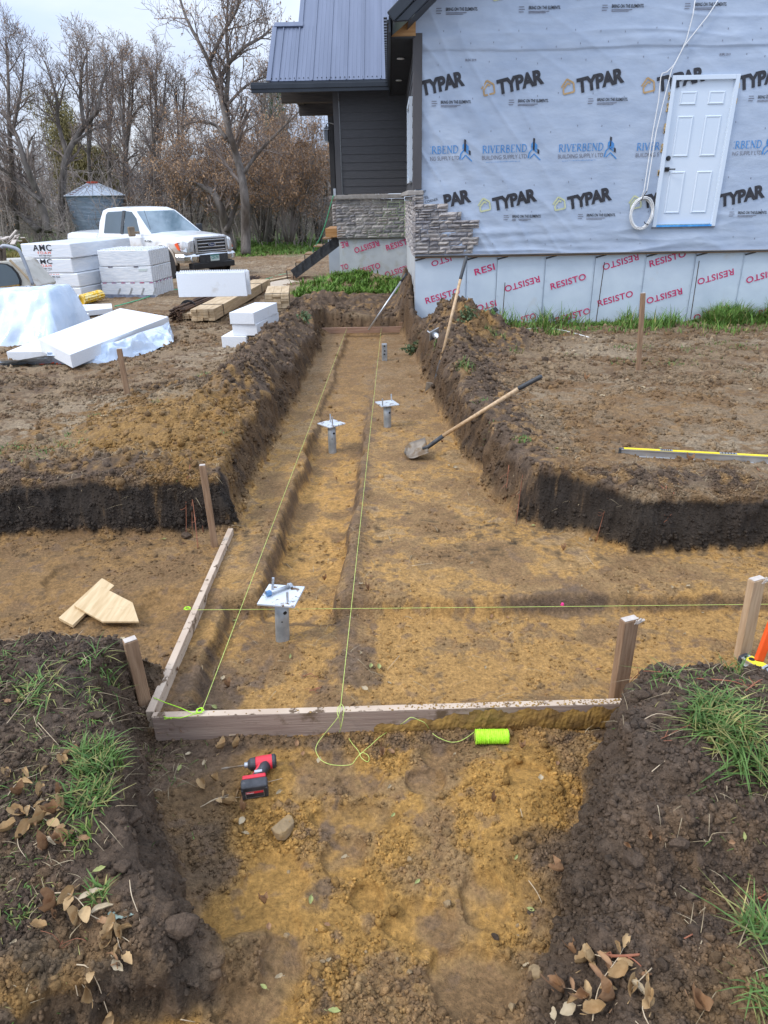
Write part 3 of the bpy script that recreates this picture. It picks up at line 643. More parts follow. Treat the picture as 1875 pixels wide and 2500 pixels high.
# door
dr = MB(); dr.bar((4.32, YW + .035, 2.385), (5.205, YW + .035, 2.385), .05, 1.99, up=(0, 0, 1))
door = dr.build('door', M_white, house)
pn = MB()
for cx in (4.55, 4.975):
    for (za, zb) in ((3.06, 3.24), (2.36, 2.92), (1.55, 2.16)):
        a, b = cx - .125, cx + .125
        outer = [(a, za), (b, za), (b, zb), (a, zb)]; inn = [(a + .035, za + .035), (b - .035, za + .035), (b - .035, zb - .035), (a + .035, zb - .035)]
        mid = [(a + .016, za + .016), (b - .016, za + .016), (b - .016, zb - .016), (a + .016, zb - .016)]
        Yf = YW + .0085
        V = [(x, Yf, z) for x, z in outer] + [(x, Yf - .013, z) for x, z in mid] + [(x, Yf - .006, z) for x, z in inn]
        pn.new(); pn.add(V, [(i, (i + 1) % 4, 4 + (i + 1) % 4, 4 + i) for i in range(4)] + [(4 + i, 4 + (i + 1) % 4, 8 + (i + 1) % 4, 8 + i) for i in range(4)] + [(8, 9, 10, 11)])
[q.build('raised_panel', M_white, door) for q in pn.pieces()]
hb = MB(); hb.box((4.375, YW - .006, 2.19), (.062, .03, .062)); hb.tube([(4.375, YW - .02, 2.19), (4.375, YW - .055, 2.19), (4.40, YW - .06, 2.19), (4.485, YW - .06, 2.19)], .010, 8)
hb.build('door_handle', M_black, door, bevel=.004)
db = MB(); db.lathe([(.036, 0), (.036, .012), (.022, .03), (.0, .03)], (4.375, YW + .008, 2.345), 20, Matrix.Rotation(R(90), 3, 'X')); db.build('deadbolt', M_black, door)
fr = MB()
fr.box((4.288, YW - .012, 2.40), (.06, .05, 2.09)); fr.box((5.237, YW - .012, 2.40), (.06, .05, 2.09)); fr.box((4.7625, YW - .012, 3.414), (.888, .05, .062))
fr.box((4.315, YW + .045, 2.40), (.012, .08, 2.05)); fr.box((5.212, YW + .045, 2.40), (.014, .08, 2.05)); fr.box((4.7625, YW + .045, 3.376), (.88, .08, .012))
fr.build('door_frame', M_white, house, bevel=.004)
th = MB(); th.box((4.7625, YW - .005, 1.368), (.886, .075, .028)); th.build('threshold', M_film, house)
tk = MB(); tk.box((4.7625, YW - .012, 1.343), (1.02, .045, .014)); tk.build('sill_strip', M_greyink, house)
fo = MB()
for z in (3.2, 3.05, 2.75, 2.5, 2.18):
    for k in range(4): fo.box((4.256 + rnd.uniform(-.012, .004), YW - .012, z + rnd.uniform(-.06, .06)), (.02, .02, rnd.uniform(.02, .06)), Matrix.Rotation(rnd.uniform(-.4, .4), 3, 'Y'))
for z in (3.3, 3.1): fo.box((5.272, YW - .012, z), (.02, .02, .07))
fo.build('spray_foam', mat('dried spray foam', (.55, .36, .14), (.66, .48, .24), .9, scale=20), house)
# foundation insulation
fxs = [aty(px, 720, YW).x for px in (1018, 1138, 1211, 1327, 1446, 1567, 1686, 1802)] + [6.55, 7.2, 8.2, 9.2, 10.2]
fxs[0] = XC
for i in range(len(fxs) - 1):
    p = MB(); p.box(((fxs[i] + fxs[i + 1]) / 2, YW + .055 + .004 * (i % 2), .15), (fxs[i + 1] - fxs[i] - .006, .06, 1.62)); p.build('insulation_panel', M_found, house)
bk = MB(); bk.box(((XC + 10.2) / 2, YW + .20, .2), (10.2 - XC - .1, .2, 1.5)); bk.build('foundation_wall', mat('concrete', (.3, .3, .29), (.36, .36, .35), .9), house)
tp = MB()
for x in fxs[1:8]:
    tp.box((x - .018, YW + .020, .15), (.004, .006, 1.6))
    for k in range(9): tp.box((x + (-.03 if k % 2 else .025), YW + .021, .80 - k * .12), (.022, .004, .003))
tp.build('panel_seam', M_seam, house)
tp = MB()
for x in fxs[0:8]:
    tp.new(); tp.bar((x + .0, YW + .016, .905), (x + .17, YW + .016, .945), .008, .022)
[q.build('black_tape', M_black, house) for q in tp.pieces()]
fl_ = MB(); fl_.box(((XC + 10.2) / 2, YW - .010, .968), (10.2 - XC, .09, .022)); fl_.build('base_flashing', mat('brown flashing', (.035, .028, .022), (.06, .05, .04), .5), house)
fl_ = MB(); fl_.box(((XC + 10.2) / 2, YW + .035, .948), (10.2 - XC, .05, .012)); fl_.build('sill_plate', M_ply, house)
mr_ = MB()
def resisto(px, py, inv=False, s='RESISTO', w=None, h=0.105, Y=YW, scale=1.0, ang=15.5):
    p = aty(px, py, Y); fnl = lambda u, v: None
    c, sn = math.cos(R(ang)), math.sin(R(ang)); x0, z0 = p.x, p.z
    def fn(u, v):
        if inv: u, v = -u, -v
        return (x0 + c * u - sn * v, Y + .021, z0 + sn * u + c * v)
    ww = (w or 0.595 * len(s) / 7) * scale
    put_text(mr_, s, fn, ww, h * scale, 0.014, 1.05)
cv = lambda a, b: (1000 + a / 1.896, 380 + b / 1.896)
for (a, b, inv, s_) in ((78, 688, 0, 'RESISTO'), (657, 622, 0, 'RESISTO'), (875, 700, 0, 'RESISTO'), (1115, 517, 0, 'RESISTO'), (680, 778, 0, 'RESISTO'), (305, 556, 0, 'RESI'), (520, 775, 0, 'STO'),
                         (600, 556, 1, 'RESISTO'), (1060, 453, 1, 'RESISTO'), (1262, 612, 1, 'RESISTO'), (1502, 522, 1, 'RESISTO'), (1480, 692, 1, 'RESISTO'), (398, 668, 1, 'ISTO'), (1730, 515, 1, 'RESISTO'), (1620, 745, 0, 'RESISTO')):
    resisto(*cv(a, b), inv, s_)
resisto(*cv(190, 462), True, 'ISTO', h=.09)
[q.build('crimson_lettering', M_red, house, fix=False) for q in mr_.pieces()]
tr = MB()   # torn corner of the facing
q = [aty(*cv(a, b), YW) for a, b in ((318, 738), (400, 700), (412, 715), (345, 765))]
tr.add([(p.x, YW + .018 - .03 * (i == 2), p.z) for i, p in enumerate(q)], [(0, 1, 2, 3)]); tr.build('torn_facing', M_black, house)
# siding on the garage flank and on the wing
def laps(mb, a, b, z0, z1, n, nrm, d=.012):
    h = (z1 - z0) / n; nrm = Vector(nrm)
    for i in range(n):
        za, zb = z0 + i * h, z0 + (i + 1) * h + .004
        A, B = Vector((*a, za)), Vector((*b, za)); A2, B2 = Vector((*a, zb)), Vector((*b, zb))
        o1 = nrm * (d + .004); o2 = nrm * .003
        vs = [A + o1, B + o1, B2 + o2, A2 + o2, A, B, B2, A2]
        mb.add(vs, [(0, 1, 2, 3), (4, 7, 6, 5), (0, 4, 5, 1), (3, 2, 6, 7), (0, 3, 7, 4), (1, 5, 6, 2)])
sd = MB(); laps(sd, (XC, YW + .09), (XC, YV), 1.97, 4.05, 13, (-1, 0, 0)); sd.build('flank_siding', M_side, house)
sd = MB(); laps(sd, (XV + .14, YV), (XC, YV), 1.96, 4.16, 13, (0, -1, 0)); sd.build('wing_siding', M_side, house)
ct = MB(); ct.box((XV + .06, YV - .02, 3.06), (.13, .05, 2.22)); ct.build('wing_corner_trim', M_trim, house)
ct = MB(); ct.box((XC + .03, YW - .035, 3.005), (.135, .06, 2.06)); ct.box((XC - .026, YW + .045, 3.005), (.03, .1, 2.06)); ct.build('corner_trim', M_trim, house, bevel=.003)
# flank window seen nearly edge-on
wn = MB()
for y in (13.2, 14.7): wn.box((XC - .035, y, 2.75), (.06, .07, 1.25))
for z in (2.14, 3.36): wn.box((XC - .035, 13.95, z), (.06, 1.44, .07))
wf = wn.build('window', M_white, house); gl = MB(); gl.box((XC - .015, 13.95, 2.75), (.012, 1.42, 1.15)); gl.build('pane', M_glass, wf)
# stone veneer
sb = MB(); rs_ = random.Random(11)
TINTS = [(1.0, .97, .93), (.72, .70, .71), (1.28, 1.22, 1.15), (.88, .84, .82), (1.1, 1.02, .95), (.66, .66, .70), (1.18, 1.12, 1.08), (.95, .90, .84)]
def stone(o, ux, nx, u0, u1, z0, z1, dmin=.035, dmax=.07):
    """one rough stone: front face with a chipped, uneven outline"""
    ux, nx, o = Vector(ux), Vector(nx), Vector(o); d = rs_.uniform(dmin, dmax); g = .004
    u0 += g; u1 -= g; z0 += g; z1 -= g; k = max(2, int((u1 - u0) / .04)); kk = rs_.uniform(.85, 1.15); sb.col = tuple(c * kk for c in rs_.choice(TINTS))
    nu, nv = k, 2; vs = []
    for j in range(nv + 1):
        for i in range(nu + 1):
            e = (i in (0, nu)) or (j in (0, nv)); dd = d * (rs_.uniform(.55, .8) if e else rs_.uniform(.9, 1.25))
            vs.append(o + ux * (lerp(u0, u1, i / nu) + (0 if i in (0, nu) else rs_.uniform(-.008, .008))) + nx * dd + Vector((0, 0, lerp(z0, z1, j / nv) + (rs_.uniform(-.004, .004) if j else 0))))
    n = len(vs); back = [o + ux * u + Vector((0, 0, z)) for u, z in ((u0, z0), (u1, z0), (u1, z1), (u0, z1))]
    fs = [(j * (nu + 1) + i, j * (nu + 1) + i + 1, (j + 1) * (nu + 1) + i + 1, (j + 1) * (nu + 1) + i) for j in range(nv) for i in range(nu)]
    W_ = nu + 1; TL, TR = nv * W_, nv * W_ + nu
    fs += [tuple([n, n + 1] + list(range(nu, -1, -1))), tuple([n + 3] + list(range(TL, TR + 1)) + [n + 2]), tuple([n] + [j * W_ for j in range(nv + 1)] + [n + 3]), tuple([n + 2] + [j * W_ + nu for j in range(nv, -1, -1)] + [n + 1])]
    sb.add(vs + back, fs)
def course(o, ux, nx, u0, u1, z0, z1, l0=.10, l1=.32, **k):
    u = u0
    while u < u1 - .03:
        l = rs_.uniform(l0, l1); e = min(u + l, u1)
        if u1 - e < .07: e = u1
        if z1 - z0 > .075 and rs_.random() < .25:
            zm = lerp(z0, z1, rs_.uniform(.4, .6)); stone(o, ux, nx, u, e, z0, zm, **k); stone(o, ux, nx, u, e, zm, z1, **k)
        else: stone(o, ux, nx, u, e, z0, z1, **k)
        u = e
def zc(px, py): return aty(px, py, YW - .05).z
rows = [(240, 312, 605), (312, 372, 608), (372, 458, 988), (458, 503, 980), (503, 583, 1195), (583, 635, 1190), (635, 690, 1475), (690, 770, 1470), (770, 830, 1375), (830, 898, 1370), (898, 965, 1465), (965, 1030, 1455), (1030, 1097, 1378), (1097, 1160, 1370)]
for (a, b, xe) in rows:
    z1, z0 = zc(1010, 440 + a / 6.38), zc(1010, 440 + b / 6.38); x1 = aty(940 + xe / 6.38, 440 + a / 6.38, YW - .05).x
    course((XC - .05, YW - .004, 0), (1, 0, 0), (0, -1, 0), 0, x1 - XC + .05, z0, z1)
zs = 0.985
while zs < 1.86:
    h = min(rs_.uniform(.055, .095), 1.88 - zs)
    course((XC + .002, YW - .06, 0), (0, 1, 0), (-1, 0, 0), 0, 6.0, zs, zs + h, dmin=.03, dmax=.06); zs += h
sb.build('corner_stone_veneer', M_stone, house, colors=True); sb = MB()
zs = 0.985
while zs < 1.82:
    h = min(rs_.uniform(.06, .11), 1.85 - zs)
    course((XV - .04, YV - .002, 0), (1, 0, 0), (0, -1, 0), 0, XC - XV - .01, zs, zs + h, .1, .36, dmin=.03, dmax=.055); zs += h
sb.build('wing_stone_veneer', M_stone, house, colors=True)
si = MB(); si.box(((XV + XC) / 2 - .05, YV - .05, 1.90), (XC - XV - .02, .15, .09)); si.box((XC - .065, (YW + YV) / 2 + .03, 1.925), (.14, YV - YW - .0, .075)); si.box((XC + .0, YW - .01, 1.925), (.26, .12, .07))
si.build('stone_ledge', M_sill, house, bevel=.012)
fw = MB(); fw.box(((XV + XC) / 2, YV + .06, .2), (XC - XV, .10, 1.5)); fw.box((XC + .02, (YW + YV) / 2, .2), (.05, YV - YW - .2, 1.5)); fw.build('wing_insulation', mat('pale insulation board', (.46, .48, .50), (.54, .56, .57), .6, scale=3, dirt=((.42, .41, .36), 5, .5, .72)), house)
fb = MB(); fb.box(((XV + XC) / 2, YV - .01, .968), (XC - XV + .03, .06, .03)); fb.build('wing_flashing', M_beam, house)
mr_ = MB()
cz = lambda a, b: (680 + a / 2.675, 420 + b / 2.675)
for (a, b, inv, s_, w_) in ((650, 445, 1, 'RESISTO', .62), (708, 515, 0, 'RESIST', .53), (510, 676, 0, 'RESISTO', .62), (850, 605, 1, 'RESISTO', .62), (447, 447, 1, 'RE', .17), (414, 645, 0, 'TO', .18)):
    resisto(*cz(a, b), inv, s_, w_ * 1.02, .135, Y=YV - .03)
[q.build('crimson_lettering', M_red, house, fix=False) for q in mr_.pieces()]
# porch bay to the left of the wing
XP = XV - .32; YP = 21.0
pb = MB(); laps(pb, (XP, YP), (XV + .1, YP), 1.9, 4.6, 16, (0, -1, 0)); pb.build('porch_siding', M_soffit, house)
pb = MB(); pb.box((XP + .02, YP - .03, 3.25), (.13, .06, 2.7)); pb.build('porch_corner_trim', M_soffit, house)
pb = MB(); pb.box((XV + .0, 19.4, 3.0), (.02, 2.7, 2.2)); pb.build('porch_return_wall', M_soffit, house)
sb = MB(); zs = .98
while zs < 1.82:
    h = min(rs_.uniform(.06, .11), 1.85 - zs); course((XP - .04, YP - .03, 0), (1, 0, 0), (0, -1, 0), 0, .5, zs + .25 * 0, zs + h, .1, .3); zs += h
sb.build('porch_stone_veneer', M_stone, house, colors=True)
si = MB(); si.box((XP + .22, YP - .06, 1.90), (.62, .15, .09)); si.build('porch_ledge', M_sill, house, bevel=.012)
dk = MB(); dk.box((XV - .14, YV + 1.0, 1.10), (.40, 1.6, .20)); dk.build('porch_rim_board', mat('orange deck board', (.36, .17, .05), (.46, .24, .09), .7, scale=6, stretch=(.5, 4, 4)), house)
fw = MB(); fw.box((XV - .2, 20.9, .25), (.62, .08, 1.4)); fw.build('porch_insulation', M_found, house)
bm_ = MB(); p = aty(686, 217, YV + .3); q = aty(810, 250, YV + .3); bm_.box(((p.x + XV) / 2, YV + .3, (p.z + q.z) / 2), (XV - p.x + .0, .2, p.z - q.z)); 
p = aty(725, 250, YV + 2.6); q = aty(810, 281, YV + 2.6); bm_.box(((p.x + XV) / 2 + .1, YV + 2.6, (p.z + q.z) / 2 + .03), (XV - p.x + .1, .2, p.z - q.z + .06)); 
p = aty(705, 250, YV + 1.4); bm_.box((p.x + .18, YV + 1.45, 4.20), (.18, 2.3, .2)); bm_.build('porch_beam', M_beam, house, bevel=.008)
bl = MB(); p = aty(688, 214, YV + .3); bl.box((p.x + .3, YV + .25, p.z + .02), (.75, .12, .05)); bl.build('beam_shim', M_ply, house)
lt = MB(); p = aty(798, 335, 20.0); lt.lathe([(.01, .32), (.035, .25), (.10, .20), (.10, .18), (.055, .17), (.0, .17)], (p.x, 20, p.z - .02), 6); lt.lathe([(.055, -.12), (.07, -.10), (.07, -.09)], (p.x, 20, p.z), 6)
for k in range(4): lt.bar((p.x + .055 * math.cos(k * 1.57 + .4), 20 + .055 * math.sin(k * 1.57 + .4), p.z - .1), (p.x + .08 * math.cos(k * 1.57 + .4), 20 + .08 * math.sin(k * 1.57 + .4), p.z + .16), .012, .012)
lt.tube([(p.x, 20, p.z + .28), (p.x + .06, 20, p.z + .33), (XV - .02, 20, p.z + .26)], .012, 6)
ln_ = lt.build('wall_lantern', M_galv, house); g_ = MB(); g_.lathe([(.05, -.1), (.068, .15)], (p.x, 20, p.z), 6); g_.build('pane', M_glass, ln_)
ob_ = MB(); p = aty(815, 470, YV - .05); ob_.box((XV - .05, YV + .0, p.z), (.06, .08, .17)); ob_.build('outlet_box', M_galv, house, bevel=.006)
# wing roof
RM = 0.80; N_ = Vector((0, -RM, 1)).normalized(); E0 = Vector((0, 17.4, 4.22))
def roof_hit(px, py):
    d = _ray(px, py); o = Vector((0, 0, CAMZ)); return o + d * ((E0 - o).dot(N_) / d.dot(N_))
A = roof_hit(655, 198); B = roof_hit(668, 66); Cc = roof_hit(735, 62)
def rp(x, t, lift=0.0): return Vector((x, 17.4 + t, 4.22 + RM * t)) + N_ * lift
xl_, xm_, xr_ = A.x + .02, Cc.x, 0.42; t1 = (B.y - 17.4); t2 = 4.6
rf = MB()
rf.prism([(xl_, 0), (xr_, 0), (xr_, t1), (xl_, t1)], lambda p: rp(*p), lambda p: rp(*p, -.05))
rf.prism([(xm_, t1), (xr_, t1), (xr_, t2), (xm_, t2)], lambda p: rp(*p), lambda p: rp(*p, -.05))
wing_roof = rf.build('wing_roof', M_roof, house)
ri = MB(); x = xl_ + .20; step = 0.372
while x < xr_:
    te = t1 if x < xm_ - .01 else t2
    ri.bar(rp(x, -.015, .013), rp(x, te, .013), .022, .028, up=N_)
    for k in range(1, 4): ri.bar(rp(x + step * k / 4, -.01, .003), rp(x + step * k / 4, te, .003), .05, .006, up=N_)
    x += step
ri.build('roof_rib', M_roof, wing_roof)
sc = MB(); x = xl_ + .05
while x < xr_: sc.box(rp(x, .06, .012), (.018, .018, .018)); x += .1
sc.build('roof_screw', M_fascia, wing_roof)
cp = MB(); cp.bar(rp(xl_ - .02, t1 + .02, .03), rp(xm_ + .05, t1 + .02, .03), .16, .03, up=N_); cp.bar(rp(xm_ - .01, t1 - .05, .02), rp(xm_ - .01, t2, .02), .10, .03, up=N_); cp.bar(rp(xl_ - .01, -.02, .02), rp(xl_ - .01, t1, .02), .10, .03, up=N_)
cp.build('ridge_cap', M_roof, wing_roof)
gu = MB(); gu.box(((xl_ + xr_) / 2 - .2, 17.40, 4.10), (xr_ - xl_ + .42, .05, .20)); gu.box(((xl_ + xr_) / 2 - .2, 17.365, 4.12), (xr_ - xl_ + .42, .03, .10)); gu.build('wing_fascia', M_fascia, house, bevel=.01)
sf = MB(); sf.box(((xl_ + xr_) / 2, 17.72, 4.10), (xr_ - xl_, .62, .02)); sf.box((xl_ + .4, 19.4, 4.45), (.9, 2.6, .02)); sf.build('wing_soffit', M_soffit, house)
# garage roof and its left eave
GX, GZ, GM = 0.045, 4.17, 0.84
gr = MB()
def gp(x, y, l=0.0): return Vector((x - GM * l / math.hypot(1, GM), y, GZ + GM * (x - GX) + l / math.hypot(1, GM)))
gr.prism([(GX, 11.42), (5.3, 11.42), (5.3, 18.5), (GX, 18.5)], lambda p: gp(*p, .0), lambda p: gp(*p, -.06))
gr.prism([(5.3, 11.42), (10.6, 11.42), (10.6, 18.5), (5.3, 18.5)], lambda p: Vector((p[0], p[1], GZ + GM * (10.6 - p[0]))), lambda p: Vector((p[0], p[1], GZ + GM * (10.6 - p[0]) - .07)))
groof = gr.build('garage_roof', M_roof, house)
rk = MB(); rk.prism([(0, .03), (0, -.14), (.0, -.145)], lambda p: gp(GX, 11.40, p[1]), lambda p: gp(5.3, 11.40, p[1])); rk = MB()
for (l0, l1, y0, y1) in ((.035, -.11, 11.36, 11.42), (-.112, -.23, 11.385, 11.43)):
    V = [gp(GX - .02, y0, l0), gp(5.3, y0, l0), gp(5.3, y0, l1), gp(GX - .02 + .12 * (l1 < -.2), y0, l1), gp(GX - .02, y1, l0), gp(5.3, y1, l0), gp(5.3, y1, l1), gp(GX - .02 + .12 * (l1 < -.2), y1, l1)]
    rk.add(V, [(0, 1, 2, 3), (7, 6, 5, 4), (0, 4, 5, 1), (1, 5, 6, 2), (2, 6, 7, 3), (3, 7, 4, 0)])
rk.build('rake_fascia', M_fascia, house, bevel=.012)
rs2 = MB(); V = [gp(GX + .1, 11.43, -.235), gp(5.3, 11.43, -.235), gp(5.3, 12.0, -.235), gp(GX + .1, 12.0, -.235)]; rs2.add(V, [(0, 1, 2, 3)]); rs2.build('rake_soffit', M_soffit, house)
ev = MB(); ev.box((GX - .005, 14.72, 4.06), (.03, 6.5, .20)); ev.box((GX - .03, 14.72, 4.09), (.035, 6.5, .05)); ev.build('eave_fascia', M_fascia, house, bevel=.006)
dp = MB(); y = 11.6
while y < 17.6: dp.lathe([(.016, 0), (.016, .05)], (GX - .04, y, 4.155), 8, Matrix.Rotation(R(-90), 3, 'Y')); y += .19
dp.build('roof_rib_end', M_fascia, groof)
es = MB(); es.box((.235, 14.98, 3.985), (.36, 6.1, .015)); 
y = 11.95
while y < 17.8: es.box((.235, y, 3.974), (.35, .014, .012)); y += .075
soff = es.build('eave_soffit', M_soffit, house)
for y in (13.4, 15.7):
    l_ = MB(); l_.lathe([(.05, 0), (.062, -.012), (.062, -.016)], (.22, y, 3.966), 20); l_.build('soffit_light', M_lamp, soff)
eo = MB(); eo.add([(XC - .36, 11.93, 4.0), (XC + .0, 11.93, 4.0), (XC + .0, 11.93, 4.26)], [(0, 1, 2)]); eo.add([(XC - .36, 11.96, 4.0), (XC, 11.96, 4.0), (XC, 11.96, 4.26)], [(0, 1, 2)]); eo.build('gable_sheathing', M_ply, house)
ns = MB()
for a, b in ((1352, 4), (1360, 22)): pass
# leftover house bulk so that the building has depth
bkw = MB(); bkw.box((10.25, 15, 2.4), (.1, 6.2, 4.4)); bkw.build('far_side_wall', M_wrap, house)
# hanging cable
cbm = mat('white cable sheath', (.70, .70, .69), (.78, .78, .77), .5)
cable = thing('hanging_cable', aty(1567, 520, YW - .06), 'white electrical cable hanging down the wrap and coiled up beside the door', 'cable')
wp = lambda px, py, d=.05: aty(px, py, YW - d)
t_ = MB(); t_.tube([wp(1697, 0), wp(1692, 36), wp(1676, 97), wp(1660, 132), wp(1640, 170), wp(1622, 240), wp(1602, 322), wp(1579, 467), wp(1567, 482)], .008, 6)
t_.tube([wp(1753, 0), wp(1728, 39), wp(1671, 111), wp(1646, 158), wp(1628, 176), wp(1617, 179), wp(1613, 190), wp(1608, 245), wp(1594, 322), wp(1572, 467), wp(1566, 482)], .008, 6)
t_.build('cable_run', cbm, cable, smooth=True)
c_ = MB(); cc0 = aty(1567, 521, YW - .06); pts = []
for i in range(0, 9 * 28 + 1):
    a = 2 * math.pi * i / 28; k = 1 + .07 * math.sin(i * .37) + .03 * math.sin(i * .11 + 1); pts.append((cc0.x + .175 * k * math.cos(a) + .012 * math.sin(i * .05), YW - .05 - .02 * math.sin(i * .21) - .015, cc0.z + .225 * k * math.sin(a)))
c_.tube(pts, .008, 6); c_.build('cable_coil', cbm, cable, smooth=True)
tw = MB(); tw.tube([wp(1566, 490, .10), wp(1569, 482, .09), wp(1577, 470, .08), wp(1580, 466, .08)], .007, 6); tw.tube([wp(1573, 541, .10), wp(1575, 546, .1), wp(1583, 548, .1)], .007, 6); tw.build('wire_tie', M_black, cable)
for (a, b, c, d, lb) in ((1233, 690, 1226, 785, 'thin dark steel rod leaning against the foundation, leftmost of three'), (1476, 640, 1455, 782, 'thin dark steel rod leaning against the foundation between two crimson words'), (1707, 637, 1687, 772, 'thin dark steel rod leaning against the foundation below the door')):
    p, q = aty(a, b, YW - .02), aty(c, d, YW - .28); r_ = MB(); q.z = min(q.z, ground_z(q.x, q.y) - .02); r_.tube([p, q], .0075, 6); o = r_.build('steel_rod', mat('rusty rod', (.03, .025, .022), (.06, .04, .03), .7)); tag(o, lb, 'rod', 'steel rods against the foundation')
# ------------------------------------------------------------------ site materials
M_foam = mat('white foam', (0.70, 0.725, 0.755), (0.76, 0.775, 0.79), 0.8, scale=60, bump=0.2, bscale=120, spec=0.2, dirt=((.50, .45, .38), 2.6, .60, .85))
M_foam2 = mat('wrapped white foam', (0.70, 0.74, 0.79), (0.80, 0.82, 0.845), 0.28, scale=4, stretch=(1, 1, 6), bump=0.35, bscale=7)
M_film2 = mat('clear plastic sheeting', (0.47, 0.57, 0.70), (0.64, 0.71, 0.80), 0.2, scale=2.2, bump=0.6, bscale=9, spec=0.6)
M_lum = mat('fresh lumber', (0.46, 0.33, 0.19), (0.60, 0.46, 0.29), 0.75, scale=5, stretch=(3, .5, 3), bump=.1)
M_board = mat('pale framing board', (0.44, 0.33, 0.24), (0.56, 0.45, 0.34), 0.75, scale=6, stretch=(.7, .7, 7), bump=.15, dirt=((.11, .068, .036), 16, .57, .63))
M_board2 = mat('weathered purple brown board', (0.28, 0.20, 0.158), (0.38, 0.285, 0.225), 0.75, scale=6, stretch=(.5, 6, 9), bump=.2, dirt=((.14, .09, .05), 7, .54, .66))
M_stake = mat('weathered stake', (0.22, 0.13, 0.072), (0.33, 0.21, 0.125), 0.8, scale=9, stretch=(7, 7, .6), bump=.25, dirt=((.07, .045, .028), 7, .62, .75))
M_stake2 = mat('pale stake', (0.42, 0.28, 0.165), (0.54, 0.385, 0.24), 0.8, scale=9, stretch=(7, 7, .6), bump=.2, dirt=((.16, .10, .055), 9, .66, .72))
M_cut = mat('pale end grain', (0.44, 0.38, 0.33), (0.54, 0.48, 0.42), 0.8, scale=40)
M_pile = mat('galvanized pile', (0.30, 0.325, 0.335), (0.45, 0.475, 0.49), 0.5, 0.55, scale=14, detail=7, dirt=((.17, .12, .075), 12, .6, .74), bump=.1)
M_plate = mat('galvanized plate', (0.56, 0.60, 0.64), (0.68, 0.71, 0.74), 0.42, 0.35, scale=18, detail=7, dirt=((.16, .10, .055), 22, .57, .63))
M_hole = mat('dark hole', (.006, .006, .006))
M_lime = mat('lime mason line', (0.40, 0.80, 0.02), (0.52, 0.95, 0.05), 0.6, scale=60, bump=.3)
M_str = mat('string', (0.48, 0.60, 0.12), (0.58, 0.70, 0.2), 0.7, scale=60)
M_wood = mat('ash handle', (0.42, 0.27, 0.14), (0.56, 0.40, 0.24), 0.55, scale=10, stretch=(4, 4, 4), dirt=((.22, .14, .08), 14, .58, .72))
M_blk = mat('black grip', (0.022, 0.025, 0.03), (0.05, 0.055, 0.06), 0.5, scale=20, dirt=((.10, .08, .06), 18, .6, .8))
M_steel = mat('worn steel', (0.16, 0.13, 0.10), (0.26, 0.22, 0.17), 0.55, 0.3, scale=14, dirt=((.14, .09, .045), 9, .48, .62))
M_alu = mat('aluminium', (0.48, 0.50, 0.52), (0.58, 0.6, 0.61), 0.38, 0.7, scale=12, stretch=(1, 1, 1))
M_yellow = mat('yellow enamel', (0.78, 0.60, 0.01), (0.85, 0.68, 0.03), 0.4, scale=10, dirt=((.4, .3, .12), 20, .64, .74))
M_orange = mat('fluorescent orange', (0.85, 0.09, 0.01), (0.90, 0.12, 0.02), 0.45, scale=10)
M_redtool = mat('red tool plastic', (0.55, 0.018, 0.035), (0.65, 0.03, 0.05), 0.45, scale=10, dirt=((.30, .16, .12), 40, .66, .75))
M_blktool = mat('black tool rubber', (0.02, 0.021, 0.024), (0.05, 0.05, 0.055), 0.5, scale=30, dirt=((.16, .15, .14), 35, .62, .75))
M_root = mat('orange root', (0.22, 0.075, 0.035), (0.34, 0.13, 0.07), 0.8, scale=20)
M_twig = mat('pale twig', (0.42, 0.32, 0.20), (0.55, 0.44, 0.30), 0.8, scale=20)
M_mud = mat('smeared mud', (0.20, 0.115, 0.035), (0.36, 0.21, 0.05), 0.85, scale=14, detail=6, bump=.6, bscale=40)

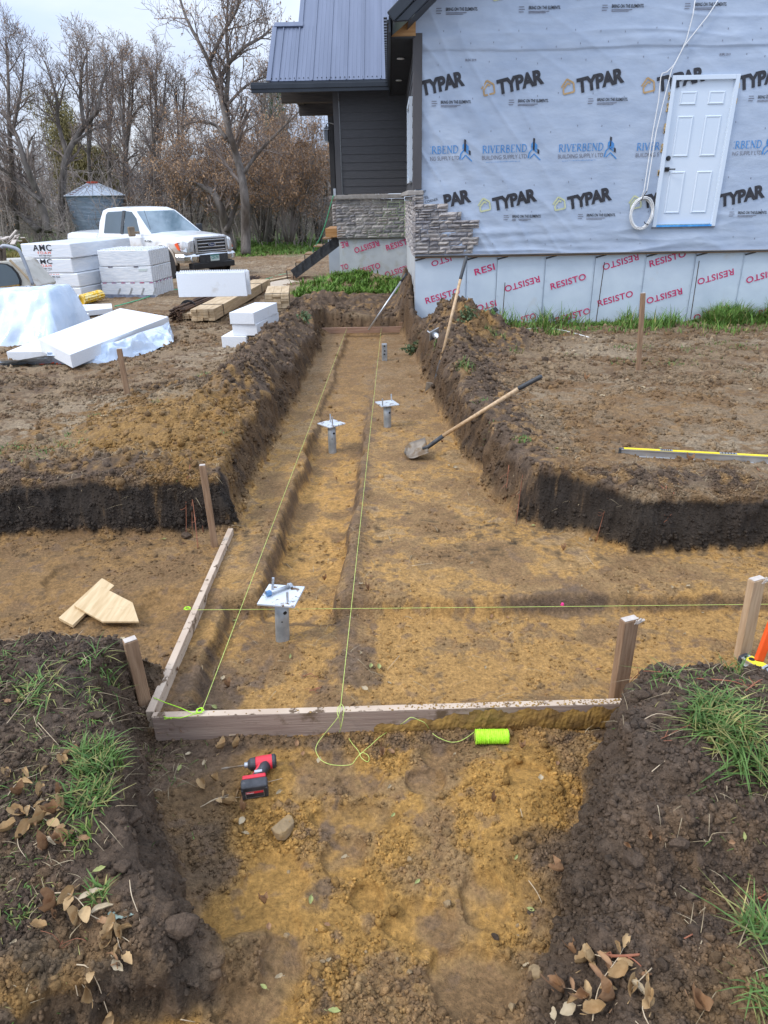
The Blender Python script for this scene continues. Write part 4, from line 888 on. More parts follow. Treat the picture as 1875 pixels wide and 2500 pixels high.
# ------------------------------------------------------------------ steel foundation piles
PILES = [((690, 1562), [(628, 1478), (712, 1482), (737, 1437), (672, 1430)], 'nearest galvanized pile with a muddy square plate carrying a loose bolt', 2),
         ((812, 1104), [(776, 1036), (806, 1048), (843, 1034), (812, 1025)], 'galvanized pile with a tilted square plate midway along the trench, left of two', 1),
         ((946, 1042), [(918, 985), (934, 995), (972, 989), (957, 977)], 'galvanized pile with a square plate standing right of the string', 2),
         ((939, 880), None, 'plateless galvanized pile near the far end of the trench', 0)]
for (b, pl, lb, nrod) in PILES:
    B = on(b[0], b[1], -.44); zf = B.z
    if pl:
        cx = sum(p[0] for p in pl) / 4; cy = sum(p[1] for p in pl) / 4
        d = _ray(cx, cy); Y = B.y + .015; top = aty(cx, cy, Y); zp = top.z
    else: top = aty(939, 839, B.y); zp = top.z
    t = thing('steel_pile', (B.x, B.y, zf), lb, 'pile', 'steel foundation piles in the trench')
    p_ = MB(); p_.lathe([(.0385, -.25), (.0385, zp - zf - .002)] if pl else [(.047, -.25), (.047, zp - zf)], (B.x, B.y, zf), 28 if pl else 4)
    if not pl: p_ = MB(); p_.box((B.x, B.y, zf + (zp - zf) / 2 - .1), (.075, .075, zp - zf + .2), Matrix.Rotation(R(8), 3, 'Z'))
    else: p_ = MB(); p_.tube([(B.x, B.y, zf - .25), (B.x, B.y, zf), (lerp(B.x, top.x, .5), lerp(B.y, top.y, .5), (zf + zp) / 2), (top.x, top.y, zp)], .040, 28)
    p_.build('pipe', M_pile, t, smooth=bool(pl), bevel=0 if pl else .006)
    h_ = MB(); zz = zp - .085 if pl else zp - .05
    for k, (ha, hz) in enumerate(((-52, 0), (-84, -.055)) if pl else ((-92, .02), (-88, -.05), (-95, -.1))):
        v = Vector((math.cos(R(ha)), math.sin(R(ha)), 0)); c0 = Vector((lerp(B.x, top.x, .6), lerp(B.y, top.y, .6), zz + hz)); rr = .011 if (k == 0) else .005
        if not pl: rr = .012; c0.z = zz + hz
        h_.lathe([(rr, .036), (rr, .0412)], c0, 14, v.to_track_quat('Z', 'Y').to_matrix())
    h_.build('bolt_hole', M_hole, t)
    if pl:
        P4 = [atz(q[0], q[1], zp) for q in pl]; c0 = sum(P4, Vector()) / 4; e1 = ((P4[1] - P4[0]) + (P4[2] - P4[3])); a = math.atan2(e1.y, e1.x); sz = .215 if b[0] == 690 else .20
        rot = Matrix.Rotation(a, 3, 'Z'); pm = MB(); pm.box((top.x, top.y, zp + .006), (sz, sz, .012), rot); pm.build('plate', M_plate, t, bevel=.002)
        rods = {690: [(667, 1411, 665, 1440), (701, 1444, 702, 1470)], 812: [(806, 1011, 807, 1031), (811, 1018, 812, 1040)], 946: [(955, 962, 956, 979), (934, 974, 934, 992)]}[b[0]]
        for (a0, a1, b0, b1) in rods:
            foot = atz(b0, b1, zp + .012); tip = aty(a0, a1, foot.y); r_ = MB()
            n = 14; r_.tube([foot.lerp(tip, i / n) for i in range(n + 1)], [.0065 if i % 2 else .0078 for i in range(n + 1)], 10); r_.build('threaded_rod', M_galv, t)
            w_ = MB(); w_.lathe([(.017, 0), (.017, .003)], foot, 16); w_.build('washer', M_plate, t)
# loose bolt on the nearest plate
zp = aty(682, 1457, on(690, 1562, -.44).y + .015).z + .012
a, b = atz(655, 1449, zp + .016), atz(706, 1431, zp + .012)
bt = thing('bolt', (a + b) / 2, 'grey bolt with a blue nut lying on the nearest pile plate', 'bolt')
m_ = MB(); m_.tube([a, b], .0095, 14); m_.build('shank', M_galv, bt, smooth=True)
q = (b - a).normalized().to_track_quat('Z', 'Y').to_matrix(); m_ = MB(); m_.lathe([(.0175, -.012), (.0175, .016)], a, 6, q); m_.build('nut', mat('blue nut', (.07, .17, .33), (.12, .24, .42), .4, .3), bt, bevel=.002)
m_ = MB(); m_.lathe([(.019, -.004), (.019, .0)], b, 18, q); m_.lathe([(.0165, .002), (.0165, .016)], b, 6, q); m_.build('bolt_head', M_galv, bt)
# pile cap on the berm
c = on(1060, 808, .1); pc = thing('pile_cap', c, 'small galvanized pile cap tipped over on the dark soil berm', 'pile cap')
rot = Matrix.Rotation(R(-62), 3, 'X') @ Matrix.Rotation(R(-38), 3, 'Y'); m_ = MB(); m_.box(c + Vector((0, 0, .10)), (.15, .15, .012), rot); m_.build('plate', M_pile, pc, bevel=.002)
ax = rot @ Vector((0, 0, -1)); m_ = MB(); m_.tube([c + Vector((0, 0, .10)), c + Vector((0, 0, .10)) + ax * .14], .04, 18); m_.build('pipe', M_plate, pc)
m_ = MB(); m_.tube([c + Vector((-.03, 0, .10)), c + Vector((-.03, 0, .10)) - ax * .09], .008, 8); m_.build('threaded_rod', M_galv, pc)

# ------------------------------------------------------------------ batter boards, stakes, strings
ZT = -0.300
BA, BB = Vector((-1.125, 2.455, ZT - .07)), Vector((1.095, 2.522, ZT - .07))
t = thing('batter_board', (BA + BB) / 2, 'long near batter board across the trench, its right half smeared with ochre mud', 'board')
m_ = MB(); m_.bar(BA, BB, .038, .14); m_.build('plank', M_board2, t, bevel=.003)
m_ = MB(); m_.bar(BA + Vector((0, 0, .0708)), BB + Vector((0, 0, .0708)), .037, .0012); m_.build('pale_top_edge', M_board, t)
dvec = (BB - BA).normalized(); nv = Vector((dvec.y, -dvec.x, 0))
def splat(f0, f1, z0f, z1f, n, seed, lift=.004):
    """irregular dried mud on the near face"""
    r = random.Random(seed); vs = []; 
    for i in range(n + 1):
        u = i / n; e = min(1, 6 * u, 6 * (1 - u)); lo, hi = z0f(u), z1f(u)
        for j in range(4):
            zz = lerp(lo, hi, j / 3) + r.uniform(-.006, .006); p = BA.lerp(BB, lerp(f0, f1, u)); th_ = (lift + r.uniform(0, .006)) * (.25 if j in (0, 3) else 1) * (0.3 + .7 * e)
            vs.append(p + nv * (.019 + th_) + Vector((0, 0, zz)))
    m_.add(vs, [(i * 4 + j, (i + 1) * 4 + j, (i + 1) * 4 + j + 1, i * 4 + j + 1) for i in range(n) for j in range(3)])
m_ = MB(); splat(.46, .82, lambda u: -.068, lambda u: -.02 + .07 * min(1, u * 1.6) + .012 * math.sin(u * 30), 60, 3); splat(.66, .995, lambda u: -.069, lambda u: .045 + .012 * math.sin(u * 41) + .008 * math.sin(u * 17), 60, 4, .003)
m_.build('dried_mud', M_mud, t)
m_ = MB(); r = random.Random(8)
for i in range(260):
    u = r.random() ** .7; p = BA.lerp(BB, .5 + .49 * u) if r.random() < .75 else BA.lerp(BB, r.random()); m_.lathe([(.0, 0), (r.uniform(.002, .006), .001), (.0, r.uniform(.002, .006))], p + nv * r.uniform(-.017, .017) + Vector((0, 0, .0714)), 5)
m_.build('mud_crumbs', M_mud, t, colors=False)
LA, LB = Vector((-1.145, 2.475, ZT - .066)), Vector((-1.175, 4.40, ZT - .06))
t2_ = thing('batter_board', (LA + LB) / 2, 'pale muddy batter board running away along the left of the trench', 'board')
m_ = MB(); m_.bar(LA, LB, .038, .14); m_.build('plank', M_board, t2_, bevel=.003)
FA, FB = aty(752, 808, 12.45), aty(988, 804, 12.45)
t3_ = thing('batter_board', (FA + FB) / 2, 'far batter board of red brown wood crossing the trench end', 'board')
m_ = MB(); m_.bar(FA, FB, .04, .10); m_.build('plank', mat('red brown board', (.27, .155, .10), (.37, .23, .155), .8, scale=6, stretch=(.6, 5, 6), bump=.2), t3_, bevel=.003)
for px, lb in ((764, 'short weathered stake nailed to the left of the far batter board'), (980, 'short weathered stake nailed to the right of the far batter board')):
    a = aty(px, 786, 12.50); b = a.copy(); b.z = ground_z(a.x, a.y) - .1; m_ = MB(); m_.bar(b, a, .09, .04, up=(0, 1, 0)); o = m_.build('stake', M_stake, bevel=.003); tag(o, lb, 'stake', 'survey stakes')
def stake(base, topp, w, d, m, lb, zb, rotz=0.0, chipped=False, dy=0.0):
    B = on(*base, zb); T = aty(topp[0], topp[1], B.y + dy); t = thing('stake', B, lb, 'stake', 'survey stakes'); ax = (T - B).normalized()
    x = Vector((math.cos(rotz), math.sin(rotz), 0)); x = (x - ax * x.dot(ax)).normalized(); y = ax.cross(x); B2 = B - ax * .15
    m_ = MB(); vs = [p + x * (i * w / 2) + y * (j * d / 2) for p in (B2, T) for i, j in ((-1, -1), (1, -1), (1, 1), (-1, 1))]
    m_.add(vs, [(3, 2, 1, 0), (4, 5, 6, 7), (0, 1, 5, 4), (1, 2, 6, 5), (2, 3, 7, 6), (3, 0, 4, 7)]); m_.build('post', m, t, bevel=.004)
    m_ = MB(); e = .003; vs = [T + ax * e + x * (i * (w / 2 - .003)) + y * (j * (d / 2 - .003)) for i, j in ((-1, -1), (1, -1), (1, 1), (-1, 1))]; vs2 = [v + ax * .001 for v in vs]
    m_.add(vs + vs2, [(3, 2, 1, 0), (4, 5, 6, 7), (0, 1, 5, 4), (1, 2, 6, 5), (2, 3, 7, 6), (3, 0, 4, 7)]); m_.build('cut_end', M_cut, t)
    if chipped:
        r = random.Random(int(base[0])); m_ = MB()
        for k in range(16):
            p = T + x * (w * r.uniform(.15, .55)) + y * (-d * r.uniform(.2, .6)); m_.bar(p - ax * .02, p + x * r.uniform(.005, .03) + ax * r.uniform(-.01, .008) - y * r.uniform(0, .012), .006, .003)
        m_.build('splinters', M_cut, t)
stake((525, 1335), (494, 1136), .042, .036, M_stake, 'brown stake behind the far end of the pale left batter board', -.33, R(8))
stake((352, 1712), (317, 1562), .060, .045, M_stake, 'brown stake at the near left corner of the batter boards', -.36, R(35))
stake((1506, 1712), (1537, 1511), .082, .042, M_stake, 'tall muddy brown stake at the right end of the near board', -.40, R(20), True)
stake((1811, 1603), (1848, 1413), .080, .042, M_stake2, 'pale stake with a sawn white top beside the orange tool', -.33, R(20), True)
stake((312, 966), (291, 852), .05, .036, M_stake, 'leaning brown stake on the left ground before the plastic sheet', 0, R(10))
stake((1558, 908), (1570, 716), .05, .036, M_stake, 'slim brown stake standing alone before the crimson lettering', -.05, R(5))
def strand(name, pts, r, m, lb, cat='string', grp='lime mason strings', n=5):
    m_ = MB(); m_.tube(pts, r, n); o = m_.build(name, m, smooth=True); return tag(o, lb, cat, grp)
SZ = ZT + .006
sA0, sB0 = atz(494, 1733, SZ), atz(832, 1722, SZ); sA1, sB1 = aty(847, 801, 12.43), aty(931, 800, 12.43)
sag = lambda a, b, k=.006, n=16: [a.lerp(b, i / n) - Vector((0, 0, k * 4 * (i / n) * (1 - i / n))) for i in range(n + 1)]
strand('string_line', sag(sA0, sA1), .0016, M_str, 'taut lime string running from the left corner to the far board')
strand('string_line', sag(sB0, sB1), .0016, M_str, 'taut lime string running down the middle of the trench')
sC0, sC1 = atz(456, 1489, SZ), atz(1875, 1473, SZ); sC1 = sC0 + (sC1 - sC0) * 1.6
strand('string_line', sag(sC0, sC1), .0014, M_str, 'taut lime string crossing the trench in front of the nearest pile')
q = atz(1373, 1476, SZ); m_ = MB(); m_.lathe([(0, -.008), (.011, -.002), (.007, .01), (0, .012)], q, 8); o = m_.build('ribbon_knot', mat('pink ribbon', (.7, .03, .2))); tag(o, 'tiny pink ribbon knotted on the crossing string', 'ribbon')
def coilpts(c, r, n, turns, sd, fl=1.0):
    rr = random.Random(sd); return [c + Vector((r * rr.uniform(.4, 1.2) * math.cos(i * 2 * math.pi * turns / n), r * fl * rr.uniform(.4, 1.2) * math.sin(i * 2 * math.pi * turns / n), .004 * rr.random() + .004)) for i in range(n)]
strand('string_knot', coilpts(atz(488, 1737, SZ), .018, 26, 4, 2), .0017, M_lime, 'lime string knot on the left of the near board', 'knot', 'string knots')
strand('string_knot', coilpts(atz(458, 1487, SZ), .020, 26, 4, 3), .0017, M_lime, 'lime string knot on top of the pale left board', 'knot', 'string knots')
strand('string_tail', [atz(x, y, SZ + .003) for x, y in ((375, 1703), (400, 1714), (440, 1728), (470, 1741), (492, 1740))] + [aty(x, y, 2.43) for x, y in ((470, 1745), (440, 1753), (415, 1752), (402, 1756), (400, 1750), (420, 1755))], .002, M_lime, 'loose lime string tail lying on the corner of the boards')
z3 = lambda x, y: (500 + x / 2.212, 1350 + y / 2.212)
def loop(seq):
    out = []
    for x, y in seq:
        px, py = z3(x, y)
        if y < 850: out.append(atz(px, py, SZ + .004))
        elif y < 940: out.append(aty(px, py, 2.453 - .019 - .012))
        else: p = on(px, py, -.43); q_ = atz(px, py, p.z + .022); out.append(q_)
    return out
def smooth_pts(p, k=4):
    o = []
    for i in range(len(p) - 1):
        p0, p1, p2, p3 = p[max(i - 1, 0)], p[i], p[i + 1], p[min(i + 2, len(p) - 1)]
        for j in range(k):
            t = j / k; o.append(.5 * ((2 * p1) + (p2 - p0) * t + (2 * p0 - 5 * p1 + 4 * p2 - p3) * t * t + (3 * p1 - p0 - 3 * p2 + p3) * t ** 3))
    return o + [p[-1]]
strand('slack_string', smooth_pts(loop([(738, 815), (720, 835), (716, 870), (728, 900), (735, 962), (728, 968), (738, 930), (752, 845), (735, 820), (722, 880), (690, 925), (640, 985), (608, 1030), (600, 1070), (625, 1115), (665, 1138), (720, 1147), (790, 1142), (822, 1105), (850, 1078), (885, 1098), (880, 1128), (845, 1105), (830, 1070), (790, 1020), (752, 950), (745, 870)])), .0015, M_str, 'loose lime string looped down from the near board onto the soil')
strand('slack_string', smooth_pts(loop([(835, 1092), (860, 1068), (900, 1035), (950, 990), (1030, 942), (1075, 915), (1112, 888), (1150, 900), (1188, 918), (1215, 955), (1250, 990), (1320, 1020), (1370, 1018), (1412, 998), (1456, 966)])), .0015, M_str, 'lime string running from the loop to the reel')
# reel of line
c = on(1200, 1812, -.44); c.z += .034; t = thing('string_reel', c, 'bright lime roll of mason line lying below the near board', 'reel')
prof = []
for i in range(97): prof.append((.0315 + .0012 * math.sin(i * 1.1), -.075 + .15 * i / 96))
m_ = MB(); n = 40; vs = []
for i, (r_, z_) in enumerate(prof):
    for k in range(n):
        a = 2 * math.pi * k / n; zig = abs(((k * 4 / n) + .5) % 1 - .5) * 2; rr = r_ + .0018 * (math.sin((z_ * 160 + zig * 5.0) * 2 * math.pi / 1.0) > 0); vs.append(c + Vector((z_, rr * math.cos(a), rr * math.sin(a))))
m_.add(vs, [(i * n + k, i * n + (k + 1) % n, (i + 1) * n + (k + 1) % n, (i + 1) * n + k) for i in range(96) for k in range(n)] + [tuple(range(n - 1, -1, -1)), tuple(96 * n + k for k in range(n))])
m_.build('wound_line', M_lime, t); m_ = MB(); m_.tube([c + Vector((-.080, 0, 0)), c + Vector((.080, 0, 0))], .017, 20); m_.build('core', mat('card core', (.3, .33, .05), (.36, .4, .08)), t)

# ------------------------------------------------------------------ impact driver
c = on(622, 1935, -.44); D0 = c + Vector((0, .03, .045)); t = thing('impact_driver', D0, 'red and black cordless driver with battery lying on the ochre soil', 'power tool')
def pz(px, py, h): p = atz(px, py, c.z + h); return p
ha, hb_ = pz(668, 1858, .045), pz(608, 1867, .045); hd = (hb_ - ha).normalized(); q = hd.to_track_quat('Z', 'Y').to_matrix()
m_ = MB(); m_.lathe([(.026, -.002), (.031, .006), (.031, .05), (.029, .075), (.024, .082)], ha, 20, q); m_.build('motor_housing', M_redtool, t, smooth=False, bevel=.002)
m_ = MB(); m_.lathe([(.024, -.012), (.0318, -.006), (.0318, .006)], ha, 20, q); m_.lathe([(.0285, .078), (.027, .100), (.017, .112), (.013, .112)], ha, 20, q); m_.build('rubber_nose', M_blktool, t)
m_ = MB(); m_.lathe([(.0125, .110), (.0125, .126), (.010, .127)], ha, 16, q); m_.build('chuck_collar', M_galv, t)
m_ = MB(); m_.tube([ha + hd * .12, ha + hd * .20], .0042, 8); m_.tube([ha + hd * .20, ha + hd * .225], [.006, .004], 8); m_.build('driver_bit', M_steel, t)
hp, bp_ = ha + hd * .028, pz(625, 1905, .045); m_ = MB(); m_.tube([hp, hp.lerp(bp_, .5), bp_], [.027, .024, .028], 14); m_.build('grip', M_blktool, t, smooth=True)
m_ = MB(); m_.bar(hp + hd * .012, bp_ + hd * .010, .026, .040, up=(0, 0, 1)); m_.build('red_spine', M_redtool, t, bevel=.004)
m_ = MB(); hd_h = Vector((hd.x, hd.y, 0)).normalized(); hn = Vector((hd_h.y, -hd_h.x, 0)); hn = hn if hn.y < 0 else -hn
rot = Matrix((hd_h, hn, Vector((0, 0, 1)))).transposed()
bc = pz(622, 1925, .036) ; m_.box(bc + Vector((0, 0, .002)), (.112, .052, .072), rot); m_.build('battery', M_blktool, t, bevel=.009, seg=3)
m_ = MB(); m_.box(bc - hn * .036 + Vector((0, 0, .006)), (.10, .022, .062), rot); m_.build('battery_collar', M_redtool, t, bevel=.006)
m_ = MB(); fx = lambda u, v: bc + hn * .0268 + hd_h * (-u) + Vector((0, 0, v))
fl = 1 if RT.dot(hd_h) < 0 else -1
m_.add([fx(fl * -.036, .012), fx(fl * .036, .012), fx(fl * .036, -.012 + .012), fx(fl * -.036, -.012 + .012)], [(0, 1, 2, 3)]); m_.build('red_label', M_redtool, t)
m_ = MB(); put_text(m_, 'Milwaukee', lambda u, v: fx(fl * (-.033 + u), .002 + v) + hn * .0006, .030, .007, .02); m_.build('label_lettering', M_lamp, t, fix=False)
for u0, u1, v0, v1 in ((-.038, .038, -.022, -.0205), (-.038, .038, .0125, .014), (-.0385, -.037, -.022, .014), (.037, .0385, -.022, .014)):
    m_ = MB(); m_.add([fx(fl * u0, v0), fx(fl * u1, v0), fx(fl * u1, v1), fx(fl * u0, v1)], [(0, 1, 2, 3)]); m_.build('label_edge', M_galv, t)
m_ = MB()
for k in (-1, 1): m_.box(bc + hd_h * (k * .05) + hn * .024, (.008, .012, .05), rot)
m_.build('battery_rib', M_blktool, t, bevel=.002)
m_ = MB(); bx = hp.lerp(bp_, .75) + Vector((0, 0, .026)); m_.box(bx, (.034, .014, .006), rot); m_.build('belt_clip', M_galv, t, bevel=.002)

# ------------------------------------------------------------------ shovels
def shovel(tip, neck, mid, grip0, end, lb, tilt=0.0, nmv=(0, 0, 1), w=.115):
    """blade tip, socket, end of the steel socket, start of the grip, end"""
    t = thing('shovel', tip, lb, 'shovel'); ax = (end - mid).normalized(); nm = Vector(nmv).normalized(); bd = (neck - tip).normalized(); side = bd.cross(nm).normalized(); nm = side.cross(bd).normalized()
    L = (neck - tip).length; m_ = MB(); nu, nv_ = 8, 10; vs = []
    for j in range(nv_ + 1):
        v = j / nv_; hw = w * (math.sqrt(max(0, 1 - (1 - min(v / .4, 1)) ** 2)) if v < .4 else 1 - .06 * (v - .4)) + .002
        for i in range(nu + 1):
            u = lerp(-1, 1, i / nu); vs.append(tip + bd * (L * v) + side * (hw * u) + nm * (.030 * u * u + .012 * v * v - .01))
    N = len(vs); vs += [p - nm * .0035 for p in vs]; W_ = nu + 1
    fs = [(j * W_ + i, j * W_ + i + 1, (j + 1) * W_ + i + 1, (j + 1) * W_ + i) for j in range(nv_) for i in range(nu)]; fs += [tuple(N + k for k in reversed(f)) for f in fs]
    ring = list(range(W_)) + [j * W_ + nu for j in range(1, nv_ + 1)] + [nv_ * W_ + i for i in range(nu - 1, -1, -1)] + [j * W_ for j in range(nv_ - 1, 0, -1)]
    fs += [(ring[k], N + ring[k], N + ring[(k + 1) % len(ring)], ring[(k + 1) % len(ring)]) for k in range(len(ring))]
    m_.add(vs, fs); m_.build('blade', M_steel, t, smooth=True)
    m_ = MB(); m_.tube([neck - bd * .05, neck, neck.lerp(mid, .4) + nm * .0, mid], [.014, .019, .021, .0205], 12); m_.build('socket', M_blk, t, smooth=True)
    m_ = MB(); m_.tube([mid - ax * .04, mid.lerp(grip0, .5), grip0 + ax * .02], [.0175, .0185, .0175], 12); m_.build('handle', M_wood, t, smooth=True)
    m_ = MB(); m_.tube([grip0, grip0 + ax * .01, end - ax * .015, end], [.0185, .0205, .0205, .014], 12); m_.build('grip', M_blk, t, smooth=True)
    return t
tip = on(988, 1116, -.36); tip.z += .03; end = aty(1323, 918, tip.y - .30); ln_ = end - tip
neck = aty(1044, 1092, tip.y + .0); mid = aty(1082, 1064, tip.y - .04); g0 = aty(1266, 949, tip.y - .236)
shovel(tip, neck, mid, g0, end, 'round shovel lying across the trench edge, wooden handle and black grip', nmv=(0.15, -.35, 1))
tip = on(1056, 955, -.34); yy = tip.y; tip = Vector((tip.x, tip.y, tip.z - .12)); end = aty(1139, 626, yy + .55); fn_ = lambda px, py, k: aty(px, py, yy + .55 * k)
shovel(tip, fn_(1061, 935, .04), fn_(1077, 880, .17), fn_(1124, 682, .83), end, 'upright shovel stuck in the trench side, leaning toward the wrapped wall', nmv=(-.5, -1, .3), w=.10)
a, b = aty(904, 799, 12.35), aty(993, 667, 12.55); t = thing('steel_pole', a, 'grey metal pole with a dark grip leaning at the far trench end', 'pole')
m_ = MB(); m_.tube([a - (b - a) * .05, a.lerp(b, .86)], .017, 12); m_.build('tube', M_alu, t, smooth=True); m_ = MB(); m_.tube([a.lerp(b, .85), b], .021, 12); m_.build('grip', M_blk, t, smooth=True)

# ------------------------------------------------------------------ spirit levels and the orange tool
def level(a, b, lb, w=.028, h=.06, vials=()):
    t = thing('spirit_level', (a + b) / 2, lb, 'level'); d = (b - a).normalized(); r = d.cross(Vector((0, 0, 1))).normalized(); up = r.cross(d)
    m_ = MB(); m_.bar(a, b, w * .55, h); m_.bar(a + up * (h / 2 - .004), b + up * (h / 2 - .004), w, .008, up=up); m_.bar(a - up * (h / 2 - .004), b - up * (h / 2 - .004), w, .008, up=up); m_.build('rail', M_alu, t, bevel=.001)
    m_ = MB(); L = (b - a).length; m_.bar(a + d * .03 + up * (h / 2 + .002), b - d * .03 + up * (h / 2 + .002), w * .96, .004, up=up); m_.build('yellow_face', M_yellow, t)
    for p, q in ((a, 1), (b, -1)):
        m_ = MB(); m_.bar(p - d * (.006 * q), p + d * (.012 * q), w * 1.06, h * 1.04, up=up); m_.build('end_cap', M_blk, t, bevel=.003)
    for f, ln2 in vials:
        m_ = MB(); p = a.lerp(b, f); m_.bar(p - d * ln2 / 2 + up * (h / 2 + .003), p + d * ln2 / 2 + up * (h / 2 + .003), w * .92, .006, up=up); m_.build('vial_window', M_galv, t)
        for k in range(5): 
            m_ = MB(); pp = p + d * (ln2 * (k - 2) * .17); m_.bar(pp - d * .004 + up * (h / 2 + .006), pp + d * .004 + up * (h / 2 + .006), w * .6, .003, up=up); m_.build('vial_mark', M_black, t)
    return t
a = on(1511, 1112, .03); b = on(1875, 1136, .03); a.z += .028; b.z = a.z + .0; b = a + (b - a) * 1.35
level(a, b, 'long yellow and silver spirit level lying on the right upper ground', .034, .062, ((.235, .09), (.54, .12), (.9, .09)))
a = on(1812, 1612, -.1); b = on(1885, 1655, -.1); zz = max(a.z, b.z) + .035; a = atz(1812, 1608, zz); b = atz(1890, 1654, zz); d = (b - a).normalized(); b = a + d * .62
lv = level(a, b, 'short yellow level with a black end cap jutting in beside the pale stake', .058, .05, ((.28, .11),))
m_ = MB(); p0 = a + d * .05; m_.lathe([(.016, .026), (.016, .0295)], p0 + Vector((0, 0, 0)), 20); m_.build('hang_hole', M_hole, lv)
a, b = aty(1857, 1600, 2.62), aty(1892, 1505, 2.66); t = thing('orange_tool', a, 'bright orange tool handle standing at the picture edge behind the yellow level', 'tool')
m_ = MB(); m_.bar(a - (b - a) * .15, b + (b - a) * .5, .042, .024, up=(0, 1, 0)); m_.build('handle', M_orange, t, bevel=.008, seg=3); m_ = MB(); m_.lathe([(.018, 0), (.018, .003)], a.lerp(b, .75) + Vector((.006, -.0135, 0)), 18, Matrix.Rotation(R(90), 3, 'X')); m_.build('oval_label', M_galv, t)

# ------------------------------------------------------------------ boards lying about
def sheet(name, pts, th_, m, lb, cat, grp=None):
    m_ = MB(); n = len(pts); m_.add([p for p in pts] + [p - Vector((0, 0, th_)) for p in pts], [tuple(range(n)), tuple(range(2 * n - 1, n - 1, -1))] + [(i, n + i, n + (i + 1) % n, (i + 1) % n) for i in range(n)])
    o = m_.build(name, m, bevel=.001); return tag(o, lb, cat, grp)
zz = on(200, 1490, -.33).z
M_plyw = mat('pale plywood', (0.50, 0.35, 0.18), (0.64, 0.48, 0.28), 0.7, scale=5, stretch=(7, .8, 3), dirt=((.28, .17, .08), 7, .62, .8))
sheet('scrap_board', [atz(x, y, zz + .035) for x, y in ((249, 1411), (279, 1429), (177, 1526), (143, 1508))], .019, M_plyw, 'narrow pale board half under the pointed plywood scrap', 'board')
sheet('plywood_scrap', [atz(x, y, zz + .052) for x, y in ((243, 1429), (324, 1471), (339, 1517), (250, 1517), (181, 1478))], .012, M_plyw, 'pointed house shaped plywood scrap on the brown trench floor', 'plywood')
sheet('plywood_sheet', [atz(x, y, -.05) for x, y in ((643, 703), (662, 688), (700, 681), (733, 688), (715, 707))], .02, mat('beige plywood', (.50, .41, .31), (.56, .47, .36), .7), 'beige plywood sheet with clipped corners on the ground near the stairs', 'plywood')
m_ = MB(); m_.bar(aty(625, 692, 18.2), aty(706, 676, 20.0), .14, .04); o = m_.build('loose_plank', M_lum, bevel=.004); tag(o, 'loose pale plank propped beside the beige plywood sheet', 'plank')
m_ = MB(); m_.bar(atz(628, 676, -.1), atz(755, 676, -.1), .09, .04); o = m_.build('loose_plank', M_stake, bevel=.004); tag(o, 'brown plank lying flat in front of the porch stairs', 'plank')
m_ = MB(); m_.tube([atz(641, 710, -.06), atz(668, 711, -.05), atz(712, 709, -.07)], .035, 8); o = m_.build('branch_log', M_stake); tag(o, 'thin log lying under the edge of the beige plywood', 'log')

# ------------------------------------------------------------------ foam blocks
def oblock(name, N, d1, L1, d2, L2, h, m, parent=None, bevel=.012):
    m_ = MB(); V = []
    for z in (0, h):
        for a, b in ((0, 0), (L1, 0), (L1, L2), (0, L2)): V.append(N + d1 * a + d2 * b + Vector((0, 0, z)))
    m_.add(V, [(3, 2, 1, 0), (4, 5, 6, 7), (0, 1, 5, 4), (1, 2, 6, 5), (2, 3, 7, 6), (3, 0, 4, 7)]); return m_.build(name, m, parent, bevel=bevel)
def dirs(a): return Vector((-math.cos(R(a)), math.sin(R(a)), 0)), Vector((math.sin(R(a)), math.cos(R(a)), 0))
d1, d2 = dirs(11); N = atz(184, 735, -.13)
lays = [(0.20, .30, 'bottom wrapped foam block of the lettered stack, mostly behind plastic'), (0.19, .30, 'third foam block down in the lettered stack, wrapper text cut off'), (.10, .31, 'second foam block down in the lettered stack, AMC printed at its top'), (.15, .31, 'topmost foam block of the lettered stack with a full AMC print')]
z = -.13
for k, (sh, h, lb) in enumerate(lays):
    n0 = N - d1 * sh + Vector((0, 0, z + .13)); t = thing('foam_block', n0, lb, 'foam block', 'foam blocks in the lettered stack')
    oblock('block', n0, d1, 1.24, d2, 2.45, h - .008, M_foam2, t, .02); z += h
    up = Vector((0, 0, 1)); nf = -d2
    def fn(u0, v0):
        return lambda u, v: n0 + d1 * (1.24 - u0 - u) + up * (v0 + v) + nf * .006
    kb, ko = MB(), MB()
    if k == 3:
        put_text(kb, 'AMC', fn(.30, .150), .46, .135, .018, 1.12); put_text(ko, 'FOAM', fn(.40, .085), .32, .055, 0, 1.3); put_text(kb, '877-789-7622', fn(.42, .040), .30, .03, .015); put_text(kb, 'amcfoam.com', fn(.47, .012), .2, .018)
        ko.new(); ko.add([fn(.515, .287)(0, 0), fn(.515, .287)(.03, 0), fn(.515, .287)(.015, -.028)], [(0, 1, 2)])
    elif k == 2:
        put_text(kb, 'AMC', fn(.30, .19), .46, .105, .018, 1.12); put_text(ko, 'FOAM', fn(.40, .125), .32, .055, 0, 1.3); put_text(kb, '877-789-7622', fn(.42, .075), .30, .03, .015); put_text(kb, 'amcfoam.com', fn(.47, .045), .2, .018)
    elif k == 1:
        put_text(ko, 'FOAM', fn(.46, .262), .32, .02, 0, 1.3); put_text(kb, '877-789-7622', fn(.49, .20), .30, .035, .015); put_text(kb, 'amcfoam.com', fn(.54, .17), .2, .018)
    else: put_text(kb, 'C', fn(.80, .12), .14, .135, .035)
    [q.build('black_lettering', M_ink, t, fix=False) for q in kb.pieces()]
    [q.build('orange_lettering', M_orange, t, fix=False) for q in ko.pieces()]
d1, d2 = dirs(4); N = atz(380, 727, -.13); z = -.13
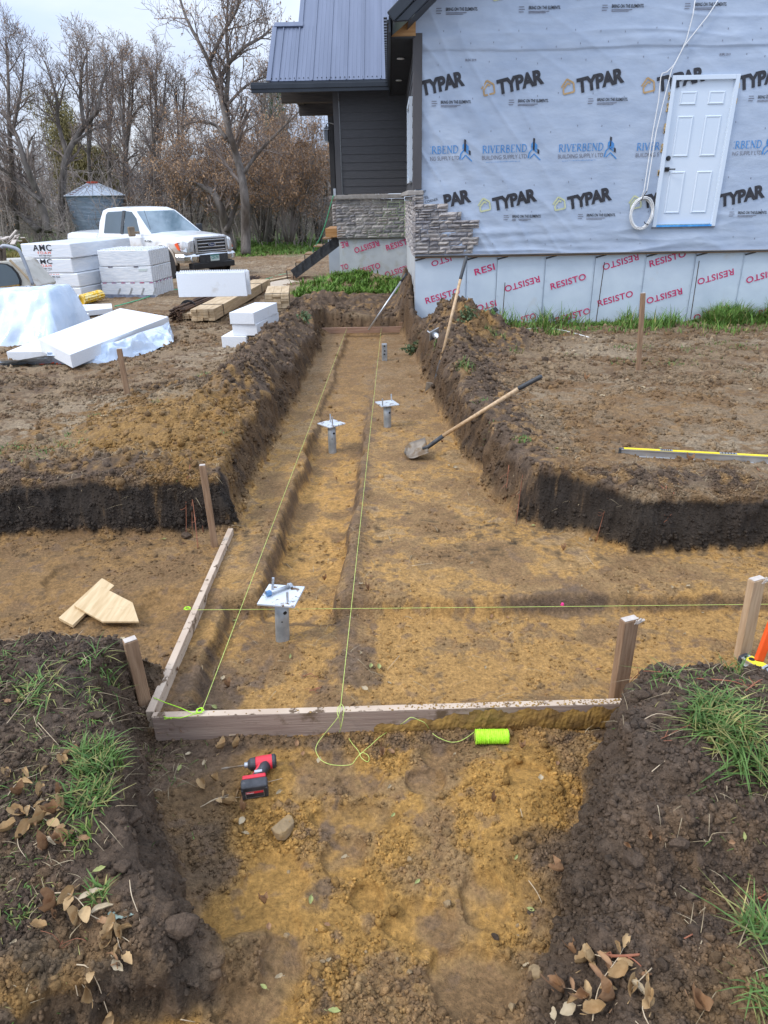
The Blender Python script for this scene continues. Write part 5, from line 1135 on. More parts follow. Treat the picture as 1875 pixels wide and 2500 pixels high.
M_shrink = mat('stretch wrapped foam', (0.66, 0.70, 0.75), (0.80, 0.82, 0.84), 0.2, scale=5, stretch=(1, 1, 5), bump=0.5, bscale=12, spec=.6)
M_pr = mat('printed tape', (.62, .16, .24), (.3, .3, .5), .5, scale=30)
for k, lb in enumerate(('bottom stretch wrapped foam block of the pallet beside the truck', 'middle stretch wrapped foam block of the pallet beside the truck', 'topmost stretch wrapped foam block of the pallet beside the truck')):
    n0 = N + Vector((0, 0, z + .13)); t = thing('wrapped_foam_block', n0, lb, 'foam block', 'stretch wrapped foam blocks'); h = .345
    oblock('block', n0, d1, 1.24 - .02 * k, d2, 1.22, h - .006, M_shrink, t, .015); z += h
    m_ = MB(); r = random.Random(k)
    for i in range(9): m_.box(n0 + d2 * (.10 + .125 * i) - d1 * .002 + Vector((0, 0, h / 2)), (.012, .05, h * .9), Matrix.Rotation(R(-4), 3, 'Z'))
    m_.build('side_rib', M_foam, t, bevel=.004)
    if k == 0:
        m_ = MB()
        for i in range(6): m_.bar(n0 + d1 * (1.2 - i * .22) + Vector((0, 0, h - .012)) - d2 * .004, n0 + d1 * (1.1 - i * .22) + Vector((0, 0, h - .012)) - d2 * .004, .004, .022)
        for i in range(5): m_.bar(n0 + d2 * (.15 + i * .22) + Vector((0, 0, h - .012)) - d1 * .012, n0 + d2 * (.25 + i * .22) + Vector((0, 0, h - .012)) - d1 * .012, .004, .022)
        m_.build('printed_tape', M_pr, t)
        m_ = MB()
        for i in range(4): m_.bar(n0 + d1 * (.9 - i * .28) + Vector((0, 0, .03)) - d2 * .004, n0 + d1 * (.8 - i * .28) + Vector((0, 0, .22)) - d2 * .004, .004, .035)
        m_.build('strap', M_galv, t); m_ = MB(); m_.bar(n0 + d1 * .0 + Vector((0, 0, .02)) - d2 * .006, n0 + d1 * 1.22 + Vector((0, 0, .05)) - d2 * .006, .004, .08); m_.build('dark_skirt', mat('dark blue film', (.12, .14, .2), (.3, .33, .4), .3), t)
    if k == 1:
        for u in (.95, .35): m_ = MB(); m_.box(n0 + d1 * u + Vector((0, 0, h - .01)) - d2 * .004, (.10, .01, .03), Matrix.Rotation(R(-4), 3, 'Z')); m_.build('grey_clip', M_greyink, t)
        m_ = MB(); m_.box(n0 + d1 * .2 + Vector((0, 0, h - .08)) - d2 * .003, (.2, .008, .05), Matrix.Rotation(R(-4), 3, 'Z')); m_.build('label', mat('pale label', (.55, .62, .6)), t)
    if k == 2:
        m_ = MB()
        for i in range(9):
            for j in range(9): m_.box(n0 + d1 * (.08 + i * .13) + d2 * (.07 + j * .13) + Vector((0, 0, h + .004)), (.05, .05, .025))
        m_.build('foam_knob', M_foam, t)
# ICF form block on the lumber
A_ = aty(437, 726, 12.0); B_ = aty(604, 727, 12.0); t = thing('foam_form', A_, 'white foam form with toothed top edge resting on the lumber bundles', 'foam form')
d1 = (B_ - A_).normalized(); d1.z = 0; d2 = Vector((-d1.y, d1.x, 0)); hI = aty(432, 667, 12.0).z - A_.z; LI = (B_ - A_).length
oblock('panel', A_, d1, LI, d2, .065, hI, M_foam, t, .006); oblock('panel', A_ + d2 * .22 + d1 * .02, d1, LI, d2, .065, hI, M_foam, t, .006)
m_ = MB()
for i in range(30):
    for off in (.033, .253): m_.lathe([(.016, 0), (.014, .022)], A_ + d1 * (LI * (i + .5) / 30) + d2 * off + Vector((0, 0, hI - .002)), 8)
m_.build('foam_tooth', M_foam, t)
m_ = MB()
for i in range(5): m_.box(A_ + d1 * (LI * (i + .5) / 5) + d2 * .14 + Vector((0, 0, hI / 2)), (.02, .18, hI * .8))
m_.build('web', M_greyink, t)
# stack of three cut slabs
d1, d2 = dirs(6); N0 = atz(602, 850, -.09); 
for k, (da, db_, lb, L2) in enumerate(((.0, 0, 'bottom one of three short foam slabs stacked by the trench', 1.22), (-.16, .05, 'middle one of three short foam slabs stacked by the trench', 1.12), (-.14, .02, 'top one of three short foam slabs stacked by the trench', 1.05))):
    n0 = N0 + d1 * da + d2 * (.02 + db_) + Vector((0, 0, .165 * k)); dd1, dd2 = dirs(6 + 2 * k)
    o = oblock('foam_slab', n0, dd1, .37, dd2, L2, .163, M_foam, None, .006); tag(o, lb, 'foam slab', 'short foam slabs in the stack of three')
# big slabs with plastic
C4 = [Vector((*atz(x, y, zz_).to_2d(), zz_)) for (x, y), zz_ in (((94, 827), .24), ((171, 866), .20), ((411, 773), .10), ((293, 752), .13))]
m_ = MB(); th_ = .165; m_.add(C4 + [p - Vector((0, 0, th_)) for p in C4], [(0, 1, 2, 3), (7, 6, 5, 4), (0, 4, 5, 1), (1, 5, 6, 2), (2, 6, 7, 3), (3, 7, 4, 0)]); o = m_.build('foam_slab', M_foam, bevel=.006); tag(o, 'large white foam slab lying tilted on crumpled plastic', 'foam slab')
C4 = [atz(x, y, .045) for x, y in ((15, 859), (113, 858), (205, 815), (93, 828))]
m_ = MB(); th_ = .15; m_.add(C4 + [p - Vector((0, 0, th_)) for p in C4], [(0, 1, 2, 3), (7, 6, 5, 4), (0, 4, 5, 1), (1, 5, 6, 2), (2, 6, 7, 3), (3, 7, 4, 0)]); o = m_.build('foam_slab', M_foam, bevel=.006); tag(o, 'foam slab under the corner of the large tilted slab', 'foam slab')
C4 = [atz(x, y, .0) for x, y in ((190, 744), (273, 741), (273, 748), (188, 752))]
m_ = MB(); th_ = .1; C4 = [atz(196, 760, .0), atz(274, 752, .0), atz(272, 741, .0), atz(186, 744, .0)]; m_.add(C4 + [p - Vector((0, 0, th_)) for p in C4], [(0, 1, 2, 3), (7, 6, 5, 4), (0, 4, 5, 1), (1, 5, 6, 2), (2, 6, 7, 3), (3, 7, 4, 0)]); o = m_.build('foam_strip', M_foam, bevel=.006); tag(o, 'low foam strip lying behind the film covered block', 'foam strip')
C4 = [atz(198, 769, -.02), atz(211, 772, -.02), atz(217, 765, -.02), atz(204, 762, -.02)]; m_ = MB(); m_.add(C4 + [p - Vector((0, 0, .08)) for p in C4], [(0, 1, 2, 3), (7, 6, 5, 4), (0, 4, 5, 1), (1, 5, 6, 2), (2, 6, 7, 3), (3, 7, 4, 0)]); o = m_.build('foam_offcut', M_foam, bevel=.004); tag(o, 'small foam offcut beside the film covered block', 'foam offcut')
# film-covered block: sheet hanging over a block
def film_fn(u, v):
    # u along the block left to right, v from front hem over the top to the back
    ax_, bx_ = lerp(-6.55, -5.10, u), 0
    prof = [(10.35, -.12), (10.7, .30), (10.95, .62), (11.35, .66), (11.75, .62), (12.0, .1), (12.05, -.1)]
    f = v * (len(prof) - 1); i = min(int(f), len(prof) - 2); g = f - i; y, z = lerp(prof[i][0], prof[i + 1][0], g), lerp(prof[i][1], prof[i + 1][1], g)
    e = abs(u - .5) * 2; drop = max(0, e - .72) / .28
    flare = .05 * (0.66 - z) * (1 if u > .5 else -1) * (e ** 2) * 6 * .25
    z2 = lerp(z, -.1, drop ** 1.6 * .92) + .05 * (u - .3) * (z > .4)
    y += -.25 * drop * (v < .5)
    w_ = .06 * float(n2(np.array([u * 5 + v]), np.array([v * 9 - u * 4]), 3)[0]) + .02 * float(n2(np.array([u * 14]), np.array([v * 3]), 5)[0])
    return Vector((ax_ + flare + w_ * .4, y - w_, z2 + w_ * .5))
m_ = MB(); m_.grid(film_fn, 46, 46); o = m_.build('film_cover', M_film2, smooth=True); tag(o, 'shiny clear plastic film draped over a foam block by the beige machine', 'plastic film')
m_ = MB(); m_.box((-5.82, 11.38, .22), (1.02, .62, .70)); o = m_.build('foam_block', M_foam); tag(o, 'foam block hidden under draped clear plastic film', 'foam block')
# crumpled plastic at the foot of the slabs
HEM = [(-2, 900), (60, 893), (130, 893), (200, 898), (262, 893), (330, 872), (385, 852), (424, 835), (424, 820)]
RIM = [(-2, 880), (40, 880), (110, 868), (170, 868), (225, 848), (290, 832), (340, 812), (395, 795), (412, 785)]
def curve_at(P, u):
    f = u * (len(P) - 1); i = min(int(f), len(P) - 2); g = f - i; return lerp(P[i][0], P[i + 1][0], g), lerp(P[i][1], P[i + 1][1], g)
def crumple(u, v):
    a = atz(*curve_at(HEM, u), -.075); b = atz(*curve_at(RIM, u), .06 + .05 * math.sin(u * 3)); p = a.lerp(b, v)
    x = np.array([u * 9.0]); y = np.array([v * 2.2]); w_ = float((.4 - np.abs(fbm2(x, y, 3, 4)))[0]); 
    p.z += max(-.005, .13 * w_ * math.sin(math.pi * min(1, v * 1.1 + .06)) * (.6 + .8 * math.sin(u * 2.6)) + .07 * math.sin(math.pi * v) * (.25 < u < .75)); p.y -= .10 * w_ * math.sin(math.pi * v); return p
m_ = MB(); m_.grid(crumple, 120, 26); crs = m_.build('plastic_wrapper', M_film2, smooth=True); tag(crs, 'crumpled white plastic wrapper spread under the large foam slab', 'plastic wrapper')
m_ = MB()
for px, s_, w_ in ((98, 'M', .17), (122, 'V', .08), (139, 'u', .07)):
    p = atz(px, 892, -.06); q = p + Vector((0, .12, .09)); put_text(m_, s_, (lambda p, q: lambda u, v: p + Vector((u, -.045, 0)) + (q - p) * (v / .15) * .8)(p, q), w_, .15, .03)
[q.build('orange_lettering', M_orange, crs, fix=False) for q in m_.pieces()]
# yellow roll
a, b = atz(196, 733, -.02), atz(246, 719, .02); t = thing('yellow_roll', (a + b) / 2, 'rolled yellow netting sleeve lying between the foam stacks', 'roll')
n = 24; m_ = MB(); vs = []
for i in range(41):
    p = a.lerp(b, i / 40)
    for k in range(n):
        an = 2 * math.pi * k / n; rr = .125 + .016 * math.sin(an * 6 + i * .9) * math.sin(an * 6 - i * .9); d = (b - a).normalized(); x = Vector((-d.y, d.x, 0)); vs.append(p + x * (rr * math.cos(an)) + Vector((0, 0, rr * math.sin(an) * .8)))
m_.add(vs, [(i * n + k, i * n + (k + 1) % n, (i + 1) * n + (k + 1) % n, (i + 1) * n + k) for i in range(40) for k in range(n)] + [tuple(range(n - 1, -1, -1)), tuple(40 * n + k for k in range(n))]); m_.build('netting', mat('yellow netting', (.75, .45, .01), (.85, .72, .35), .6, scale=14, lo=.45, hi=.62), t)
m_ = MB(); m_.grid(lambda u, v: a + Vector((-.25 * u, .05 * math.sin(v * 6), .2 * (v - .5) * (1 - .4 * u) + .02)), 6, 6); m_.build('clear_sleeve', M_film2, t)
# ------------------------------------------------------------------ steel bundle and lumber
a, b = atz(430, 770, .0), atz(622, 686, .02); t = thing('rebar_bundle', a, 'rusty dark bundle of reinforcing bars under the foam form', 'rebar bundle'); d = (b - a).normalized(); x = d.cross(Vector((0, 0, 1))).normalized(); r = random.Random(4)
for i in range(64):
    rr = .155 * math.sqrt(r.random()); an = r.random() * 6.28; off = x * (rr * math.cos(an)) + Vector((0, 0, rr * math.sin(an) * .85 + .02)); o2 = off * r.uniform(.8, 1.1); s0 = r.uniform(-.12, .12); m_ = MB()
    m_.tube([a + off + d * s0, a.lerp(b, .5) + o2 + Vector((0, 0, -.0)), b + o2 + d * s0], .0125, 6); m_.build('steel_bar', M_rust if i else globals().setdefault('M_rust', mat('rusty bar', (.055, .035, .025), (.15, .085, .05), .8, .2, scale=6)), t)
m_ = MB()
for f in (.12, .5): m_.lathe([(.165, -.008), (.165, .008)], a.lerp(b, f) + Vector((0, 0, .02)), 20, d.to_track_quat('Z', 'Y').to_matrix())
m_.build('tie_wire', M_black, t)
def lumber(a, d, w, L, rows_, cols, lb, th_=.038, bw=None, strap=(.15, .6)):
    d = d.normalized(); x = d.cross(Vector((0, 0, 1))).normalized(); t = thing('lumber_bundle', a, lb, 'lumber bundle', 'strapped lumber bundles'); r = random.Random(len(lb)); bw = bw or w / cols
    for j in range(rows_):
        for i in range(cols):
            s0 = r.uniform(-.03, .03); m_ = MB(); c0 = a + x * ((i - (cols - 1) / 2) * bw) + Vector((0, 0, th_ * (j + .5))); k = r.uniform(.8, 1.1); m_.bar(c0 + d * s0, c0 + d * (L + s0), bw - .004, th_ - .003); m_.build('plank', M_lum, t, bevel=.002)
    for f in strap:
        m_ = MB(); m_.bar(a + d * (L * f) + Vector((0, 0, th_ * rows_ / 2)), a + d * (L * f + .03) + Vector((0, 0, th_ * rows_ / 2)), bw * cols + .012, th_ * rows_ + .012); m_.build('strap', M_black, t)
    return t
a = atz(500, 786, -.09); b = atz(640, 706, -.09); d_ = (b - a); lumber(Vector((a.x - .02, a.y, -.07)), d_, .42, 4.9, 4, 4, 'long strapped bundle of pale lumber under the foam form', .05, strap=(.12, .8))
a = atz(466, 784, -.09); lumber(Vector((a.x - .1, a.y + .15, -.075)), d_, .25, 4.7, 2, 3, 'low bundle of lumber beneath the rusty bars', .05, strap=(.5,))
a = atz(676, 786, -.1); lumber(Vector((a.x + .02, a.y + .1, -.1)), Vector((-.12, 1, 0)), .24, 1.2, 5, 2, 'lower of two stacked lumber bundles seen end on beside the slabs', .043, strap=(.3,))
lumber(Vector((a.x + .03, a.y + .02, .122)), Vector((-.12, 1, 0)), .42, 1.3, 6, 3, 'upper of two stacked lumber bundles, bound by a black strap', .041, strap=(.06,))
# ------------------------------------------------------------------ porch stairs and cord
YS = 19.1; a, b = aty(838, 578, YS), aty(716, 668, YS); gz = ground_z(b.x, b.y); t = thing('porch_stairs', b, 'unfinished porch stairs with black stringer and orange wooden treads', 'stairs')
M_tread = mat('orange tread', (.24, .14, .065), (.34, .21, .10), .65, scale=5, stretch=(1, 5, 4))
for dy in (0, .85):
    o_ = Vector((0, dy, 0)); m_ = MB(); m_.bar(b + o_ + Vector((0, 0, -.02)), a + o_, .05, .25, up=(0, 0, 1)); m_.build('stringer', M_blk if dy == 0 else M_blk, t, bevel=.004)
for i in range(6):
    f = i / 5; p = aty(lerp(705, 815, f) + 5, lerp(659, 564, f), YS - .05); m_ = MB(); m_.box(p + Vector((0, .45, 0)), (.24, .8, .035)); m_.build('tread', M_tread, t, bevel=.004)
    for dx in (-.11, .06):
        m_ = MB(); m_.box(p + Vector((dx, .0, -.12)), (.022, .022, .22)); m_.build('bracket', M_black, t)
gc = mat('green cord', (.05, .42, .20), (.08, .5, .26), .5)
strand('extension_cord', smooth_pts([aty(814, 478, YV - .1), aty(806, 505, YV + .2), aty(795, 545, YV + .5), aty(782, 580, YV + .8), aty(768, 605, YV + 1.3), aty(757, 630, YV + 1.8), atz(735, 660, -.1), atz(680, 672, -.1), atz(620, 690, -.09), atz(540, 700, -.1), atz(420, 708, -.1), atz(340, 732, -.09), atz(280, 748, -.08)]), .011, gc, 'green extension cord hanging from the porch outlet and trailing across the ground', 'cord', None)
strand('white_hose', smooth_pts([on(1285, 805, -.1) + Vector((0, 0, .015)), on(1330, 805, -.1) + Vector((0, 0, .02)), on(1375, 810, -.1) + Vector((0, 0, .02)), on(1440, 826, -.1) + Vector((0, 0, .01))]), .01, cbm, 'thin white hose lying on the grass below the foundation', 'hose', None)
# ------------------------------------------------------------------ pickup truck
def mudmat(name, c, mud, zlo, zhi, rough, metal=0.0, coat=0.0):
    m = mat(name, c, c, rough, metal, coat=coat); t = m.node_tree; b = t.nodes['Principled BSDF']; ln = t.links
    tcn = t.nodes.new('ShaderNodeTexCoord'); sx = t.nodes.new('ShaderNodeSeparateXYZ'); ln.new(tcn.outputs['Object'], sx.inputs[0])
    n = t.nodes.new('ShaderNodeTexNoise'); n.inputs['Scale'].default_value = 3.5; n.inputs['Detail'].default_value = 7; ln.new(tcn.outputs['Object'], n.inputs['Vector'])
    mu = t.nodes.new('ShaderNodeMath'); mu.operation = 'MULTIPLY_ADD'; mu.inputs[1].default_value = -.55; ln.new(n.outputs['Fac'], mu.inputs[0]); ad = t.nodes.new('ShaderNodeMath'); ad.operation = 'ADD'; ad.inputs[1].default_value = .27
    ln.new(sx.outputs['Z'], ad.inputs[0]); ln.new(ad.outputs[0], mu.inputs[2])
    mr = t.nodes.new('ShaderNodeMapRange'); mr.inputs[1].default_value = zhi; mr.inputs[2].default_value = zlo; mr.inputs[3].default_value = 0; mr.inputs[4].default_value = .9; ln.new(mu.outputs[0], mr.inputs[0])
    mx = t.nodes.new('ShaderNodeMixRGB'); mx.inputs[1].default_value = (*c, 1); mx.inputs[2].default_value = (*mud, 1); ln.new(mr.outputs[0], mx.inputs[0]); ln.new(mx.outputs[0], b.inputs['Base Color'])
    mr2 = t.nodes.new('ShaderNodeMapRange'); mr2.inputs[3].default_value = rough; mr2.inputs[4].default_value = .85; ln.new(mr.outputs[0], mr2.inputs[0]); ln.new(mr2.outputs[0], b.inputs['Roughness'])
    return m
MUD = (.34, .25, .16)
M_tw = mudmat('white car paint', (.78, .80, .82), MUD, .70, 1.02, .25, coat=.5)
M_chr = mat('chrome', (.46, .48, .50), (.54, .55, .57), .14, .95, scale=4)
M_tg = mat('car glass', (.05, .075, .09), (.07, .10, .12), .04, scale=1, spec=.9)
M_ws = mat('windscreen glass', (.10, .16, .20), (.20, .28, .33), .05, scale=1.3, spec=.9)
M_tyre = mat('muddy tyre', (.03, .028, .026), (.14, .10, .07), .9, scale=9)
M_lens = mat('clear lens', (.55, .58, .6), (.7, .72, .74), .08, .5, scale=8)
truck = thing('pickup_truck', (-5.05, 20.75, -.15), 'white crew cab pickup truck with mud splashed sides parked behind the foam', 'truck'); truck.rotation_euler.z = R(-36.3); LOCAL.add(truck.name)
ST = [(-.10, .80, .60, .98, 1.03), (-.22, .92, .58, 1.03, 1.085), (-.45, .975, .56, 1.07, 1.13), (-.9, .99, .55, 1.10, 1.17), (-1.5, 1.0, .45, 1.14, 1.215), (-1.62, 1.0, .42, 1.15, 1.19), (-2.4, 1.0, .40, 1.16, 1.18), (-4.08, 1.0, .40, 1.16, 1.18), (-4.10, .985, .40, 1.13, 1.15), (-4.16, .985, .42, 1.13, 1.15), (-4.18, 1.0, .44, 1.17, 1.21), (-5.7, 1.0, .55, 1.17, 1.21), (-5.86, .97, .58, 1.15, 1.19)]
m_ = MB(); sec = []
for (x, w, zb, zs, zt) in ST:
    h = [(w * .90, zb), (w * .985, zb + .12), (w, zb + .28), (w * .99, zs - .12), (w * .955, zs), (w * .86, zt - .008), (w * .55, zt + .018), (0, zt + .028)]
    sec.append([(x, y, z) for y, z in h] + [(x, -y, z) for y, z in reversed(h[:-1])])
ns_ = len(sec[0]); m_.add([p for s_ in sec for p in s_], [(i * ns_ + k, i * ns_ + k + 1, (i + 1) * ns_ + k + 1, (i + 1) * ns_ + k) for i in range(len(sec) - 1) for k in range(ns_ - 1)] + [tuple(range(ns_)), tuple((len(sec) - 1) * ns_ + k for k in range(ns_ - 1, -1, -1))])
m_.build('body', M_tw, truck, bevel=.01)
prof = [(-1.50, 1.16), (-2.02, 1.52), (-2.42, 1.80), (-2.75, 1.885), (-3.3, 1.905), (-3.75, 1.88), (-3.98, 1.82), (-4.08, 1.50), (-4.10, 1.16)]
hw = lambda z: lerp(.945, .70, max(0, (z - 1.16) / .74) ** 1.25)
m_ = MB(); V = []
for x, z in prof:
    w = hw(z); V += [(x, w, z), (x, w * .62, z + .012), (x, 0, z + .02), (x, -w * .62, z + .012), (x, -w, z)]
m_.add(V, [(i * 5 + k, i * 5 + k + 1, (i + 1) * 5 + k + 1, (i + 1) * 5 + k) for i in range(len(prof) - 1) for k in range(4)] + [tuple(i * 5 for i in range(len(prof))), tuple(i * 5 + 4 for i in reversed(range(len(prof))))])
m_.build('cab', M_tw, truck, bevel=.012)
def gq(pts, m, nm, par=truck, th_=.006, nrm=(0, -1, 0)):
    m_ = MB(); n = Vector(nrm).normalized() * th_; P = [Vector(p) for p in pts]; k = len(P); m_.add([p + n for p in P] + [p - n for p in P], [tuple(range(k)), tuple(range(2 * k - 1, k - 1, -1))] + [(i, k + i, k + (i + 1) % k, (i + 1) % k) for i in range(k)]); return m_.build(nm, m, par)
ws_n = (.57, 0, .82)
gq([(-1.56, .86, 1.215), (-1.56, -.86, 1.215), (-2.38, -.655, 1.785), (-2.38, .655, 1.785)], M_ws, 'windshield', th_=.012, nrm=ws_n)
for sgn in (-1, 1):
    s_ = lambda x, z: (x, sgn * (hw(z) + .004), z)
    gq([s_(-2.0, 1.20), s_(-2.80, 1.20), s_(-2.80, 1.80), s_(-2.50, 1.78), s_(-2.22, 1.60)], M_tg, 'side_window', nrm=(0, sgn, .3)); gq([s_(-2.95, 1.20), s_(-3.80, 1.20), s_(-3.78, 1.70), s_(-3.70, 1.78), s_(-2.95, 1.80)], M_tg, 'side_window', nrm=(0, sgn, .3))
    gq([s_(-2.81, 1.19), s_(-2.94, 1.19), s_(-2.94, 1.81), s_(-2.81, 1.81)], M_blk, 'door_pillar', nrm=(0, sgn, .3), th_=.022)
    for x0, x1, nm in ((-1.78, -2.86, 'door'), (-2.88, -4.02, 'door')):
        dd = gq([(x0, sgn * 1.0, .55), (x1, sgn * 1.0, .55), (x1, sgn * .985, 1.10), (x0, sgn * .985, 1.10)], M_tw, nm, nrm=(0, sgn, 0), th_=.008)
        gq([(x1 + .06, sgn * 1.012, .93), (x1 + .26, sgn * 1.012, .93), (x1 + .26, sgn * 1.008, 1.01), (x1 + .06, sgn * 1.008, 1.01)], M_chr, 'door_handle', dd, nrm=(0, sgn, 0), th_=.015)
    m_ = MB(); m_.box((-1.95, sgn * 1.06, 1.24), (.06, .16, .06)); m_.box((-1.98, sgn * 1.22, 1.27), (.10, .20, .26)); m_.build('side_mirror', mudmat('muddy mirror', (.02, .02, .022), MUD, 1.1, 1.75, .5) if sgn < 0 else M_blk, truck, bevel=.03, seg=3)
    for xw in (-.95, -4.62):
        m_ = MB(); m_.lathe([(.50, 0), (.50, .03)], (xw, sgn * .985, .40), 36, Matrix.Rotation(R(-90 * sgn), 3, 'X')); m_.build('wheel_arch', M_black, truck)
        m_ = MB(); pts = [(xw + .53 * math.cos(R(a)), sgn * 1.005, .40 + .53 * math.sin(R(a))) for a in range(0, 181, 10)]; m_.tube(pts, .035, 6); m_.build('arch_flare', M_tw, truck, smooth=True)
        wh = bpy.data.objects.new('wheel', None); C.objects.link(wh); wh.parent = truck
        m_ = MB(); m_.lathe([(.22, -.13), (.33, -.135), (.385, -.09), (.39, 0), (.385, .09), (.33, .135), (.22, .13)], (xw, sgn * .88, .39), 36, Matrix.Rotation(R(90), 3, 'X')); m_.build('tyre', M_tyre, wh)
        m_ = MB(); m_.lathe([(.22, -.12), (.22, .10), (.08, .12), (.0, .12)], (xw, sgn * .88, .39), 24, Matrix.Rotation(R(90 * (1 if sgn < 0 else -1)), 3, 'X')); m_.build('rim', M_galv, wh)
    # lamps
    hl = gq([(-.085, sgn * .58, .985), (-.16, sgn * .80, .985), (-.34, sgn * .945, .99), (-.40, sgn * .965, .95), (-.30, sgn * .95, .80), (-.13, sgn * .83, .74), (-.085, sgn * .64, .74)], M_lens, 'headlight', nrm=(.8, .5 * sgn, 0), th_=.02)
    gq([(-.33, sgn * .955, .985), (-.42, sgn * .982, .95), (-.32, sgn * .965, .80), (-.25, sgn * .935, .79)], M_orange, 'turn_lamp', hl, nrm=(.5, .85 * sgn, 0), th_=.025)
m_ = MB(); m_.box((-.085, 0, .90), (.05, 1.16, .42)); gr_ = m_.build('grille', M_black, truck, bevel=.01)
m_ = MB()
for z in (.755, .845, .935, 1.025): m_.box((-.05, 0, z), (.03, .98, .030))
for y in (-.545, .545): m_.box((-.055, y, .90), (.04, .085, .40))
m_.box((-.055, 0, 1.09), (.05, 1.18, .05)); m_.box((-.055, 0, .70), (.05, 1.18, .035)); m_.build('grille_bar', M_chr, gr_, bevel=.006)
rx = Matrix.Rotation(R(90), 3, 'Y')
m_ = MB(); vs = [(-.02 + dx, .135 * k * math.cos(i * math.pi / 16), .90 + .058 * k * math.sin(i * math.pi / 16)) for dx, k in ((0, 1), (.008, 1), (.008, .86)) for i in range(32)]; m_.add(vs, [(j * 32 + i, j * 32 + (i + 1) % 32, (j + 1) * 32 + (i + 1) % 32, (j + 1) * 32 + i) for j in range(2) for i in range(32)]); m_.build('badge_rim', M_chr, gr_)
m_ = MB(); m_.add([(-.014, .118 * math.cos(i * math.pi / 16), .90 + .05 * math.sin(i * math.pi / 16)) for i in range(32)], [tuple(range(32))]); bd_ = m_.build('badge', mat('badge blue', (.01, .03, .12), None, .2), gr_)
m_ = MB(); put_text(m_, 'Ford', lambda u, v: (-.010, -.075 + u, .875 + v), .15, .055, .02, shear=.2); m_.build('badge_lettering', M_chr, gr_, fix=False)
m_ = MB(); pts = []
V = []
for (x, y) in ((-.42, -1.0), (-.16, -.93), (-.03, -.60), (0, 0), (-.03, .60), (-.16, .93), (-.42, 1.0)):
    V += [(x, y, .46), (x + .02, y * 1.005, .52), (x + .025, y * 1.005, .62), (x - .03, y * .985, .68), (x - .2, y * .9, .68)]
m_.add(V, [(i * 5 + k, (i + 1) * 5 + k, (i + 1) * 5 + k + 1, i * 5 + k + 1) for i in range(6) for k in range(4)]); bmp = m_.build('bumper', M_chr, truck)
m_ = MB(); V = []
for (x, y) in ((-.005, -.52), (.02, -.3), (.03, 0), (.02, .3), (-.005, .52)): V += [(x + .012, y, .44), (x + .02, y, .65)]
m_.add(V, [(i * 2, i * 2 + 2, i * 2 + 3, i * 2 + 1) for i in range(4)]); m_.build('bumper_pad', M_blk, bmp)
m_ = MB(); m_.box((-.10, 0, .36), (.25, 1.5, .16)); m_.build('air_dam', M_black, truck, bevel=.02)
for y in (-.72, .72):
    m_ = MB(); m_.lathe([(.075, 0), (.06, .02), (.0, .012)], (-.075, y, .555), 20, rx @ Matrix.Rotation(R(22 * (1 if y > 0 else -1)), 3, 'X')); m_.build('fog_lamp', M_lens, bmp)
gq([(.045, -.16, .47), (.045, .16, .47), (.045, .16, .63), (.045, -.16, .63)], mat('plate white', (.55, .66, .62), (.62, .7, .68), .5), 'licence_plate', nrm=(1, 0, 0), th_=.004)
m_ = MB(); put_text(m_, 'CZN 791', lambda u, v: (.0505, -.135 + u, .515 + v), .27, .075, .03); m_.build('plate_lettering', mat('teal ink', (.02, .28, .25)), truck, fix=False)
gq([(.0504, -.155, .605), (.0504, .155, .605), (.0504, .155, .628), (.0504, -.155, .628)], bpy.data.materials['teal ink'], 'plate_band', nrm=(1, 0, 0), th_=.0004)
m_ = MB(); put_text(m_, 'F-150', lambda u, v: (-1.72 + u, -1.012, .985 + v), .30, .055, .03); m_.build('side_lettering', M_blk, truck, fix=False)
m_ = MB(); m_.tube([(-1.62, -.80, 1.2), (-1.95, -.72, 1.82)], .006, 5); m_.build('aerial', M_black, truck); m_ = MB(); m_.tube([(-1.6, -.65, 1.24), (-1.66, -.1, 1.27)], .012, 5); m_.tube([(-1.6, .1, 1.24), (-1.66, .6, 1.27)], .012, 5); m_.build('wiper', M_black, truck)
m_ = MB(); m_.box((-4.95, 0, 1.19), (1.5, 1.6, .04)); m_.build('bed_floor', M_black, truck)
# ------------------------------------------------------------------ grain bin
bc = aty(246, 560, 36.0); bx_, by_ = bc.x, 36.0; zt_ = aty(246, 479, by_).z; za_ = aty(246, 446, by_).z; rb = (aty(317, 479, by_).x - aty(180, 479, by_).x) / 2
t = thing('grain_bin', (bx_, by_, -.2), 'small corrugated steel grain bin with conical roof behind the truck', 'grain bin')
M_bin = mat('corrugated steel', (.26, .32, .38), (.36, .42, .48), .4, .4, scale=2.5, stretch=(1, 1, 6))
m_ = MB(); prof = []; k = int((zt_ + .2) / .0275)
for i in range(k + 1): z = -.2 + (zt_ + .2) * i / k; rr = rb * lerp(.80, .97, (i / k)) ; prof.append((rr + (.012 if i % 2 else -.012), z))
m_.lathe(prof, (bx_, by_, 0), 40); m_.build('wall', M_bin, t)
m_ = MB(); m_.lathe([(rb * 1.02, zt_), (rb * 1.03, zt_ + .02), (rb * .16, za_ - .03), (rb * .16, za_)], (bx_, by_, 0), 20); rfb = m_.build('roof', mat('roof sheet', (.50, .56, .63), (.60, .66, .72), .4, .3, scale=2), t)
m_ = MB()
for i in range(20):
    a = 2 * math.pi * i / 20; m_.tube([(bx_ + rb * 1.02 * math.cos(a), by_ + rb * 1.02 * math.sin(a), zt_ + .03), (bx_ + rb * .17 * math.cos(a), by_ + rb * .17 * math.sin(a), za_ - .01)], .018, 4)
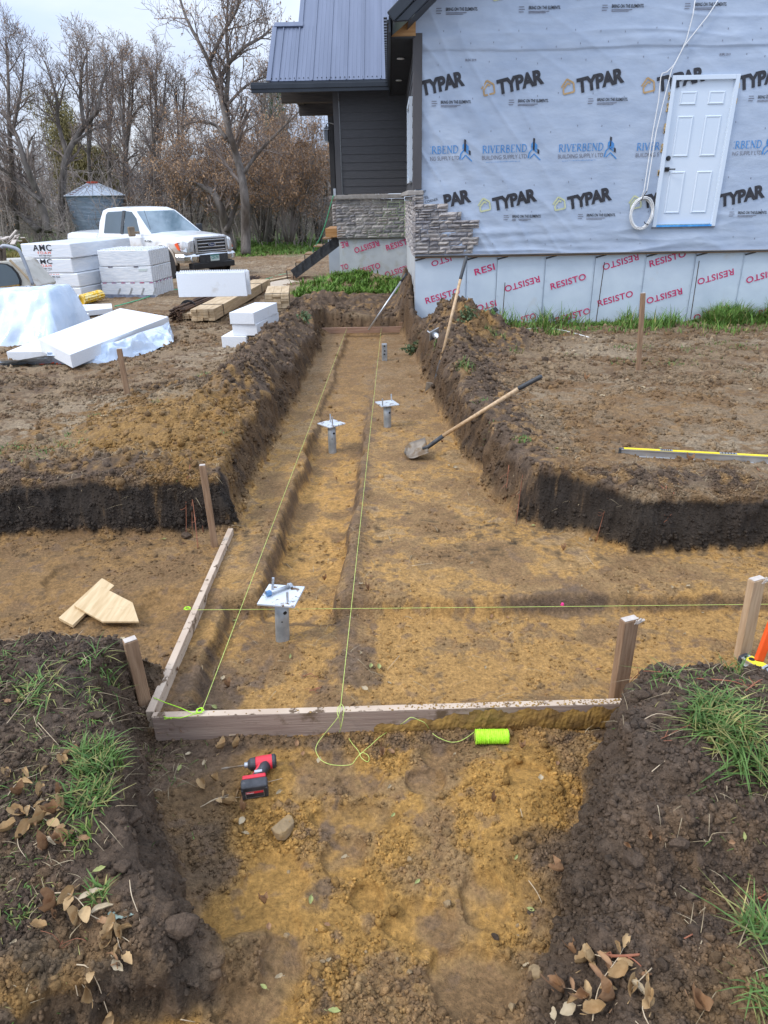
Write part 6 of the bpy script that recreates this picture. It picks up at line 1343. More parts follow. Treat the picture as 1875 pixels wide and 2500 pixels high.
m_.build('roof_seam', M_galv, rfb); m_ = MB(); m_.lathe([(rb * .20, za_ - .03), (rb * .20, za_ + .05), (0, za_ + .07)], (bx_, by_, 0), 16); m_.build('cap', mat('red cap', (.45, .07, .03)), t)
m_ = MB(); dirb = Vector((-.5, -.86, 0)).normalized(); sd_ = Vector((-dirb.y, dirb.x, 0))
for i in range(6): p = Vector((bx_, by_, 0)) + dirb * (rb * lerp(.95, .3, i / 5)) + Vector((0, 0, lerp(zt_, za_, .04 + .8 * i / 5 * .85) + .07)); m_.bar(p - sd_ * .12, p + sd_ * .12, .03, .02)
m_.build('roof_rung', mat('rust red', (.25, .07, .05)), t)
# ------------------------------------------------------------------ small machine at the left edge
YE = 12.9; zx = lambda x, y, Y=YE: aty(x / 6.146, 560 + y / 6.146, Y)
ex = thing('excavator', zx(0, 1500), 'beige compact excavator partly out of view behind the plastic film', 'excavator')
M_bei = mat('beige machine paint', (.42, .40, .34), (.50, .47, .41), .45, scale=4, dirt=((.25, .19, .12), 5, .55, .75)); M_rub = mat('black rubber seal', (.012, .012, .012), None, .6)
def slabp(poly, nm, m, y0, y1, par=ex, bevel=.02): m_ = MB(); P = [zx(*p) for p in poly]; m_.prism(list(range(len(P))), lambda i: (P[i].x, y0, P[i].z), lambda i: (P[i].x, y1, P[i].z)); return m_.build(nm, m, par, bevel=bevel)
slabp([(-500, 500), (0, 478), (120, 470), (180, 500), (285, 610), (420, 760), (520, 862), (510, 900), (100, 1010), (-500, 1070)], 'cab_panel', M_bei, YE, YE + .9)
slabp([(-300, 515), (0, 505), (110, 515), (190, 560), (270, 650), (325, 760), (325, 835), (0, 905), (-300, 930)], 'window_seal', M_rub, YE - .02, YE + .02, bevel=.004)
wn_ = slabp([(-300, 530), (0, 520), (100, 530), (175, 575), (255, 665), (300, 765), (298, 820), (0, 880), (-300, 905)], 'rear_window', M_tg, YE - .03, YE + .0, bevel=.002)
slabp([(-300, 880), (0, 862), (300, 822), (312, 850), (0, 912), (-300, 935)], 'sill_dirt', M_mud, YE - .06, YE + .0, bevel=.004)
slabp([(372, 852), (440, 835), (462, 870), (415, 888)], 'sticker', M_foam, YE - .008, YE - .001, bevel=.001); slabp([(385, 858), (400, 850), (425, 872), (412, 878)], 'sticker_mark', M_black, YE - .012, YE - .006, bevel=.001)
m_ = MB(); P = [zx(x, y) for x, y in ((140, 478), (280, 612), (520, 862))]
m_.tube([p + Vector((.03, -.03, .02)) for p in P], .022, 6); m_.build('edge_molding', mat('tan molding', (.36, .26, .15), (.42, .32, .2)), ex)
m_ = MB(); m_.tube(smooth_pts([zx(20, 270, YE - .3), zx(60, 246, YE - .3), (zx(180, 268, YE - .3)), zx(262, 300, YE - .3), zx(310, 360, YE - .3), zx(400, 570, YE - .3), zx(495, 835, YE - .3)]), .030, 10); m_.build('grab_rail', mat('grey rail', (.28, .30, .33), (.36, .38, .41), .45, .3), ex, smooth=True)
slabp([(-500, 1100), (60, 1040), (75, 1250), (30, 1480), (60, 1700), (100, 1900), (-500, 1900)], 'undercarriage', mat('grimy track', (.06, .045, .035), (.15, .11, .075), .9, scale=4, bump=.5), YE - .2, YE + .8)
m_ = MB(); p = zx(35, 1748, YE - .25); m_.lathe([(.11, -.06), (.11, .06), (.05, .075)], p, 20, Matrix.Rotation(R(90), 3, 'X')); m_.build('track_roller', M_stake, ex)
m_ = MB(); p = zx(10, 400, YE + .1); r = random.Random(2)
for k in range(9): m_.tube([p + Vector((r.uniform(-.15, .1), 0, r.uniform(-.15, .15))), p + Vector((r.uniform(-.1, .16), r.uniform(-.1, .1), r.uniform(-.25, .2)))], .03, 6)
m_.build('hydraulic_hose', bpy.data.materials['grimy track'], ex)
# scrap wood pile far left
p0 = aty(30, 600, 27.0); t = thing('scrap_heap', p0, 'heap of pale broken boards on the grass beyond the foam stack', 'scrap wood'); r = random.Random(6)
for k, (a, b, c, d) in enumerate(((14, 592, 40, 562), (18, 595, 47, 572), (30, 597, 42, 575), (48, 588, 60, 600), (55, 580, 70, 600), (5, 585, 20, 578), (0, 578, 12, 590))):
    m_ = MB(); m_.bar(aty(a, b, 27 + r.random()), aty(c, d, 27.3 + r.random()), .16, .04); m_.build('board', M_cut, t)
# ------------------------------------------------------------------ trees and undergrowth
M_bark = mat('grey brown bark', (.095, .08, .068), (.19, .165, .145), .9, scale=6, stretch=(1, 1, .25), bump=.4, bscale=20)
M_twigs = mat('bare twigs', (.165, .132, .115), (.29, .235, .20), .85, scale=2)
M_lf = mat('withered tree leaves', (.24, .14, .07), (.42, .26, .14), .8, scale=1.2)
M_olive = mat('olive leaves', (.13, .11, .035), (.24, .20, .075), .8, scale=.8)
M_thk = mat('brown thicket', (.20, .17, .155), (.38, .325, .28), .9, scale=.6)
M_ever = mat('evergreen leaves', (.06, .10, .045), (.12, .17, .07), .8, scale=1)
class Segs:
    def __init__(s): s.a = []
    def add(s, p, q, r0, r1): s.a.append((p[0], p[1], p[2], q[0], q[1], q[2], r0, r1))
    def poly(s, pts, r0, r1):
        n = len(pts) - 1
        for i in range(n): s.add(pts[i], pts[i + 1], lerp(r0, r1, i / n), lerp(r0, r1, (i + 1) / n))
    def build(s, name, m, parent, sides=3, smooth=True):
        A = np.array(s.a); org = np.array(origin_of(parent)); P, Q = A[:, :3] - org, A[:, 3:6] - org; d = Q - P; d /= np.linalg.norm(d, axis=1)[:, None] + 1e-9
        h = np.where(np.abs(d[:, 2:3]) < .9, np.array([[0, 0, 1.]]), np.array([[1., 0, 0]])); x = np.cross(d, h); x /= np.linalg.norm(x, axis=1)[:, None]; y = np.cross(d, x); V = []
        for (c, r) in ((P, A[:, 6]), (Q, A[:, 7])):
            for k in range(sides): t = 2 * math.pi * k / sides; V.append(c + x * (r * math.cos(t))[:, None] + y * (r * math.sin(t))[:, None])
        V = np.stack(V, 1); b = (np.arange(len(A)) * 2 * sides)[:, None]
        F = np.concatenate([np.concatenate([b + k, b + (k + 1) % sides, b + sides + (k + 1) % sides, b + sides + k], 1) for k in range(sides)])
        o = raw_mesh(name, V.reshape(-1, 3), F, m, smooth)
        if parent is not None: o.parent = parent
        return o
def leaf_quads(name, P, size, m, parent, rs, hang=.7, asp=.42):
    P = np.asarray(P) - np.array(origin_of(parent)); n = len(P); s = size * (.6 + .8 * rs.rand(n, 1))
    d = rs.normal(size=(n, 3)); d[:, 2] = -abs(d[:, 2]) * .5 - hang; d /= np.linalg.norm(d, axis=1)[:, None]; w = np.cross(d, rs.normal(size=(n, 3))); w /= np.linalg.norm(w, axis=1)[:, None]
    V = np.stack([P, P + d * s * .5 + w * s * asp / 2, P + d * s, P + d * s * .5 - w * s * asp / 2], 1)
    o = raw_mesh(name, V.reshape(-1, 3), np.arange(n * 4).reshape(n, 4), m)
    if parent is not None: o.parent = parent
    return o
def grow(S_, tips, rn, pts, r0, r1, kids, level, L, up=.35, spread=1.0, t0=.25, rmin=.005):
    """sprout branches from a stem"""
    n = len(pts) - 1
    for k in range(kids[level]):
        t = lerp(t0, 1.0, (k + rn.random()) / kids[level]); f = min(t * n, n - 1e-3); i = int(f); p = pts[i].lerp(pts[i + 1], f - i); d = (pts[i + 1] - pts[i]).normalized()
        q = Vector((rn.gauss(0, 1), rn.gauss(0, 1), rn.gauss(0, 1))); q = (q - d * q.dot(d)).normalized()
        nd = (d * rn.uniform(.45, .9) + q * spread * rn.uniform(.6, 1.0) + Vector((0, 0, up))).normalized()
        ln = L * rn.uniform(.6, 1.15) * (1.1 - .5 * t); rb = max(rmin, lerp(r0, r1, t) * .55); ns = 4 if level < len(kids) - 1 else 2; out = [p]
        for j in range(ns):
            nd = (nd + Vector((rn.gauss(0, .16), rn.gauss(0, .16), rn.gauss(0, .16) + .07 * up))).normalized(); out.append(out[-1] + nd * ln / ns)
        S_.poly(out, rb, max(rmin * .7, rb * .4))
        if level < len(kids) - 1: grow(S_, tips, rn, out, rb, rb * .4, kids, level + 1, L * .52, up * .8, spread, .2, rmin)
        else: tips += [out[1], out[2]]
def tree(name, stems, lb, seed, kids, L, leaf=None, nleaf=0, lsize=.12, group=None, up=.35, t0=.25, rmin=.0055, spread=1.0, cat='tree', twm=None):
    rn = random.Random(seed); rs = np.random.RandomState(seed); base = stems[0][0][0]; t = thing(name, base, lb, cat, group); T, S_ = MB(), Segs(); tips = []
    for pts, r0, r1, sub in stems:
        pts = smooth_pts([Vector(p) for p in pts], 3); n = len(pts) - 1; T.tube(pts, [lerp(r0, r1, i / n) for i in range(n + 1)], 8)
        if sub: grow(S_, tips, rn, pts, r0, r1, kids, 0, L * sub, up, spread, t0, rmin)
    T.build('trunk', M_bark, t, smooth=True); S_.build('branches', twm or M_twigs, t)
    if nleaf:
        pick = [tips[rn.randrange(len(tips))] for _ in range(nleaf)]; P = np.array([p[:] for p in pick]) + rs.normal(size=(nleaf, 3)) * .06; leaf_quads('leaves', P, lsize, leaf, t, rs)
    return t
def st(Y, pts): return [aty(x, y, Y + (.0 if i == 0 else math.sin(i * 2.1) * .35)) for i, (x, y) in enumerate(pts)]
Yb = 29.0
tree('bare_tree', [(st(Yb, [(600, 622), (600, 560), (598, 490), (590, 430), (576, 375), (562, 330), (548, 275), (530, 205), (500, 130), (455, 45), (430, -40)]), .21, .03, 1.0),
                   (st(Yb + .4, [(563, 345), (556, 300), (553, 235), (558, 170), (553, 90), (558, -30)]), .13, .03, .9), (st(Yb, [(593, 425), (632, 372), (690, 312), (748, 255)]), .085, .02, .7),
                   (st(Yb, [(530, 210), (552, 165), (590, 120), (640, 90), (660, 70)]), .09, .03, .7), (st(Yb - .3, [(552, 338), (525, 305), (480, 297), (440, 310)]), .07, .02, .6), (st(Yb, [(556, 255), (600, 210), (640, 190)]), .06, .02, .6),
                   (st(Yb, [(512, 150), (545, 80), (580, 20), (590, -40)]), .08, .03, .8)],
     'tall bare tree with a thick forked trunk rising above the white truck', 3, (12, 7, 6), 2.1, M_lf, 3000, .085, rmin=.006, up=.3)
tree('bare_tree', [(st(30.5, [(565, 612), (552, 560), (540, 510), (520, 470), (485, 452), (455, 440)]), .24, .04, .8), (st(30.5, [(553, 565), (575, 500), (585, 470)]), .14, .05, .7)],
     'low leaning trunk with limbs bending left beside the tall tree', 5, (9, 6, 5), 1.6, M_lf, 900, .11, rmin=.006)
tree('bare_tree', [(st(36, [(150, 566), (150, 500), (156, 410), (172, 360), (205, 308), (236, 272), (246, 220), (262, 160)]), .20, .04, 1.0), (st(36, [(164, 380), (142, 300), (138, 240), (110, 150)]), .12, .03, .9), (st(36, [(205, 308), (197, 240), (200, 170), (215, 120)]), .11, .03, .9), (st(36, [(178, 350), (230, 315), (262, 310)]), .07, .02, .6)],
     'bare tree with an s shaped trunk left of the grain bin', 7, (13, 7, 5), 1.9, M_lf, 900, .085, rmin=.007)
tree('bare_tree', [(st(34, [(118, 566), (98, 490), (62, 400), (40, 330), (5, 270)]), .20, .05, 1.0), (st(34, [(98, 490), (40, 440), (-10, 400)]), .13, .04, .8), (st(34.5, [(40, 560), (30, 420), (22, 300), (20, 190), (14, 90)]), .15, .03, 1.0), (st(34.5, [(28, 330), (50, 230), (60, 130)]), .09, .02, .9), (st(34.3, [(95, 562), (50, 525), (0, 470)]), .16, .06, .7)],
     'many stemmed bare tree leaning over at the left picture edge', 9, (13, 7, 5), 2.0, M_lf, 700, .08, rmin=.007)
R_ = random.Random(12)
sp = [(268, 40, 140), (300, 39, 150), (318, 41, 120), (395, 40, 170), (372, 43, 130), (440, 41, 190), (225, 43, 100), (660, 40, 210)]
lbs = ['slender bare tree right behind the grain bin roof', 'slender dark tree behind the bin, second from its roof', 'slender tree behind the bin with upright twigs', 'bare tree above the truck cab with tan leaves', 'bare tree behind and left of the truck cab', 'bare tree left of the tall forked tree', 'thin tree between the s shaped trunk and the bin', 'bare tree between the tall tree and the porch roof']
for (px, Y, tp_), lb in zip(sp, lbs):
    x0 = R_.uniform(-14, 14); x1 = R_.uniform(-30, 30); ym = (570 + tp_) / 2
    tree('bare_tree', [(st(Y, [(px, 572), (px + x0 * .5, lerp(570, ym, .5)), (px + x0, ym), (px + x0 + x1 * .5, lerp(ym, tp_, .5)), (px + x0 + x1, tp_)]), .15, .03, 1.0), (st(Y, [(px + x0 * .8, lerp(570, ym, .8)), (px - x1 * .6, lerp(ym, tp_, .4)), (px - x1, lerp(ym, tp_, .85))]), .09, .025, .9)],
         lb, 20 + px, (14, 7, 5), 1.7, M_lf, 900, .085, 'bare trees of the wood edge', rmin=.0075, up=.5)
# bushes with withered leaves
bs = [(470, 34, 330, 1.9, 'orange brown leafy bush above the truck windscreen'), (640, 33, 300, 2.0, 'orange brown leafy bush below the porch roof'), (705, 31, 330, 1.8, 'twiggy bush of tan leaves beside the porch'), (780, 37, 300, 2.0, 'leafy bush showing behind the porch wall'), (400, 38, 380, 1.7, 'grey twiggy bush behind the truck cab'), (740, 36, 260, 2.2, 'tall bush of hanging tan leaves left of the porch beam'), (560, 37, 300, 2.0, 'tan leaved bush behind the tall trunk'), (660, 35.5, 420, 1.7, 'low grey bush behind the bright grass'), (345, 36, 470, 1.2, 'grey bramble bush between bin and truck'), (30, 38, 430, 1.6, 'grey bush at the left picture edge')]
for px, Y, tp_, L_, lb in bs:
    b = aty(px, 590, Y); h = aty(px, tp_, Y).z - b.z; stems = []
    for k in range(7):
        a = R_.uniform(0, 6.28); r_ = R_.uniform(.3, 1.5); top = b + Vector((r_ * math.cos(a) * 1.3, r_ * math.sin(a) * .8, h * R_.uniform(.55, .92))); mid = b.lerp(top, .5) + Vector((R_.uniform(-.3, .3), 0, .3)); stems.append(([b + Vector((.12 * math.cos(a), .12 * math.sin(a), 0)), mid, top], .055, .015, 1.0))
    tree('leafy_bush', stems, lb, 70 + px, (9, 6, 6), L_ * .8, M_lf, 6500 if 'lea' in lb else 1200, .10, 'bushes of the wood edge', up=.25, rmin=.0065, cat='bush')
for px, Y, tp_, w_, lb, m_l in ((205, 46, 215, 55, 'olive leaved willow behind the s shaped trunk', M_olive), (255, 45, 350, 60, 'low olive willow bush behind the grain bin', M_olive), (690, 60, 165, 25, 'dark evergreen crown beside the porch roof edge', M_ever)):
    b = aty(px, 580, Y); top = aty(px, tp_, Y); rs = np.random.RandomState(px); wd = (aty(px + w_, 400, Y) - aty(px - w_, 400, Y)).length / 2; h = top.z - b.z
    t = thing('leafy_tree', b, lb, 'tree', 'leafy trees of the wood'); m_ = MB(); m_.tube([b, b + Vector((.2, 0, h * .4)), b + Vector((-.1, 0, h * .75))], [.16, .12, .05], 8); m_.build('trunk', M_bark, t, smooth=True)
    n = 26000; g = rs.normal(size=(60, 3)) * np.array([wd * .5, wd * .4, h * .22]) + np.array([b.x, b.y, b.z + h * .55]); P = g[rs.randint(0, 60, n)] + rs.normal(size=(n, 3)) * np.array([wd * .16, wd * .16, h * .075]); P = P[P[:, 2] < top.z]
    leaf_quads('crown', P, .16, m_l, t, rs, .9, .3)
# the wood behind, one mass of stems
def woods():
    rs = np.random.RandomState(2); S_ = Segs(); rn = random.Random(3); tips = []
    for i in range(1050):
        Y = rs.uniform(33, 58); x = rs.uniform(-.62, -.03) * Y; h = rs.uniform(1.6, 4.2) * (1 + .35 * (Y > 42)) ; b = Vector((x, Y, -.15)); d = Vector((rs.normal() * .30, rs.normal() * .2, 1)).normalized(); p1 = b + d * h * .5; p2 = p1 + (d + Vector((rs.normal() * .25, rs.normal() * .2, 0))).normalized() * h * .5
        r = rs.uniform(.012, .035); S_.poly([b, p1, p2], r, .010); 
        for k in range(7):
            t = rs.uniform(.15, 1); p = b.lerp(p2, t); q = p + Vector((rs.normal() * .6, rs.normal() * .4, rs.normal() * .45 + .25)); S_.add(p, q, .011, .006)
            for j in range(3): c = p.lerp(q, rs.uniform(.3, 1)); e = c + Vector((rs.normal() * .3, rs.normal() * .2, rs.normal() * .3 + .05)); S_.add(c, e, .0075, .005); tips.append(e)
    o = S_.build('woods', M_thk, None); tag(o, 'tangled grey brown undergrowth of the wood behind the yard', 'woods', kind='stuff')
    P = np.array([t[:] for t in tips])[rs.rand(len(tips)) < .55]; l = leaf_quads('leaf_litter', P[::2], .09, M_lf, None, rs); tag(l, 'withered leaves caught in the undergrowth of the wood', 'leaves', kind='stuff')
    S2 = Segs()
    for i in range(480):
        Y = rs.uniform(48, 75); x = rs.uniform(-.66, -.0) * Y; h = rs.uniform(4, 9.0) ; b = Vector((x, Y, -.15)); p = b + Vector((rs.normal() * .5, 0, h)); S2.poly([b, b.lerp(p, .5) + Vector((rs.normal() * .2, 0, 0)), p], .05, .012)
        for k in range(14):
            t = rs.uniform(.3, 1); c = b.lerp(p, t); q = c + Vector((rs.normal() * .7, rs.normal() * .4, rs.uniform(.1, 1.1))); S2.add(c, q, .016, .008)
            for j in range(2): c2 = c.lerp(q, rs.uniform(.3, 1)); S2.add(c2, c2 + Vector((rs.normal() * .35, rs.normal() * .2, rs.uniform(-.1, .5))), .011, .007)
    o = S2.build('distant_woods', M_twigs, None); tag(o, 'distant bare treetops deeper in the wood', 'woods', kind='stuff')
woods()
# ------------------------------------------------------------------ grass
M_grass = mat('green grass', (.055, .115, .022), (.125, .21, .05), .6, scale=14, tint=True, spec=.3)
def blades(name, base, h, rs, m=None, w=.004, lean=.6, parent=None, tint=(1, 1, 1), var=.35, dry=.15, up=None):
    base = np.asarray(base, float); n = len(base); org = np.array(origin_of(parent)) if parent is not None else np.zeros(3); hh = h * (.45 + .8 * rs.rand(n)); a = rs.rand(n) * 6.283; dx = np.stack([np.cos(a), np.sin(a), 0 * a], 1); ln = lean * (.3 + rs.rand(n)); sd = np.stack([-np.sin(a), np.cos(a), 0 * a], 1); K = 4; V = []
    U = np.array([0, 0, 1.0]) if up is None else np.asarray(up)
    for k in range(K + 1):
        t = k / K; c = base + U * (hh * (t - .45 * ln * t * t))[:, None] + dx * (hh * ln * t * t)[:, None]; ww = (w * (1 - t ** 1.6) + .0003) * (.7 + .6 * rs.rand(n)) if k == 0 else ww0 * (1 - t ** 1.6) + .0003
        if k == 0: ww0 = ww
        V += [c - sd * ww[:, None], c + sd * ww[:, None]]
    V = np.stack(V, 1) - org; b = (np.arange(n) * 2 * (K + 1))[:, None]; F = np.concatenate([np.concatenate([b + 2 * k, b + 2 * k + 1, b + 2 * k + 3, b + 2 * k + 2], 1) for k in range(K)])
    c = np.array(tint)[None] * (1 - var / 2 + var * rs.rand(n, 1)); d = rs.rand(n) < dry; c[d] = np.array([2.6, 1.35, 2.0]) * (.7 + .5 * rs.rand(d.sum(), 1))
    o = raw_mesh(name, V.reshape(-1, 3), F, m or M_grass, True, np.repeat(c, 2 * (K + 1), 0))
    if parent is not None: o.parent = parent
    return o
_X, _Y, _Z, _P, _c, *_rest = GD
_flatP = _P.reshape(-1, 3)
def gz_arr(x, y): return macro(np.asarray(x), np.asarray(y))[0]
def tuft(px, py, z0, r, n, h, lb, w=.0032, lean=.9, tint=(1, 1, 1), dry=.3, grp='grass tufts on the banks', el=1.0):
    rs = np.random.RandomState(int(px * 3 + py)); c = on(px, py, z0); a = rs.rand(n) * 6.283; q = r * np.sqrt(rs.rand(n)); x = c.x + q * np.cos(a); y = c.y + q * np.sin(a) * el; z = gz_arr(x, y) - .004
    o = blades('grass_tuft', np.stack([x, y, z], 1), h, rs, w=w, lean=lean, tint=tint, dry=dry); return tag(o, lb, 'grass', grp)
tuft(235, 1860, .0, .085, 260, .085, 'thick bright grass tuft on top of the left bank', lean=1.0)
tuft(215, 1950, .0, .075, 190, .07, 'lower ragged grass tuft below the thick one on the left bank', tint=(.9, .95, .9), dry=.3, lean=1.3)
tuft(205, 2050, .0, .04, 50, .07, 'thin yellowish grass tuft low on the left bank', tint=(1.2, 1.1, .8), dry=.25)
tuft(95, 1680, .08, .09, 110, .075, 'grass tuft on the near left soil mound', lean=1.4, dry=.3)
tuft(255, 1650, .08, .06, 45, .085, 'sparse bent grass at the edge of the left soil mound', lean=1.5, dry=.2)
tuft(45, 1610, .08, .07, 60, .07, 'grass tuft at the left picture edge of the mound', dry=.3, lean=1.2)
tuft(240, 2190, -.05, .03, 40, .055, 'small grass tuft beside the blue green leaf', lean=1.0)
tuft(1760, 1770, .1, .11, 420, .10, 'large bright grass tuft draped over the right bank', w=.0036, lean=1.3)
tuft(1850, 1860, .1, .09, 200, .12, 'lower grass tuft hanging down the right bank', w=.0034, lean=1.6)
tuft(1860, 2280, .0, .06, 90, .11, 'grass tuft at the right picture edge near the bottom', lean=1.5, w=.0034)
tuft(1870, 2440, .0, .05, 70, .09, 'grass tuft at the bottom right corner', lean=1.4, w=.0034)
tuft(1620, 1655, .1, .05, 26, .09, 'thin grass stalks on the right bank beside the tall stake', lean=1.4)
tuft(1790, 1640, .1, .05, 24, .09, 'thin grass blades behind the large right tuft', lean=.7)
tuft(40, 2210, -.05, .06, 60, .02, 'flattened grass wisps at the left picture edge', dry=.4)
for i, (px, py, r, n, h) in enumerate([(10, 1100, .14, 110, .05), (100, 1095, .2, 90, .05), (180, 1085, .12, 50, .05), (240, 1018, .08, 50, .05), (60, 1130, .2, 60, .04), (500, 920, .10, 90, .07), (190, 1060, .1, 30, .05), (380, 985, .05, 20, .05), (540, 1065, .05, 25, .06), (430, 1150, .06, 20, .04)]):
    tuft(px, py, 0, r, n, h, 'short green grass tuft on the left upper ground', grp='grass tufts on the left ground', w=.004)
for i, (px, py, r, n, h) in enumerate([(1545, 850, .25, 120, .07), (1260, 860, .1, 40, .08), (1135, 895, .12, 90, .10), (1210, 820, .15, 80, .1), (1690, 855, .3, 120, .05), (1730, 870, .2, 60, .04), (1790, 845, .35, 150, .06), (1600, 885, .18, 50, .05), (1670, 890, .2, 70, .06), (1270, 1160, .07, 60, .05), (1170, 1070, .06, 40, .06), (1190, 1080, .05, 30, .06), (1020, 838, .08, 60, .10), (1060, 855, .05, 30, .09), (1830, 915, .2, 40, .05), (1400, 870, .12, 40, .05), (1520, 885, .2, 60, .06)]):
    tuft(px, py, 0, r, n, h, 'short green grass tuft on the right upper ground', grp='grass tufts on the right ground', w=.005)
def verge():
    rs = np.random.RandomState(8); B = []
    n = 32000; x = rs.uniform(1.4, 8.5, n); y = YW - .05 - np.abs(rs.normal(size=n)) * .5; keep = rs.rand(n) < ss(1.2, 2.2, x) * (.08 + .92 * ss(-.05, .4, fbm2(x * 1.6, y * 1.6, 3, 77) + .3 * ss(3.5, 5, x))) * (1 - .75 * ss(3.4, 3.9, x) * ss(5.0, 4.2, x)); x, y = x[keep], y[keep]
    o = blades('grass_verge', np.stack([x, y, gz_arr(x, y) - .01], 1), (.10 + .30 * ss(-.3, .5, fbm2(x * 2.2, y * 2.2, 2, 12))) , rs, w=.007, lean=.8, tint=(1.15, 1.25, .9)); tag(o, 'strip of green grass growing along the foundation', 'grass', kind='stuff')
    n = 8000; x = rs.uniform(-2.6, .35, n); y = rs.uniform(15.2, 17.95, n); keep = rs.rand(n) < ss(-.25, .3, fbm2(x * 1.6, y * 1.6, 3, 7) + .22 - .8 * ss(-1.2, -2.6, x)); x, y = x[keep], y[keep]
    o = blades('grass_verge', np.stack([x, y, gz_arr(x, y) - .01], 1), .20, rs, w=.016, lean=1.0, tint=(1.35, 1.4, .9), dry=.04); tag(o, 'bright leafy green growth between the dirt mound and the house wing', 'grass', kind='stuff')
    n = 26000; y = rs.uniform(28.5, 40, n); x = rs.uniform(-.60, -.05, n) * y; keep = rs.rand(n) < ss(.05, .5, fbm2(x * .25, y * .25, 2, 5) + .45 + .5 * (x > -.28 * y) - .5 * ((x < -.34 * y) & (x > -.52 * y)) * (y > 33)); x, y = x[keep], y[keep]
    o = blades('lawn_grass', np.stack([x, y, gz_arr(x, y) - .01], 1), .16, rs, w=.02, lean=.9, tint=(1.25, 1.25, .9), dry=.05); tag(o, 'bright green lawn in front of the wood', 'grass', kind='stuff')
    n = 4000; y = rs.uniform(26, 30, n); x = aty(78, 590, 28).x + rs.normal(size=n) * .8
    o = blades('dry_grass', np.stack([x, y, gz_arr(x, y) - .01], 1), .5, rs, w=.012, lean=.6, tint=(2.4, 1.1, 1.2), dry=.2); tag(o, 'tall tan dry grass beside the scrap boards', 'grass', kind='stuff')
verge()
def weed(px, py, z0, h, lb, dark=False, n=9, seed=0):
    rn = random.Random(seed); c = on(px, py, z0); t = thing('weed', c, lb, 'weed', 'weeds along the foundation'); S_ = Segs(); P = []
    for k in range(n):
        a = rn.uniform(0, 6.28); top = c + Vector((h * .45 * math.cos(a) * rn.random(), h * .2 * math.sin(a), h * rn.uniform(.5, 1))); S_.poly([c, c.lerp(top, .5) + Vector((rn.uniform(-.02, .02), 0, .02)), top], .005, .003)
        for j in range(6):
            q = c.lerp(top, rn.uniform(.35, 1)); e = q + Vector((rn.gauss(0, .05), rn.gauss(0, .03), rn.uniform(-.01, .07))); S_.add(q, e, .003, .002); P.append(e[:])
    S_.build('stem', M_thk if dark else bpy.data.materials['green grass'] if False else M_olive, t); leaf_quads('leaves', np.array(P * 3) + np.random.RandomState(seed).normal(size=(len(P) * 3, 3)) * .015, .022 if dark else .06, M_thk if dark else M_ever, t, np.random.RandomState(seed), .2, .5)
weed(1748, 770, -.1, .42, 'dry dark weed with tiny seed heads before the crimson lettering', True, 7, 1)
weed(1140, 768, .2, .30, 'green leafy weed on the berm below the torn facing', False, 8, 2); weed(1085, 755, .25, .22, 'green leafy weed on the berm left of the upright shovel', False, 6, 3)
weed(1005, 845, .1, .20, 'small green weed at the trench edge below the garage corner', False, 7, 4); weed(744, 790, .05, .18, 'small green weed beside the far batter board', False, 5, 5)
# ------------------------------------------------------------------ leaves, twigs, roots, stones and clods
LM = [mat('tan dry leaf', (.30, .185, .08), (.46, .31, .15), .75, scale=25, bump=.2), mat('brown dry leaf', (.20, .10, .045), (.32, .18, .085), .75, scale=25, bump=.2), mat('pale dry leaf', (.36, .28, .17), (.48, .39, .26), .75, scale=25, bump=.2), mat('yellow green leaf', (.24, .26, .08), (.36, .36, .14), .7, scale=25), mat('blue green leaf', (.17, .23, .19), (.26, .33, .28), .6, scale=25)]
def leaf_mesh(nm, m, L, wd, curl, seed):
    rn = random.Random(seed); m_ = MB(); n = 8; vs = []; k1, k2 = rn.uniform(.6, 1.4), rn.uniform(-.5, .5)
    for i in range(n + 1):
        t = i / n; w = wd * (math.sin(math.pi * t ** .8) ** .75) * (1 + rn.uniform(-.12, .12)) + .0004
        for j, u in enumerate((-1, -.5, 0, .5, 1)): vs.append((L * (t - .5), u * w, curl * L * (k1 * (t - .5) ** 2 * 1.6 + .5 * abs(u) ** 1.5 * (w / wd) + k2 * u * (t - .5)) + rn.uniform(-.003, .003)))
    m_.add(vs, [(i * 5 + j, (i + 1) * 5 + j, (i + 1) * 5 + j + 1, i * 5 + j + 1) for i in range(n) for j in range(4)])
    m_.tube([(-L * .5, 0, .001), (-L * .75, .004, .004)], .0012, 4); me = m_.build(nm, m, smooth=True, fix=False); return me
protos = []
for k, (m, L, w, c, cnt) in enumerate(((0, .058, .015, .9, 0), (0, .052, .012, 1.5, 0), (1, .05, .013, 1.6, 0), (2, .045, .013, .5, 0), (1, .04, .012, .3, 0), (2, .035, .008, .6, 0), (3, .05, .010, .3, 0), (4, .07, .014, .15, 0))):
    protos.append(leaf_mesh('fallen_leaf', LM[m], L, w, c, k))
DESC = ['tan', 'curled tan', 'curled brown', 'pale', 'brown', 'small pale', 'yellow green', 'blue green']; used = set(); rn = random.Random(31)
